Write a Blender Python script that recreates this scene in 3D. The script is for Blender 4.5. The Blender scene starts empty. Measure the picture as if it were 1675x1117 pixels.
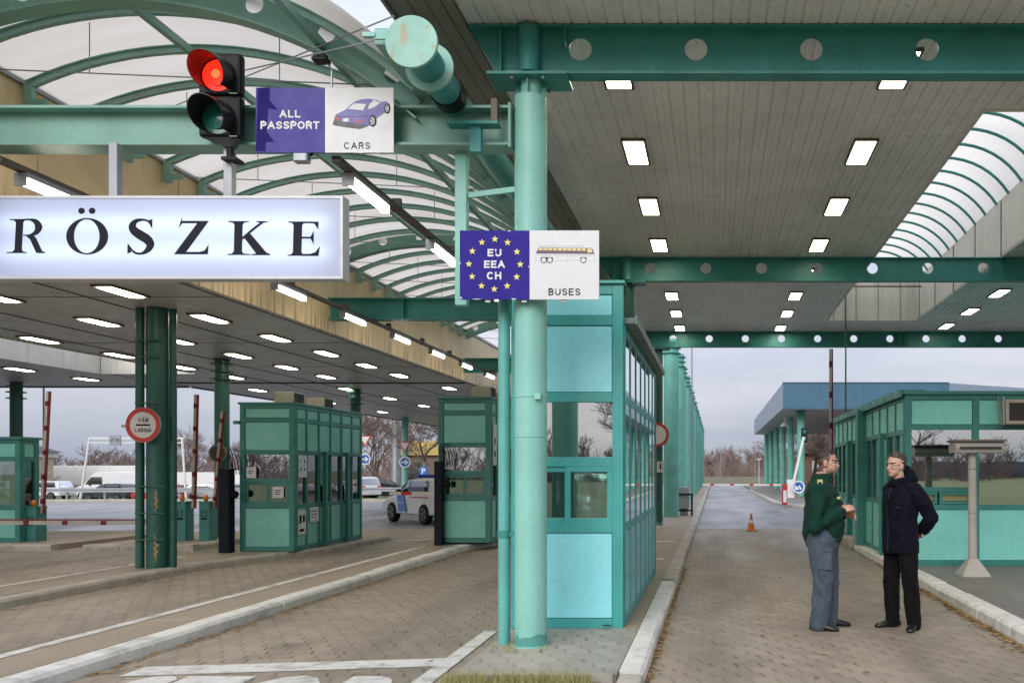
import bpy, bmesh, math, random
from mathutils import Vector, Matrix, noise
R = math.radians
random.seed(7)
sc = bpy.context.scene
COL = sc.collection

# ------------------------------------------------------------------ camera, sky, sun, exposure
cam_d = bpy.data.cameras.new('camera')
cam = bpy.data.objects.new('camera', cam_d); COL.objects.link(cam)
cam.location = (0, 0, 1.6); cam.rotation_euler = (R(90), 0, 0)
cam_d.sensor_width = 36; cam_d.lens = 30.09
cam_d.shift_x = -0.1985; cam_d.shift_y = 0.1257
cam_d.clip_start = 0.1; cam_d.clip_end = 3000
sc.camera = cam

SUN_EL, SUN_AZ = R(31), R(196)            # azimuth clockwise from +Y: the sun stands behind the camera
w = bpy.data.worlds.new('World'); sc.world = w; w.use_nodes = True
nt = w.node_tree; N = nt.nodes; L = nt.links; N.clear()
wo = N.new('ShaderNodeOutputWorld'); bg = N.new('ShaderNodeBackground')
sky = N.new('ShaderNodeTexSky'); sky.sky_type = 'NISHITA'; sky.sun_disc = False
sky.sun_elevation = SUN_EL; sky.sun_rotation = SUN_AZ; sky.air_density = 1.0; sky.dust_density = 2.5
tc = N.new('ShaderNodeTexCoord'); mp = N.new('ShaderNodeMapping'); mp.inputs['Scale'].default_value = (1.2, 1.2, 5.0)
nz = N.new('ShaderNodeTexNoise'); nz.inputs['Scale'].default_value = 1.6; nz.inputs['Detail'].default_value = 7; nz.inputs['Roughness'].default_value = .55
cr = N.new('ShaderNodeValToRGB')
cr.color_ramp.elements[0].position = .36; cr.color_ramp.elements[0].color = (4.3, 4.85, 6.1, 1)
cr.color_ramp.elements[1].position = .66; cr.color_ramp.elements[1].color = (7.0, 6.9, 7.5, 1)
sx = N.new('ShaderNodeSeparateXYZ')
m1 = N.new('ShaderNodeMapRange'); m1.inputs['From Min'].default_value = 0; m1.inputs['From Max'].default_value = .60
m1.inputs['To Min'].default_value = .73; m1.inputs['To Max'].default_value = 1.55
mixc = N.new('ShaderNodeMix'); mixc.data_type = 'RGBA'; mixc.inputs['Factor'].default_value = .86
mul = N.new('ShaderNodeVectorMath'); mul.operation = 'SCALE'
L.new(tc.outputs['Generated'], mp.inputs['Vector']); L.new(mp.outputs[0], nz.inputs['Vector']); L.new(nz.outputs['Fac'], cr.inputs['Fac'])
L.new(tc.outputs['Generated'], sx.inputs[0]); L.new(sx.outputs['Z'], m1.inputs['Value'])
L.new(sky.outputs[0], mixc.inputs['A']); L.new(cr.outputs[0], mixc.inputs['B'])
L.new(mixc.outputs['Result'], mul.inputs[0]); L.new(m1.outputs[0], mul.inputs['Scale'])
L.new(mul.outputs[0], bg.inputs['Color']); bg.inputs['Strength'].default_value = 0.1
L.new(bg.outputs[0], wo.inputs['Surface'])

sun_d = bpy.data.lights.new('sun', 'SUN'); sun = bpy.data.objects.new('sun', sun_d); COL.objects.link(sun)
sun_d.energy = 1.5; sun_d.angle = R(40); sun_d.color = (1, .95, .88)
sun.rotation_euler = (R(90) - SUN_EL, 0, R(180) - SUN_AZ)
sun.location = (0, 0, 30)

sc.view_settings.view_transform = 'Standard'; sc.view_settings.look = 'None'
sc.view_settings.exposure = 0.45; sc.view_settings.gamma = 1
sc.cycles.max_bounces = 8; sc.cycles.diffuse_bounces = 4; sc.cycles.glossy_bounces = 4
sc.cycles.transparent_max_bounces = 12; sc.cycles.transmission_bounces = 4
sc.cycles.caustics_reflective = False; sc.cycles.caustics_refractive = False
sc.cycles.use_denoising = True

# ------------------------------------------------------------------ helpers
ORG = {}
def tagset(o, label=None, cat=None, group=None, kind=None):
    if label: o['label'] = label
    if cat: o['category'] = cat
    if group: o['group'] = group
    if kind: o['kind'] = kind
    return o
def thing(name, label, cat, loc=(0, 0, 0), group=None):
    o = bpy.data.objects.new(name, None); COL.objects.link(o); o.location = loc
    o.empty_display_size = .2
    ORG[o] = Vector(loc); return tagset(o, label, cat, group)
def local(name, label, cat, group=None):
    """a thing built round its own origin; set location/rotation afterwards"""
    return thing(name, label, cat, (0, 0, 0), group)
def kids(o): return [c for c in bpy.data.objects if c.parent == o]
def dup(o, loc=None, rz=None, label=None, parent=None):
    c = o.copy(); COL.objects.link(c)
    if parent: c.parent = parent
    if loc is not None: c.location = loc
    if rz is not None: c.rotation_euler = (0, 0, rz)
    if label: c['label'] = label
    for k in list(o.children): dup(k, parent=c)
    return c

class MB:
    def __init__(s, o=(0, 0, 0)):
        s.bm = bmesh.new(); s.o = Vector(o); s.mi = 0
    def v(s, p): return s.bm.verts.new(Vector(p))
    def f(s, vs):
        try: fa = s.bm.faces.new(vs); fa.material_index = s.mi; return fa
        except ValueError: return None
    def hexa(s, P):
        V = [s.v(p) for p in P]
        for q in ((0, 3, 2, 1), (4, 5, 6, 7), (0, 1, 5, 4), (1, 2, 6, 5), (2, 3, 7, 6), (3, 0, 4, 7)): s.f([V[i] for i in q])
    def box(s, x0, x1, y0, y1, z0, z1):
        s.hexa([(x0, y0, z0), (x1, y0, z0), (x1, y1, z0), (x0, y1, z0), (x0, y0, z1), (x1, y0, z1), (x1, y1, z1), (x0, y1, z1)])
    def bar(s, p0, p1, wd, ht, up=(0, 0, 1)):
        p0, p1 = Vector(p0), Vector(p1); d = (p1 - p0).normalized(); up = Vector(up)
        if abs(d.dot(up)) > .99: up = Vector((0, 1, 0))
        sd = d.cross(up).normalized() * wd / 2; u = sd.cross(d).normalized() * ht / 2
        s.hexa([p0 - sd - u, p0 + sd - u, p1 + sd - u, p1 - sd - u, p0 - sd + u, p0 + sd + u, p1 + sd + u, p1 - sd + u])
    def tube(s, pts, rs, n=10, cap=True, flat=(1, 1)):
        pts = [Vector(p) for p in pts]
        if not hasattr(rs, '__len__'): rs = [rs] * len(pts)
        rings = []; ref = None
        for i, p in enumerate(pts):
            if i == 0: d = pts[1] - p
            elif i == len(pts) - 1: d = p - pts[i - 1]
            else: d = (pts[i + 1] - p).normalized() + (p - pts[i - 1]).normalized()
            d.normalize()
            if ref is None: ref = Vector((0, 0, 1)) if abs(d.z) < .9 else Vector((0, 1, 0))
            a = d.cross(ref)
            if a.length < 1e-4: a = d.cross(Vector((1, 0, 0)))
            a.normalize(); b = a.cross(d).normalized(); ref = b
            rings.append([s.v(p + (a * math.cos(2 * math.pi * k / n) * flat[0] + b * math.sin(2 * math.pi * k / n) * flat[1]) * rs[i]) for k in range(n)])
        for r0, r1 in zip(rings, rings[1:]):
            for k in range(n): s.f([r0[k], r0[(k + 1) % n], r1[(k + 1) % n], r1[k]])
        if cap: s.f(list(reversed(rings[0]))); s.f(rings[-1])
    def cyl(s, p0, p1, r0, r1=None, n=24): s.tube([p0, p1], [r0, r0 if r1 is None else r1], n)
    def ball(s, c, r, n=12, m=8):
        if not hasattr(r, '__len__'): r = (r, r, r)
        c = Vector(c); rows = []
        for j in range(1, m):
            t = math.pi * j / m
            rows.append([s.v(c + Vector((r[0] * math.sin(t) * math.cos(2 * math.pi * k / n), r[1] * math.sin(t) * math.sin(2 * math.pi * k / n), r[2] * math.cos(t)))) for k in range(n)])
        top, bot = s.v(c + Vector((0, 0, r[2]))), s.v(c - Vector((0, 0, r[2])))
        for k in range(n):
            s.f([top, rows[0][k], rows[0][(k + 1) % n]]); s.f([bot, rows[-1][(k + 1) % n], rows[-1][k]])
            for a, b in zip(rows, rows[1:]): s.f([a[k], b[k], b[(k + 1) % n], a[(k + 1) % n]])
    def prism(s, pts, plane, d0, d1):
        def P(a, b, d): return {'xz': (a, d, b), 'xy': (a, b, d), 'yz': (d, a, b)}[plane]
        A = [s.v(P(a, b, d0)) for a, b in pts]; B = [s.v(P(a, b, d1)) for a, b in pts]; n = len(pts)
        s.f(list(reversed(A))); s.f(B)
        for k in range(n): s.f([A[k], A[(k + 1) % n], B[(k + 1) % n], B[k]])
    def poly(s, pts): return s.f([s.v(p) for p in pts])
    def build(s, name, mat, parent=None, smooth=False, bevel=0, seg=2, ang=35, **tags):
        o = ORG[parent] if parent is not None else s.o
        if o.length: bmesh.ops.translate(s.bm, verts=s.bm.verts, vec=-o)
        bmesh.ops.recalc_face_normals(s.bm, faces=s.bm.faces)
        me = bpy.data.meshes.new(name); s.bm.to_mesh(me); s.bm.free()
        for m in (mat if isinstance(mat, (list, tuple)) else [mat]): me.materials.append(m)
        if smooth: me.shade_smooth(); me.set_sharp_from_angle(angle=R(ang))
        ob = bpy.data.objects.new(name, me); COL.objects.link(ob)
        if bevel:
            b = ob.modifiers.new('bevel', 'BEVEL'); b.width = bevel; b.segments = seg; b.limit_method = 'ANGLE'; b.angle_limit = R(40)
        ORG[ob] = o
        if parent is not None: ob.parent = parent
        else: ob.location = s.o
        return tagset(ob, **tags)

def text_mb(mb, txt, cx, cz, h, y, width=None, axis='xz', bold=0.0, align='CENTER', spacing=1.0, mirror=False):
    """adds lettering standing in the XZ plane (readable from -Y); h is the capital height. axis 'xy' lies on the ground;
    a tuple (ux,uy) stands along that horizontal direction from (cx,y)"""
    c = bpy.data.curves.new('t', 'FONT'); c.body = txt; c.align_x = align; c.offset = bold; c.resolution_u = 4; c.space_character = spacing
    o = bpy.data.objects.new('t', c); COL.objects.link(o)
    bpy.context.view_layer.update()
    me = o.to_mesh()
    xs = [v.co.x for v in me.vertices]; ys = [v.co.y for v in me.vertices]
    y0, y1 = min(ys), max(ys); k = h / (y1 - y0) if h else 1
    kx = k if width is None else width / (max(xs) - min(xs)); xm = (max(xs) + min(xs)) / 2
    V = []
    for v in me.vertices:
        a, b = (v.co.x - xm) * kx, (v.co.y - (y0 + y1) / 2) * k
        if axis == 'xz': p = (cx + a, y, cz + b)
        elif axis == 'xy': p = (cx + a, cz + b, y)
        else: p = (cx + a * axis[0], y + a * axis[1], cz + b)
        V.append(mb.v(p))
    for p in me.polygons: mb.f([V[i] for i in p.vertices])
    o.to_mesh_clear(); bpy.data.objects.remove(o); bpy.data.curves.remove(c)

# ------------------------------------------------------------------ materials
MT = {}
def mat_base(name):
    m = bpy.data.materials.new(name); m.use_nodes = True; t = m.node_tree
    b = t.nodes['Principled BSDF']; MT[name] = m
    return m, t, b
def nd(t, ty, **kw):
    n = t.nodes.new(ty)
    for k, v in kw.items():
        if k in n.inputs: n.inputs[k].default_value = v
        else: setattr(n, k, v)
    return n
def noise_fac(t, scale, detail=4, stretch=None, lo=.35, hi=.65, rough=.55):
    g = nd(t, 'ShaderNodeNewGeometry'); src = g.outputs['Position']
    if stretch:
        mp = nd(t, 'ShaderNodeMapping', Scale=stretch); t.links.new(src, mp.inputs['Vector']); src = mp.outputs[0]
    n = nd(t, 'ShaderNodeTexNoise', Scale=scale, Detail=detail, Roughness=rough); t.links.new(src, n.inputs['Vector'])
    r = nd(t, 'ShaderNodeMapRange', **{'From Min': lo, 'From Max': hi}); t.links.new(n.outputs['Fac'], r.inputs['Value'])
    return r.outputs[0]
def mixrgb(t, fac, a, b, blend='MIX'):
    m = nd(t, 'ShaderNodeMix', data_type='RGBA', blend_type=blend)
    for s, x in (('Factor', fac), ('A', a), ('B', b)):
        if hasattr(x, 'is_linked'): t.links.new(x, m.inputs[s])
        else: m.inputs[s].default_value = x if s == 'Factor' else (*x[:3], 1)
    return m.outputs['Result']
def mathn(t, op, a, b=None):
    m = nd(t, 'ShaderNodeMath', operation=op)
    for i, x in enumerate((a, b)):
        if x is None: continue
        if hasattr(x, 'is_linked'): t.links.new(x, m.inputs[i])
        else: m.inputs[i].default_value = x
    return m.outputs[0]
def paint(name, col, rough=.45, metal=0, var=.14, scale=2.5, streak=.0, rust=0, rs=(3.3, .66, .69), spec=.5, bump=.0, dirt=0.0, coat=0, fine=.25, spots=0):
    m, t, b = mat_base(name)
    dk = tuple(c * (1 - var) for c in col); lt = tuple(min(1, c * (1 + var)) for c in col)
    c = mixrgb(t, noise_fac(t, scale, 5), dk, lt)
    c = mixrgb(t, mathn(t, 'MULTIPLY', noise_fac(t, 26, 3), fine), c, tuple(x * .8 for x in col))
    if streak:
        f = noise_fac(t, 1.0, 4, (11, 11, .45), .5, .72); c = mixrgb(t, mathn(t, 'MULTIPLY', f, streak), c, tuple(x * .45 + .02 for x in col))
    if dirt:
        f = noise_fac(t, 5, 6, None, .5, .75); c = mixrgb(t, mathn(t, 'MULTIPLY', f, dirt), c, (.12, .10, .075))
    if spots:
        f = mathn(t, 'MULTIPLY', noise_fac(t, 17, 2, (1, .45, 1), .60, .66), noise_fac(t, .9, 3, None, .50, .62)); c = mixrgb(t, mathn(t, 'MULTIPLY', f, spots), c, (.035, .03, .025))
    if rust:
        f = noise_fac(t, rs[0], 5, (1, 1, .6), rs[1], rs[2]); c = mixrgb(t, mathn(t, 'MULTIPLY', f, rust), c, (.42, .22, .06))
    t.links.new(c, b.inputs['Base Color'])
    rr = nd(t, 'ShaderNodeMapRange', **{'To Min': max(.04, rough - .1), 'To Max': min(1, rough + .15)})
    t.links.new(noise_fac(t, 6, 4, None, .2, .8), rr.inputs['Value']); t.links.new(rr.outputs[0], b.inputs['Roughness'])
    b.inputs['Metallic'].default_value = metal; b.inputs['Specular IOR Level'].default_value = spec
    if coat: b.inputs['Coat Weight'].default_value = coat; b.inputs['Coat Roughness'].default_value = .08
    if bump:
        bp = nd(t, 'ShaderNodeBump', Strength=bump, Distance=.01); n = nd(t, 'ShaderNodeTexNoise', Scale=60, Detail=4)
        g = nd(t, 'ShaderNodeNewGeometry'); t.links.new(g.outputs['Position'], n.inputs['Vector'])
        t.links.new(n.outputs['Fac'], bp.inputs['Height']); t.links.new(bp.outputs[0], b.inputs['Normal'])
    return m
def emis(name, col, s, base=(.8, .8, .8)):
    m, t, b = mat_base(name); b.inputs['Base Color'].default_value = (*base, 1)
    b.inputs['Emission Color'].default_value = (*col, 1); b.inputs['Emission Strength'].default_value = s
    return m
def glass(name, tint=(.75, .85, .82), refl=.22, rough=.015, wave=0.0):
    m, t, b = mat_base(name); t.nodes.remove(b)
    out = t.nodes['Material Output']
    tr = nd(t, 'ShaderNodeBsdfTransparent', Color=(*tint, 1)); gl = nd(t, 'ShaderNodeBsdfGlossy', Color=(.95, .97, .96, 1), Roughness=rough)
    fr = nd(t, 'ShaderNodeFresnel', IOR=1.5); f = mathn(t, 'ADD', mathn(t, 'MULTIPLY', fr.outputs[0], .9), refl)
    mx = nd(t, 'ShaderNodeMixShader'); t.links.new(f, mx.inputs[0]); t.links.new(tr.outputs[0], mx.inputs[1]); t.links.new(gl.outputs[0], mx.inputs[2])
    t.links.new(mx.outputs[0], out.inputs['Surface'])
    if wave:
        bp = nd(t, 'ShaderNodeBump', Strength=wave, Distance=.05); n = nd(t, 'ShaderNodeTexNoise', Scale=1.7, Detail=1)
        g = nd(t, 'ShaderNodeNewGeometry'); t.links.new(g.outputs['Position'], n.inputs['Vector'])
        t.links.new(n.outputs['Fac'], bp.inputs['Height']); t.links.new(bp.outputs[0], gl.inputs['Normal'])
    return m

TEAL = paint('teal_pillar_paint', (.245, .56, .485), .42, var=.08, streak=.12, dirt=.10)
TEALW = paint('worn_teal_paint', (.27, .54, .46), .45, var=.12, rust=.55, rs=(7, .57, .64))
GREEN = paint('green_steel_paint', (.04, .265, .245), .45, var=.15, streak=.2, dirt=.12)
BEAMG = paint('grey_green_beam_paint', (.20, .40, .34), .45, var=.12, streak=.15, dirt=.15, rust=.15)
DGREEN = paint('dark_green_column_paint', (.013, .092, .070), .38, var=.2, streak=.2, dirt=.15)
ROWG = paint('green_column_paint', (.15, .45, .37), .42, var=.15, streak=.35, dirt=.12)
FRAME = paint('booth_frame_teal', (.055, .36, .335), .35, var=.12, dirt=.10, streak=.16)
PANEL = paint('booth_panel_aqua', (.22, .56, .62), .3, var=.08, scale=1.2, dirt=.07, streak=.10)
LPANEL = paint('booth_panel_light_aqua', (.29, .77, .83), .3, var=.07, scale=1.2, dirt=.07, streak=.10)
FRAME2 = paint('side_booth_frame_green', (.038, .205, .18), .35, var=.14, dirt=.10, streak=.16)
PANEL2 = paint('side_booth_panel_green', (.20, .54, .475), .32, var=.12, scale=1.2, dirt=.10, streak=.14)
FRAME3 = paint('right_booth_frame_green', (.042, .235, .205), .35, var=.12, dirt=.10, streak=.14)
PANEL3 = paint('right_booth_panel_mint', (.24, .69, .61), .3, var=.08, scale=1.2, dirt=.08, streak=.10)
GREYM = paint('grey_metal', (.32, .34, .36), .4, .6, var=.12)
ALU = paint('brushed_aluminium', (.55, .57, .6), .32, .9, var=.1)
WHITE = paint('white_paint', (.74, .74, .74), .4, var=.06, dirt=.1)
SIGNW = paint('sign_white', (.62, .63, .66), .25, var=.02, dirt=.0, fine=.04)
SIGNB = paint('sign_blue', (.030, .020, .25), .5, var=.06, fine=.08, spec=.12)
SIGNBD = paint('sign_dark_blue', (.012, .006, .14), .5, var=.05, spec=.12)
BLACK = paint('black_plastic', (.010, .010, .012), .45, var=.2, spec=.2)
NEARBLK = paint('dark_lettering', (.012, .012, .02), .6, var=.1, spec=.1)
LETTER = paint('grey_lettering', (.04, .04, .055), .6, var=.1, spec=.1)
RED2 = paint('dull_dark_red', (.16, .022, .026), .6, var=.2, spec=.2)
EAVE = paint('eave_grey_green', (.15, .21, .20), .45, var=.12, dirt=.1)
YSTAR = paint('yellow_marks', (.80, .72, .16), .4, var=.05)
RED = paint('red_paint', (.50, .03, .025), .4, var=.12, dirt=.08)
ORANGE = paint('orange_plastic', (.75, .20, .02), .35, var=.1)
CREAM = paint('cream_panel', (.76, .74, .68), .5, var=.08, streak=.35, dirt=.15)
BROWNT = paint('brown_trim', (.12, .095, .075), .5, var=.15, dirt=.2)
ROOFM = paint('roof_metal', (.10, .14, .13), .5, .2, var=.2)
DARK = paint('dark_interior', (.03, .035, .035), .7, var=.2)
CONC = paint('lamp_concrete', (.42, .40, .36), .7, var=.1, dirt=.2, bump=.3)
ACBOX = paint('air_conditioner_beige', (.42, .37, .29), .5, var=.1, dirt=.25)
BLUEF = paint('blue_fascia', (.048, .135, .205), .4, var=.06, streak=.06)
BLUEF2 = paint('pale_blue_fascia', (.24, .30, .38), .4, var=.06)
RUBBER = paint('rubber', (.013, .013, .014), .75, var=.2, spec=.2)
CARW = paint('car_white', (.72, .73, .75), .22, var=.02, coat=.6)
CARR = paint('car_red', (.45, .02, .02), .22, var=.04, coat=.6)
CARG = paint('car_dark', (.03, .035, .045), .22, var=.04, coat=.6)
CARS = paint('car_silver', (.42, .44, .47), .25, .3, var=.03, coat=.6)
BLUESIGN = paint('mandatory_blue', (.02, .12, .42), .3, var=.06)
GLASS = glass('booth_glass', (.62, .74, .72), .16)
GLASSM = glass('mirror_glass', (.35, .42, .42), .58, .01, .02)
GLASSW = glass('buckled_foil_glass', (.2, .24, .24), .55, .04, .5)
GLASSD = glass('dark_glass', (.12, .14, .15), .10)
TUBE = emis('fluorescent_tube', (1, .90, .74), 14)
DIFF = emis('lamp_diffuser', (1, .89, .70), 14)
_t = DIFF.node_tree; _o = nd(_t, 'ShaderNodeObjectInfo'); _r = nd(_t, 'ShaderNodeMapRange', **{'To Min': 6.5, 'To Max': 19}); _t.links.new(_o.outputs['Random'], _r.inputs['Value']); _t.links.new(_r.outputs[0], _t.nodes['Principled BSDF'].inputs['Emission Strength'])
REDL = emis('red_signal_lens', (1, .02, .008), 1.3, (.5, .01, .01))
REDC = emis('red_signal_filament', (1, .07, .02), 2.6, (.5, .01, .01))
GRNL = paint('green_signal_lens', (.02, .16, .14), .15, var=.3)
TREDL = emis('tail_lamp_red', (1, .05, .03), .25, (.4, .01, .01))
# ------------------------------------------------------------------ ground materials
def paver_mat(name, bw, bh, ca, cb, joint, wet=.35, dirt=.35, tracks=0):
    m, t, b = mat_base(name)
    g = nd(t, 'ShaderNodeNewGeometry'); s = nd(t, 'ShaderNodeSeparateXYZ'); t.links.new(g.outputs['Position'], s.inputs[0])
    wob = nd(t, 'ShaderNodeTexNoise', Scale=9.0, Detail=2); t.links.new(g.outputs['Position'], wob.inputs['Vector'])
    wv = mathn(t, 'MULTIPLY', mathn(t, 'SUBTRACT', wob.outputs['Fac'], .5), .03)
    X = mathn(t, 'ADD', s.outputs['X'], wv); Y = mathn(t, 'ADD', s.outputs['Y'], wv)
    yr = mathn(t, 'DIVIDE', Y, bh); row = mathn(t, 'FLOOR', yr); v = mathn(t, 'SUBTRACT', yr, row)
    odd = mathn(t, 'MULTIPLY', mathn(t, 'FLOORED_MODULO', row, 2), .5)
    zig = mathn(t, 'MULTIPLY', v, .24)
    u = mathn(t, 'ADD', mathn(t, 'ADD', mathn(t, 'DIVIDE', X, bw), odd), zig); ui = mathn(t, 'FLOOR', u); uf = mathn(t, 'SUBTRACT', u, ui)
    def edge(f, wd):
        d = mathn(t, 'MINIMUM', f, mathn(t, 'SUBTRACT', 1, f)); r = nd(t, 'ShaderNodeMapRange', **{'From Min': wd * .45, 'From Max': wd, 'To Min': 1, 'To Max': 0}); t.links.new(d, r.inputs['Value']); return r.outputs[0]
    vm = nd(t, 'ShaderNodeMapRange', **{'From Min': .28, 'From Max': .46, 'To Min': 1, 'To Max': .25}); t.links.new(mathn(t, 'ABSOLUTE', mathn(t, 'SUBTRACT', v, .5)), vm.inputs['Value']); jv = mathn(t, 'MULTIPLY', edge(uf, .085), vm.outputs[0]); jh = mathn(t, 'MULTIPLY', edge(v, .05), .38)
    j = mathn(t, 'MAXIMUM', jv, jh)
    jn = noise_fac(t, 1.1, 4, None, .3, .7); jn2 = noise_fac(t, 9, 3, None, .36, .62)
    jf = mathn(t, 'MULTIPLY', j, mathn(t, 'ADD', mathn(t, 'MULTIPLY', mathn(t, 'MULTIPLY', jn, jn2), .66), .16))
    cx = nd(t, 'ShaderNodeCombineXYZ'); t.links.new(ui, cx.inputs[0]); t.links.new(row, cx.inputs[1])
    wn = nd(t, 'ShaderNodeTexWhiteNoise'); t.links.new(cx.outputs[0], wn.inputs['Vector'])
    c = mixrgb(t, wn.outputs['Value'], ca, cb)
    gr = noise_fac(t, 55, 3, None, .3, .7); c = mixrgb(t, mathn(t, 'MULTIPLY', gr, .3), c, tuple(x * .65 for x in ca))
    st = noise_fac(t, .55, 6, (1.6, .45, 1), .45, .72); c = mixrgb(t, mathn(t, 'MULTIPLY', st, dirt), c, tuple(x * .45 for x in ca))
    lt = noise_fac(t, .8, 5, (1.9, .3, 1), .52, .8); c = mixrgb(t, mathn(t, 'MULTIPLY', lt, .35), c, tuple(min(1, x * 1.35) for x in cb))
    ob = noise_fac(t, 1.1, 4, None, .62, .74); c = mixrgb(t, mathn(t, 'MULTIPLY', ob, .4), c, (.06, .052, .045))
    if tracks:
        tw = mathn(t, 'SINE', mathn(t, 'MULTIPLY', mathn(t, 'ADD', s.outputs['X'], .35), 3.9)); tm = nd(t, 'ShaderNodeMapRange', **{'From Min': .35, 'From Max': 1}); t.links.new(tw, tm.inputs['Value'])
        c = mixrgb(t, mathn(t, 'MULTIPLY', mathn(t, 'MULTIPLY', tm.outputs[0], noise_fac(t, 1.2, 5, (2, .2, 1), .3, .65)), tracks * 1.6), c, tuple(x * .42 for x in ca))
    sp = noise_fac(t, 7, 2, None, .74, .78); c = mixrgb(t, mathn(t, 'MULTIPLY', sp, .6), c, (.03, .03, .028))
    c = mixrgb(t, jf, c, joint); t.links.new(c, b.inputs['Base Color'])
    wetf = noise_fac(t, .5, 5, (1.4, .35, 1), .42, .62)
    rr = nd(t, 'ShaderNodeMapRange', **{'To Min': .72, 'To Max': wet}); t.links.new(wetf, rr.inputs['Value']); t.links.new(rr.outputs[0], b.inputs['Roughness'])
    h = mathn(t, 'SUBTRACT', mathn(t, 'MULTIPLY', gr, .15), jf); h = mathn(t, 'ADD', h, mathn(t, 'MULTIPLY', wn.outputs['Value'], .25))
    bp = nd(t, 'ShaderNodeBump', Strength=.55, Distance=.012); t.links.new(h, bp.inputs['Height']); t.links.new(bp.outputs[0], b.inputs['Normal'])
    return m
def asphalt_mat(name, col, wet0=.18, wet1=.6, lo=.40, hi=.6, crack=0):
    m, t, b = mat_base(name)
    c = mixrgb(t, noise_fac(t, 120, 2, None, .3, .7), tuple(x * .75 for x in col), tuple(x * 1.3 for x in col))
    c = mixrgb(t, mathn(t, 'MULTIPLY', noise_fac(t, .35, 6, (2.0, .5, 1), .45, .7), .5), c, tuple(x * .55 for x in col))
    c = mixrgb(t, mathn(t, 'MULTIPLY', noise_fac(t, 1.7, 6, None, .55, .75), .35), c, tuple(min(1, x * 1.7) for x in col))
    t.links.new(c, b.inputs['Base Color'])
    rr = nd(t, 'ShaderNodeMapRange', **{'To Min': wet1, 'To Max': wet0})
    t.links.new(noise_fac(t, .28, 6, (1.8, .6, 1), lo, hi), rr.inputs['Value']); t.links.new(rr.outputs[0], b.inputs['Roughness'])
    bp = nd(t, 'ShaderNodeBump', Strength=.25, Distance=.006); n = nd(t, 'ShaderNodeTexNoise', Scale=90, Detail=3)
    g = nd(t, 'ShaderNodeNewGeometry'); t.links.new(g.outputs['Position'], n.inputs['Vector']); t.links.new(n.outputs['Fac'], bp.inputs['Height']); t.links.new(bp.outputs[0], b.inputs['Normal'])
    return m
PAVER = paver_mat('interlocking_pavers', .20, .165, (.285, .240, .186), (.365, .310, .242), (.04, .033, .027), wet=.45, dirt=.45, tracks=.3)
PAVERI = paver_mat('island_pavers', .20, .165, (.32, .295, .25), (.40, .37, .32), (.07, .06, .05), wet=.35)
ASPH = asphalt_mat('wet_asphalt', (.20, .20, .21), .22, .55, .36, .6)
ASPHB = asphalt_mat('brown_asphalt', (.30, .25, .19), .45, .8, .45, .65)
ASPHD = asphalt_mat('dark_asphalt', (.20, .185, .165), .45, .75)
KERBW = paint('kerb_white_worn', (.70, .69, .65), .7, var=.08, scale=4, dirt=.42, bump=.4)
KERBG = paint('kerb_concrete', (.42, .39, .34), .75, var=.12, scale=4, dirt=.5, bump=.4)
LINEW = paint('road_line_white', (.64, .63, .60), .65, var=.08, scale=6, dirt=.75)
def grass_mat(name, a, bcol, soil):
    m, t, b = mat_base(name)
    c = mixrgb(t, noise_fac(t, 9, 5), a, bcol); c = mixrgb(t, noise_fac(t, .5, 5, None, .5, .7), c, soil)
    t.links.new(c, b.inputs['Base Color']); b.inputs['Roughness'].default_value = .9
    return m
GRASS = grass_mat('verge_grass', (.07, .105, .028), (.14, .17, .05), (.15, .13, .06))
FIELD = grass_mat('winter_field', (.09, .10, .04), (.15, .13, .075), (.13, .105, .075))
BLADE = paint('grass_blades', (.33, .31, .12), .7, var=.35, scale=30)
LEAF = paint('dry_leaves', (.27, .17, .07), .8, var=.4, scale=40)
SLAT = paint('ceiling_slats', (.84, .82, .80), .42, .0, var=.09, scale=.9, dirt=.14, spots=.22)
LCEIL = paint('car_canopy_ceiling', (.54, .53, .525), .4, var=.10, scale=.7, dirt=.2, spots=.3)
def fascia_mat():
    m, t, b = mat_base('yellow_fascia_panels')
    col = (.70, .54, .31)
    g = nd(t, 'ShaderNodeNewGeometry'); s = nd(t, 'ShaderNodeSeparateXYZ'); t.links.new(g.outputs['Position'], s.inputs[0])
    c = mixrgb(t, noise_fac(t, 1.3, 5), tuple(x * .86 for x in col), tuple(x * 1.1 for x in col))
    # dark run stains that start from the lower edge
    n = noise_fac(t, 1.0, 3, (1, 11, .25), .47, .58); n2 = noise_fac(t, .9, 2, (1, 1.3, .1), .25, .5)
    zr = nd(t, 'ShaderNodeMapRange', **{'From Min': 4.08, 'From Max': 4.42, 'To Min': 1, 'To Max': 0}); t.links.new(s.outputs['Z'], zr.inputs['Value'])
    c = mixrgb(t, mathn(t, 'MULTIPLY', mathn(t, 'MULTIPLY', n, n2), mathn(t, 'MULTIPLY', zr.outputs[0], .62)), c, (.10, .065, .03))
    n3 = noise_fac(t, 1.0, 3, (1, 7, .25), .56, .72); c = mixrgb(t, mathn(t, 'MULTIPLY', n3, .14), c, (.26, .17, .07))
    t.links.new(c, b.inputs['Base Color']); b.inputs['Roughness'].default_value = .5
    return m
FASCIA = fascia_mat()
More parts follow.
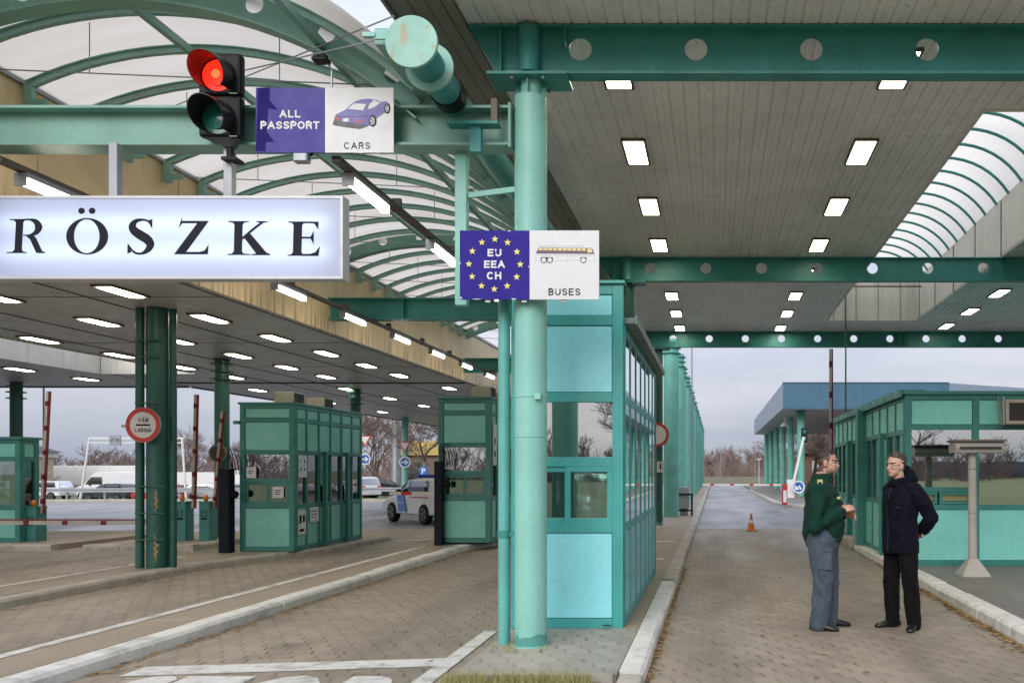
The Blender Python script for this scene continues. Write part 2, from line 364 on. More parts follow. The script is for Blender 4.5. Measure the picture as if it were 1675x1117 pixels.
def membrane_mat(name='vault_polycarbonate', ca=(.70, .665, .61), cb=(.59, .545, .475), f=.72):
    m, t, b = mat_base(name); t.nodes.remove(b); out = t.nodes['Material Output']
    c = mixrgb(t, noise_fac(t, .7, 5, (.5, 3, 1), .35, .7), ca, cb)
    d = nd(t, 'ShaderNodeBsdfDiffuse'); tl = nd(t, 'ShaderNodeBsdfTranslucent'); mx = nd(t, 'ShaderNodeMixShader'); mx.inputs[0].default_value = f
    t.links.new(c, d.inputs[0]); t.links.new(c, tl.inputs[0]); t.links.new(d.outputs[0], mx.inputs[1]); t.links.new(tl.outputs[0], mx.inputs[2]); t.links.new(mx.outputs[0], out.inputs['Surface'])
    return m
MEMB = membrane_mat()
MEMB2 = membrane_mat('skylight_polycarbonate', (.84, .80, .73), (.76, .72, .65), .88)

# ------------------------------------------------------------------ ground, roads, islands
mb = MB()
xs = [-700, -300, -120, -60, -40, -24, -18, -12, -8, 8, 40, 120, 300, 700]; ys = [-300, -80, -20, 0, 20, 42, 45.2, 50, 57, 64, 90, 150, 300, 900, 2200]
def gz(x, y):
    fx = min(1, max(0, (-18 - x) / 12)); fy = min(1, max(0, (y - 45.2) / 12)); return -.98 * fx * fy - .02
G = [[mb.v((x, y, gz(x, y))) for x in xs] for y in ys]
for j in range(len(ys) - 1):
    for i in range(len(xs) - 1): mb.f([G[j][i], G[j][i + 1], G[j + 1][i + 1], G[j + 1][i]])
mb.build('ground', FIELD, kind='structure')
mb = MB(); mb.poly([(-70, -1, .0), (50, -1, .0), (50, 96, .0), (-9, 96, .0), (-9, 52, .0), (-12.5, 44, 0), (-70, 41, .0)])
mb.build('asphalt_yard', ASPH, kind='structure')
mb = MB(); mb.poly([(-15, 5, .004), (2.9, 5, .004), (2.9, 23.6, .004), (-8.6, 23.6, .004), (-12, 20, .004), (-15, 19, .004)])
mb.build('paved_lane', PAVER, kind='structure')
mb = MB(); mb.poly([(-70, -1, .004), (50, -1, .004), (50, 4.99, .004), (-70, 4.99, .004)]); mb.build('forecourt', PAVER, kind='structure')

def kerb(name, pts, wd, h, mat, stone=1.0, off=0):
    """kerb stones laid along pts; wd to the left of the direction"""
    mb = MB(); rnd = random.Random(len(pts) + int(abs(pts[0][0]) * 10))
    for a, b in zip(pts, pts[1:]):
        a, b = Vector((*a, 0)), Vector((*b, 0)); d = b - a; n = max(1, round(d.length / stone)); u = d.normalized(); sd = Vector((-u.y, u.x, 0))
        for k in range(n):
            j = rnd.uniform(-.006, .006); hh = h + rnd.uniform(-.006, .004)
            p, q = a + d * k / n + u * .004, a + d * (k + 1) / n - u * .004
            ch = wd * .16
            prof = [(j, -.05), (j + .008, hh - .035), (j + .035, hh - .006), (j + .07, hh), (wd, hh), (wd, -.05)]
            A = [mb.v(p + sd * s + Vector((0, 0, z))) for s, z in prof]; B = [mb.v(q + sd * s + Vector((0, 0, z))) for s, z in prof]
            mb.f(list(reversed(A))); mb.f(B)
            for i in range(6): mb.f([A[i], A[(i + 1) % 6], B[(i + 1) % 6], B[i]])
    return mb.build(name, mat, kind='structure')
def slab(name, poly, z, mat):
    mb = MB(); mb.prism(poly, 'xy', -.04, z); return mb.build(name, mat, kind='structure')
# bus island (between car lane and bus lane)
kerb('kerb', [(-.53, 6.35), (-.53, 11.5)], .185, .12, KERBW, 1.02)
kerb('kerb', [(-.51, 11.56), (-.50, 40), (-.48, 95)], .19, .14, KERBG, 1.0)
mb = MB(); mb.prism([(-.53, 6.05), (-.715, 6.05), (-.715, 6.34), (-.53, 6.34)], 'xy', -.04, .10); mb.build('kerb', KERBG, bevel=.03, kind='structure')
slab('traffic_island', [(-1.91, 6.2), (-.72, 6.2), (-.72, 8.02), (-1.91, 8.02)], .12, PAVERI)
slab('traffic_island', [(-1.91, 8.025), (-.72, 8.025), (-.72, 11.6), (-1.91, 11.6)], .121, ASPHB)
slab('traffic_island', [(-1.91, 11.605), (-.705, 11.605), (-.675, 95), (-1.91, 95)], .125, ASPHB)
# car island with its two kerbs
kerb('kerb', [(-4.9, 5.2), (-4.9, 12), (-4.98, 16.8), (-4.62, 18.2), (-4.55, 20.5)], .20, .12, KERBW, .8)
slab('traffic_island', [(-5.74, 5.2), (-5.105, 5.2), (-5.105, 12), (-5.185, 16.65), (-4.80, 18), (-4.755, 20.5), (-5.74, 20.5)], .12, ASPHB)
mb = MB(); mb.poly([(-5.74, 5.3, .125), (-5.62, 5.3, .125), (-5.62, 16.7, .125), (-5.74, 16.7, .125)]); mb.build('road_marking', LINEW, kind='structure')
# island of the left booth
kerb('kerb', [(-8.22, 8), (-8.22, 14.0), (-7.55, 16.3), (-7.38, 19.5)], .20, .12, KERBG, .9)
slab('traffic_island', [(-9.18, 8), (-8.425, 8), (-8.425, 14.05), (-7.755, 16.38), (-7.585, 19.5), (-9.18, 19.5)], .12, ASPHB)
mb = MB(); mb.poly([(-9.17, 8.1, .125), (-9.07, 8.1, .125), (-9.07, 14.7, .125), (-9.17, 14.7, .125)]); mb.build('road_marking', LINEW, kind='structure')
kerb('kerb', [(-10.3, 16.9), (-10.3, 21)], .25, .13, KERBG, .8); kerb('kerb', [(-12.5, 16.9), (-10.31, 16.9)], .22, .13, KERBG, .8)
slab('traffic_island', [(-12.5, 17.125), (-10.555, 17.125), (-10.555, 21), (-12.5, 21)], .12, ASPHB)
kerb('kerb', [(-18, 17.0), (-13.2, 17.0)], .22, .13, KERBG, .8); slab('traffic_island', [(-18, 17.225), (-13.2, 17.225), (-13.2, 21), (-18, 21)], .12, ASPHB)
# right island
kerb('kerb', [(2.82, 23.4), (2.82, 17.3)], .22, .13, KERBG, .9)
kerb('kerb', [(2.80, 17.25), (2.82, 5.2)], .22, .13, KERBW, 1.0)
mb = MB(); mb.prism([(2.74, 17.5), (3.10, 17.5), (3.10, 18.4), (2.74, 18.4)], 'xy', -.04, .22); mb.build('kerb', KERBG, bevel=.07, seg=3, kind='structure')
slab('traffic_island', [(3.045, 5.2), (16, 5.2), (16, 23.4), (3.045, 23.4)], .12, ASPHD)
kerb('kerb', [(2.5, 66), (2.72, 40), (3.1, 37), (4.2, 36.5), (9, 36.5)], .3, .13, KERBG, 1.2)
slab('traffic_island', [(2.82, 66), (3.05, 40), (3.35, 37.25), (4.25, 36.83), (14, 36.83), (14, 88), (2.82, 88)], .12, ASPHD)
# painted markings in the car lane
mb = MB()
mb.poly([(-4.62, 6.62, .009), (-2.16, 6.98, .009), (-2.16, 7.28, .009), (-4.62, 6.94, .009)]); mb.build('road_marking', LINEW, kind='structure')
mb = MB(); mb.poly([(-2.27, 5.6, .0125), (-2.11, 5.6, .0125), (-2.155, 8.5, .0125), (-2.29, 8.5, .0125)]); mb.build('road_marking', LINEW, kind='structure')
mb = MB(); text_mb(mb, 'STOP', -3.42, 5.80, 1.7, .009, width=2.05, axis='xy', bold=.02); mb.build('road_marking', LINEW, kind='structure')
mb = MB()
arc = [(-7.25 + .9 * math.sin(a), 19.6 + 1.6 * (1 - math.cos(a)) - .3) for a in [i * .16 for i in range(11)]]
for (x0, y0), (x1, y1) in zip(arc, arc[1:]):
    d = Vector((x1 - x0, y1 - y0)).normalized() * .11; mb.poly([(x0 - d.y, y0 + d.x, .01), (x0 + d.y, y0 - d.x, .01), (x1 + d.y, y1 - d.x, .01), (x1 - d.y, y1 + d.x, .01)])
mb.build('road_marking', LINEW, kind='structure')
mb = MB(); mb.poly([(-8.0, 17.0, .009), (-5.8, 18.6, .009), (-5.8, 18.75, .009), (-8.0, 17.12, .009)]); mb.build('road_marking', LINEW, kind='structure')
for y in (14.1, 17.6):
    mb = MB(); mb.poly([(-1.25, y, .130), (-.85, y, .130), (-.85, y + .22, .130), (-1.25, y + .22, .130)]); mb.build('road_marking', LINEW, kind='structure')
# grass on the island nose, leaf litter along the kerbs
mb = MB(); rnd = random.Random(3)
for k in range(2600):
    x, y = rnd.uniform(-1.93, -.9), 6.17 - abs(rnd.gauss(0, .16)); h = rnd.uniform(.06, .15); a = rnd.uniform(0, 6.28); lx, ly = rnd.gauss(0, .03), rnd.gauss(0, .03)
    mb.poly([(x, y, .03), (x + .008 * math.cos(a), y + .008 * math.sin(a), .03), (x + lx, y + ly, .05 + h)])
for k in range(120):
    x, y, = rnd.choice([(-1.56, 7.05), (-1.80, 7.2)]); a = rnd.uniform(0, 6.28); r = .145 if x > -1.7 else .08; x += r * math.cos(a); y += r * math.sin(a)
    mb.poly([(x, y, .118), (x + .006, y, .118), (x + rnd.gauss(0, .02), y + rnd.gauss(0, .02), .12 + rnd.uniform(.01, .05))])
mb.build('grass_tufts', BLADE, kind='stuff')
mb = MB(); mb.poly([(-1.91, 5.0, .05), (-.82, 5.0, .05), (-.82, 6.19, .07), (-1.91, 6.19, .07)]); mb.build('soil_patch', grass_mat('soil', (.16, .14, .06), (.20, .18, .08), (.12, .09, .06)), kind='structure')
mb = MB()
def leaf(x, y, z):
    a = rnd.uniform(0, 6.28); l = rnd.uniform(.014, .046); wd = l * .45; c, s = math.cos(a), math.sin(a)
    P = [(l, 0, rnd.uniform(0, .012)), (0, wd, rnd.uniform(0, .014)), (-l, 0, 0.004), (0, -wd, rnd.uniform(0, .008))]
    mb.poly([(x + px * c - py * s, y + px * s + py * c, z + pz) for px, py, pz in P])
for k in range(1100): leaf(2.79 - abs(rnd.gauss(0, .05)) - (.12 if rnd.random() < .08 else 0) * rnd.random(), rnd.uniform(6.2, 12) if rnd.random() < .8 else rnd.uniform(12, 20), .009)
for k in range(500): leaf(-.53 + abs(rnd.gauss(0, .025)) + .01, rnd.uniform(6, 14), .009)
for k in range(380): leaf(-4.88 + abs(rnd.gauss(0, .07)), rnd.uniform(6.5, 18), .009)
for k in range(120): leaf(-8.2 + abs(rnd.gauss(0, .1)), rnd.uniform(9, 16), .009)
for k in range(60): leaf(rnd.uniform(-4.8, -2.3), rnd.uniform(7, 16), .009)
for k in range(50): leaf(rnd.uniform(-.4, 2.7), rnd.uniform(6.3, 16), .009)
mb.build('leaf_litter', LEAF, kind='stuff')
# ------------------------------------------------------------------ holed plates, arcs
def holed(mb, cells, z0, z1, zc, r, fn, t, n=28):
    """plate in (u, v) with one round hole per cell (u0, uc, u1); fn(u, v, w) -> point, w in 0..t"""
    for u0, uc, u1 in cells:
        angs = [2 * math.pi * k / n for k in range(n)]
        for cu, cv in ((u0, z0), (u1, z0), (u1, z1), (u0, z1)): angs.append(math.atan2(cv - zc, cu - uc) % (2 * math.pi))
        angs = sorted(set(round(a, 6) for a in angs)); F = []
        for a in angs:
            c, s = math.cos(a), math.sin(a); k = 1e9
            if c > 1e-6: k = min(k, (u1 - uc) / c)
            if c < -1e-6: k = min(k, (u0 - uc) / c)
            if s > 1e-6: k = min(k, (z1 - zc) / s)
            if s < -1e-6: k = min(k, (z0 - zc) / s)
            F.append((uc + r * c, zc + r * s, uc + k * c, zc + k * s))
        I0 = [mb.v(fn(a, b, 0)) for a, b, _, _ in F]; O0 = [mb.v(fn(c, d, 0)) for _, _, c, d in F]
        I1 = [mb.v(fn(a, b, t)) for a, b, _, _ in F]; O1 = [mb.v(fn(c, d, t)) for _, _, c, d in F]
        m = len(F)
        for k in range(m):
            q = (k + 1) % m
            mb.f([I0[k], O0[k], O0[q], I0[q]]); mb.f([I1[k], I1[q], O1[q], O1[k]]); mb.f([I0[k], I0[q], I1[q], I1[k]])
def ibeam_x(mb, x0, x1, y, z0, z1, fw=.2, ft=.022, wt=.014):
    mb.box(x0, x1, y - fw / 2, y + fw / 2, z0, z0 + ft); mb.box(x0, x1, y - fw / 2, y + fw / 2, z1 - ft, z1)
    mb.box(x0, x1, y - wt / 2, y + wt / 2, z0 + ft, z1 - ft)

# ------------------------------------------------------------------ bus canopy (right): slatted ceiling, skylight opening, pierced beams
ZC, Y0C, Y1C = 5.34, 6.45, 23.5
EDGEB = paint('brown_soffit_boards', (.26, .225, .185), .5, var=.12, dirt=.25)
def slats(mb, x0, x1, y0, y1, z, pitch=.148, gap=.016, dep=.014):
    n = max(1, round((x1 - x0) / pitch)); p = (x1 - x0) / n
    for k in range(n):
        a = x0 + k * p; b = a + p - gap
        pr = [(a, z + dep), (a, z + .003), (a + .006, z), ((a + b) / 2 - .014, z), ((a + b) / 2 - .008, z + .005), ((a + b) / 2 + .008, z + .005), ((a + b) / 2 + .014, z), (b - .006, z), (b, z + .003), (b, z + dep), (a + p, z + dep)]
        A = [mb.v((x, y0, zz)) for x, zz in pr]; B = [mb.v((x, y1, zz)) for x, zz in pr]
        for i in range(len(pr) - 1): mb.f([A[i], A[i + 1], B[i + 1], B[i]])
bus = thing('bus_canopy', 'high grey slatted canopy roof over the bus lane on pierced green beams', 'canopy', (0, 0, 0))
mb = MB()
slats(mb, -2.08, 2.80, Y0C, Y1C, ZC); slats(mb, 2.80, 5.0, Y0C, 8.9, ZC); slats(mb, 2.80, 5.0, 21.3, Y1C, ZC); slats(mb, 5.0, 15, Y0C, Y1C, ZC)
mb.build('ceiling', SLAT, bus)
mb = MB()
for x0, x1, y0, y1 in ((-2.6, 2.795, Y0C - .03, Y1C + .1), (2.795, 5.005, Y0C - .03, 8.895), (2.795, 5.005, 21.305, Y1C + .1), (5.005, 15.2, Y0C - .03, Y1C + .1)):
    mb.box(x0, x1, y0, y1, ZC + .022, ZC + .50)
mb.build('roof_deck', ROOFM, bus)
mb = MB()       # plain edge strip along the left side of the canopy, front fascia
for k, (a, b) in enumerate(((-2.60, -2.44), (-2.434, -2.30), (-2.294, -2.18), (-2.174, -2.085))): mb.box(a, b, Y0C - .02, 23.6, 5.31 + .004 * (k % 2), 5.36)
mb.box(-2.63, -2.602, Y0C - .02, 23.6, 5.28, 5.86); mb.box(-2.60, 15.2, Y0C - .06, Y0C - .031, 5.30, 5.86)
mb.build('edge_strip', EDGEB, bus, bevel=.004)
mb = MB(); t = .03
mb.box(5.0, 5.0 + t, 8.9, 21.3, ZC - .02, 6.34); mb.box(2.8 - t, 2.8, 8.9, 21.3, ZC - .02, 6.34)
mb.box(2.8 - t, 5.0 + t, 21.3, 21.3 + t, ZC - .021, 6.34); mb.box(2.8 - t, 5.0 + t, 8.9 - t, 8.9, ZC - .021, 6.34)
mb.build('skylight_upstand', CREAM, bus, bevel=.004)
mb = MB()
mb.bm.free()
for i in range(9): mb = MB(); mb.box(4.985, 4.998, 8.95 + i * 1.5, 8.962 + i * 1.5, ZC, 6.3); mb.build('upstand_seam', BROWNT, bus)
for i in range(4): mb = MB(); mb.box(2.95 + i * .55, 2.958 + i * .55, 21.285, 21.297, ZC, 6.3); mb.build('upstand_seam', BROWNT, bus)
def arc_pts(xa, xb, zs, sag, n):
    half = (xb - xa) / 2; Rr = (half * half + sag * sag) / (2 * sag); cx = (xa + xb) / 2; cz = zs + sag - Rr
    a0 = math.asin(half / Rr); return [(cx + Rr * math.sin(-a0 + 2 * a0 * k / n), cz + Rr * math.cos(-a0 + 2 * a0 * k / n)) for k in range(n + 1)]
mb = MB(); P = arc_pts(2.77, 5.03, 6.34, .62, 20)
for (xa, za), (xb, zb) in zip(P, P[1:]): mb.poly([(xa, 8.8, za), (xb, 8.8, zb), (xb, 21.4, zb), (xa, 21.4, za)])
mb.build('skylight_vault', MEMB2, bus, smooth=True)
y = 9.0
while y < 21.4:
    mb = MB(); Q = arc_pts(2.8, 5.0, 6.31, .61, 16); mb.tube([(x, y, z) for x, z in Q], .024, 6); mb.build('skylight_rib', GREEN, bus, smooth=True); y += .62
mb = MB(); mb.bar((2.82, 20.6, 6.02), (4.97, 20.6, 6.02), .03, .03); mb.build('tie_rod', BROWNT, bus)
HX = [-1.14 + .977 * k for k in range(17)]
for yb in (7.24, 15.08, 23.15):
    mb = MB(); z0, z1 = 4.92, 5.335; fw = .15
    cells = [(x - .4885, x, x + .4885) for x in HX]
    holed(mb, cells, z0 + .022, z1 - .02, 5.155, .096, lambda u, v, w_, yb=yb: (u, yb - .007 + w_, v), .014)
    mb.prism([(-1.83, z0 + .022), (HX[0] - .4885, z0 + .022), (HX[0] - .4885, z1 - .02), (-2.07, z1 - .02)], 'xz', yb - .007, yb + .007)
    mb.box(-1.83, 15, yb - fw / 2, yb + fw / 2, z0, z0 + .022); mb.box(-2.07, 15, yb - fw / 2, yb + fw / 2, z1 - .02, z1 - .001)
    for x in (-1.80, -1.26, 4.9, 5.1): mb.box(x - .006, x + .006, yb - fw / 2 + .004, yb - .0075, z0 + .03 + (.2 if x == -1.26 else 0), z1 - .024)
    mb.build('beam', GREEN, bus)

# ------------------------------------------------------------------ car canopy (left): low ceiling, yellow fascia, roof opening
ZL = 4.07
car_c = thing('car_canopy', 'low dark ceilinged canopy with yellow fascia over the car lanes', 'canopy', (0, 0, 0))
mb = MB(); FAR = [(-13.18, -6.84, 7.6, 48), (-15.45, -13.182, 21.72, 48), (-34, -15.62, 7.6, 25.2), (-15.618, -13.182, 7.6, 10.5)]
for x0, x1, y0, y1 in FAR: mb.box(x0, x1, y0, y1, ZL, ZL + 1.1)
mb.build('ceiling', LCEIL, car_c)
mb = MB()
for x in (-8.95, -11.2, -12.4): mb.box(x - .012, x + .012, 7.7, 47.9, ZL - .012, ZL - .001)
for y in (24.1,): mb.box(-15.4, -6.9, y - .03, y + .03, ZL - .035, ZL - .001)
for y in (12.2, 16.6, 20.4, 28.5, 33, 38): mb.box(-13.1, -6.9, y - .006, y + .006, ZL - .006, ZL - .0005)
mb.build('ceiling_seam', BROWNT, car_c)
mb = MB(); y = 5.2; k = 0
while y < 47.9:
    j = .003 if k % 2 else 0; mb.box(-6.835, -6.775 + j, y + .004, min(y + 1.12, 47.95) - .004, ZL - .05, 5.36); y += 1.12; k += 1
mb.build('fascia', FASCIA, car_c)
mb = MB(); mb.box(-6.84, -6.74, 5.2, 47.9, 5.362, 5.42); mb.build('fascia_cap', GREYM, car_c)
mb = MB(); mb.box(-6.84, -6.76, 5.2, 47.9, ZL - .085, ZL - .052); mb.build('fascia_edge', BROWNT, car_c)
mb = MB(); mb.box(-15.617, -15.58, 10.6, 21.68, ZL - .03, 5.2); mb.box(-15.57, -13.2, 21.685, 21.715, ZL - .03, 5.2); mb.box(-13.215, -13.185, 10.6, 21.6, ZL - .03, 5.2)
mb.build('roof_opening_upstand', CREAM, car_c)
mb = MB(); mb.box(-15.5, -15.455, 25.3, 48.05, ZL - .04, 5.25); mb.box(-34, -15.5, 25.21, 25.26, ZL - .04, 5.25); mb.box(-15.5, -6.84, 48.01, 48.06, ZL - .04, 5.25)
mb.build('edge_trim', BROWNT, car_c)

# ------------------------------------------------------------------ vaulted translucent roof between the canopies
vault = thing('vault_roof', 'arched translucent white roof on green ribs between the two canopies', 'roof', (0, 0, 0))
VX, VR, VZ = -5.07, 4.0, 5.76
def vz(x, r=VR): return VZ - VR + math.sqrt(max(0, r * r - (x - VX) ** 2))
mb = MB(); xs = [-6.95 + i * (4.52 / 26) for i in range(27)]; ys = [6.35 + i * .35 for i in range(51)]
rnd = random.Random(5)
G = [[mb.v((x, y, vz(x) + .010 * math.sin(y * 9 + x) + rnd.uniform(-.006, .006))) for x in xs] for y in ys]
for j in range(len(ys) - 1):
    for i in range(len(xs) - 1): mb.f([G[j][i], G[j][i + 1], G[j + 1][i + 1], G[j + 1][i]])
mb.build('vault_sheet', MEMB, vault, smooth=True)
def arcbar(mb, y, x0, x1, r, wd, ht, n=22):
    """curved bar of section wd (along y) x ht under radius r"""
    a0, a1 = math.asin((x0 - VX) / r), math.asin((x1 - VX) / r); cz = VZ - VR; prev = None
    for k in range(n + 1):
        a = a0 + (a1 - a0) * k / n; s, c = math.sin(a), math.cos(a)
        q = [mb.v((VX + rr * s, y + yy, cz + rr * c)) for rr, yy in ((r, -wd / 2), (r, wd / 2), (r - ht, wd / 2), (r - ht, -wd / 2))]
        if prev:
            for i in range(4): mb.f([prev[i], prev[(i + 1) % 4], q[(i + 1) % 4], q[i]])
        else: mb.f(q)
        prev = q
    mb.f(list(reversed(prev)))
y = 6.42; k = 0
RIBP = paint('pale_rib_paint', (.25, .45, .39), .45, var=.12, dirt=.12)
RIBY = [6.95] + [7.66 + .705 * i for i in range(23)]
for y in RIBY:
    if min(abs(y - g) for g in (7.24, 15.08, 23.15)) < .25: continue
    mb = MB(); arcbar(mb, y, -6.72, -2.42, VR - .03, .05, .055); arcbar(mb, y, -6.72, -2.42, VR - .0201, .10, .0095)
    mb.box(-6.74, -6.66, y - .03, y + .03, 5.12, 5.36); mb.box(-6.66, -6.52, y - .018, y + .018, 5.16, 5.22)
    mb.build('rib', RIBP, vault)
for y in (7.24, 15.08, 23.15):
    mb = MB(); r0, r1 = VR + .115, VR - .205; rc = (r0 + r1) / 2; cz = VZ - VR
    cells = [(1.19 + .66 * k - .33, 1.19 + .66 * k, 1.19 + .66 * k + .33) for k in range(-4, 3)]
    holed(mb, cells, 0, r0 - r1, (r0 - r1) / 2, .078, lambda u, v, w_, y=y: (VX + (r1 + v) * math.sin(u / rc), y - .006 + w_, cz + (r1 + v) * math.cos(u / rc)), .012)
    arcbar(mb, y, -6.74, -2.42, r0 + .018, .16, .0175); arcbar(mb, y, -6.74, -2.5, r1 - .0005, .16, .0175)
    mb.build('girder', BEAMG, vault)
mb = MB()
for x in (-5.0, -3.32): mb.bar((x, 6.4, vz(x) - .17), (x, 24, vz(x) - .17), .055, .07)
mb.build('purlin', BEAMG, vault)
mb = MB()
for i, y in enumerate(RIBY):
    if i % 2 == 0: continue
    mb.tube([(-6.55, y, 5.19), (-2.5, y, 5.02)], .0065, 5); mb.tube([(-5.6, y, vz(-5.6) - .12), (-5.6, y, 5.15)], .005, 5); mb.tube([(-3.9, y, vz(-3.9) - .12), (-3.9, y, 5.08)], .005, 5)
mb.tube([(-2.36, 6.28, 4.93), (-6.6, 9.8, 5.6)], .006, 5)
mb.tube([(-2.34, 6.3, 4.80), (-6.6, 9.05, 5.45)], .006, 5)
mb.build('tie_rod', GREYM, vault)
mb = MB(); x = -2.46; mb.bar((x, 6.3, vz(x) + .0), (x, 24, vz(x) + .0), .09, .12); mb.bar((-2.30, 6.32, vz(-2.4) - .01), (-2.30, 24, vz(-2.4) - .01), .10, .04); mb.build('eave_rail', BEAMG, vault)

dp = thing('drain_pipe', 'big worn green pipe with a round end cap above the passport sign', 'pipe', (-2.2, 6.2, 4.70))
mb = MB((0, 0, 0)); mb.cyl((-2.2, 6.22, 4.70), (-2.2, 24, 4.70), .122, n=32); mb.build('pipe', GREEN, dp, smooth=True)
mb = MB(); mb.cyl((-2.2, 6.19, 4.70), (-2.2, 6.219, 4.70), .19, n=40); mb.build('end_cap', TEALW, dp, smooth=True, bevel=.004)
for y in (6.58, 9.75, 15.6, 20):
    mb = MB(); mb.cyl((-2.2, y, 4.70), (-2.2, y + .022, 4.70), .185, n=40); mb.build('flange', TEALW, dp, smooth=True)
mb = MB(); mb.cyl((-2.2, 6.98, 4.70), (-2.2, 7.13, 4.70), .135, n=32); mb.build('collar', BLACK, dp, smooth=True)
mb = MB(); mb.box(-2.47, -2.36, 6.195, 6.215, 4.72, 4.79); mb.box(-2.55, -2.46, 6.185, 6.225, 4.735, 4.765); mb.build('cable_lug', TEAL, dp)

# cross beams of the vault bays
def cross_beam(y, x0, x1, z0, z1, label, m):
    b = thing('cross_beam', label, 'beam', ((x0 + x1) / 2, y, z0), 'cross beams under the vault')
    mb = MB(); ibeam_x(mb, x0, x1, y, z0, z1, .22); mb.build('steel_section', m, b)
    mb = MB()
    for x in (x1 - .02,): mb.box(x - .004, x + .016, y - .12, y + .12, z0 - .02, z1 + .02)
    for x in [x0 + 1.3 * k for k in range(1, int((x1 - x0) / 1.3))][::2]: mb.box(x - .006, x + .006, y - .10, y - .008, z0 + .024, z1 - .024)
    mb.build('end_plate', m, b)
cross_beam(7.24, -7.9, -1.70, 4.31, 4.64, 'wide grey green beam carrying the traffic light and passport sign', BEAMG)
cross_beam(15.08, -6.77, -1.62, 4.24, 4.62, 'teal beam across the car lane just below the bus sign', GREEN)
cross_beam(23.15, -6.77, -1.62, 4.24, 4.62, 'farthest teal beam across the car lane below the vault', GREEN)
gb = thing('gutter_outlet', 'small bent gutter outlet on the beam end beside the pillar', 'gutter', (-1.8, 7.08, 4.2))
mb = MB(); mb.box(-1.84, -1.79, 7.02, 7.10, 4.46, 4.649); mb.build('drop_channel', BROWNT, gb)
mb = MB(); mb.box(-2.20, -1.78, 7.0, 7.12, 4.435, 4.458); mb.build('drip_tray', GREEN, gb)
mb = MB(); mb.box(-2.02, -1.93, 7.04, 7.11, 4.22, 4.434); mb.build('spout', GREEN, gb)

# ------------------------------------------------------------------ columns
TOUCH = paint('touch_up_teal', (.10, .36, .31), .4, var=.2, dirt=.3)
def bus_column(y, label, r=.135, m=TEAL):
    c = thing('canopy_column', label, 'column', (-1.56, y, .12), 'columns along the bus island')
    x = -1.56
    mb = MB(); mb.cyl((x, y, .12), (x, y, 4.74), r, n=40); mb.build('shaft', m, c, smooth=True)
    mb = MB(); mb.cyl((x, y, .115), (x, y, .135), r + .01, n=40); mb.build('base_ring', m, c, smooth=True)
    for z in (2.92, 3.18, 1.95, 1.62):
        pass
    mb = MB(); mb.tube([(x + (r + .002) * math.cos(a), y + (r + .002) * math.sin(a), 2.215 + .0) for a in [k * math.pi / 12 for k in range(25)]], .004, 5)
    mb.tube([(x + (r + .002) * math.cos(a), y + (r + .002) * math.sin(a), 1.88) for a in [k * math.pi / 12 for k in range(25)]], .004, 5); mb.box(x + .06, x + .11, y - r - .012, y - r * .6, 2.19, 2.24); mb.build('strap', m, c)
    rp = random.Random(int(y * 7)); mb = MB(); ph = [rp.uniform(.02, .09) for k in range(25)]; ph[24] = ph[0]
    for k in range(24):
        a, b = 2 * math.pi * k / 24, 2 * math.pi * (k + 1) / 24; q = r + .0025
        mb.poly([(x + q * math.cos(a), y + q * math.sin(a), .136), (x + q * math.cos(b), y + q * math.sin(b), .136), (x + q * math.cos(b), y + q * math.sin(b), .15 + ph[k + 1]), (x + q * math.cos(a), y + q * math.sin(a), .15 + ph[k])])
    mb.build('touch_up_paint', TOUCH, c, smooth=True)
    mb = MB(); mb.cyl((x, y, 4.74), (x, y, 4.875), .085, n=28); mb.build('stub', m, c, smooth=True)
    mb = MB()
    for a in range(4):
        dx, dy = math.cos(a * math.pi / 2 - math.pi / 2), math.sin(a * math.pi / 2 - math.pi / 2); mb.bar((x + dx * .105, y + dy * .105, 4.745), (x + dx * .105, y + dy * .105, 4.872), .012, .045, (dx, dy, 0))
    mb.build('gusset', GREEN, c)
    mb = MB(); mb.prism([(x - .33, 4.90 - .025), (x - .28, 4.875), (x + .28, 4.875), (x + .33, 4.90 - .025), (x + .33, 4.898), (x - .33, 4.898)], 'xz', y - .17, y + .17); mb.build('top_plate', GREEN, c)
    mb = MB()
    for sx in (-1, 1):
        for sy in (-1, 1): mb.cyl((x + sx * .13, y + sy * .13, 4.85), (x + sx * .13, y + sy * .13, 4.8745), .016, n=8)
    mb.build('bolt', GREYM, c)
    mb = MB(); mb.cyl((x, y - .055, 4.925), (x, y - .055, 5.31), .088, n=28); mb.build('upper_stub', GREEN, c, smooth=True)
    return c
bus_column(7.24, 'tall pale teal round pillar in front of the nearest booth')
bus_column(15.08, 'green pillar hidden mostly behind the nearest booth roof', m=DGREEN)
bus_column(23.3, 'dark green pillar standing right behind the nearest booth', m=DGREEN)
def row_column(name, x, y, z0, z1, r, label, m, group, rings=3, cat='column'):
    c = thing(name, label, cat, (x, y, z0), group)
    mb = MB(); mb.cyl((x, y, z0), (x, y, z1), r, n=22); mb.build('shaft', m, c, smooth=True)
    for k in range(rings):
        mb = MB(); mb.cyl((x, y, z1 - .12 - k * .17), (x, y, z1 - .095 - k * .17), r * (1.3 if 'roadside' in name else 1.6), n=22); mb.build('ring', GREEN if m is ROWG else m, c, smooth=True)
    return c
ORD18 = ['nearest'] + [w_ + ' nearest' for w_ in 'second third fourth fifth sixth seventh eighth ninth tenth eleventh twelfth thirteenth fourteenth fifteenth sixteenth seventeenth'.split()] + ['farthest']
ORD = ['nearest', 'second nearest', 'third nearest', 'fourth nearest', 'fifth nearest', 'sixth nearest', 'seventh nearest', 'eighth nearest', 'ninth nearest', 'tenth nearest', 'eleventh nearest', 'farthest']
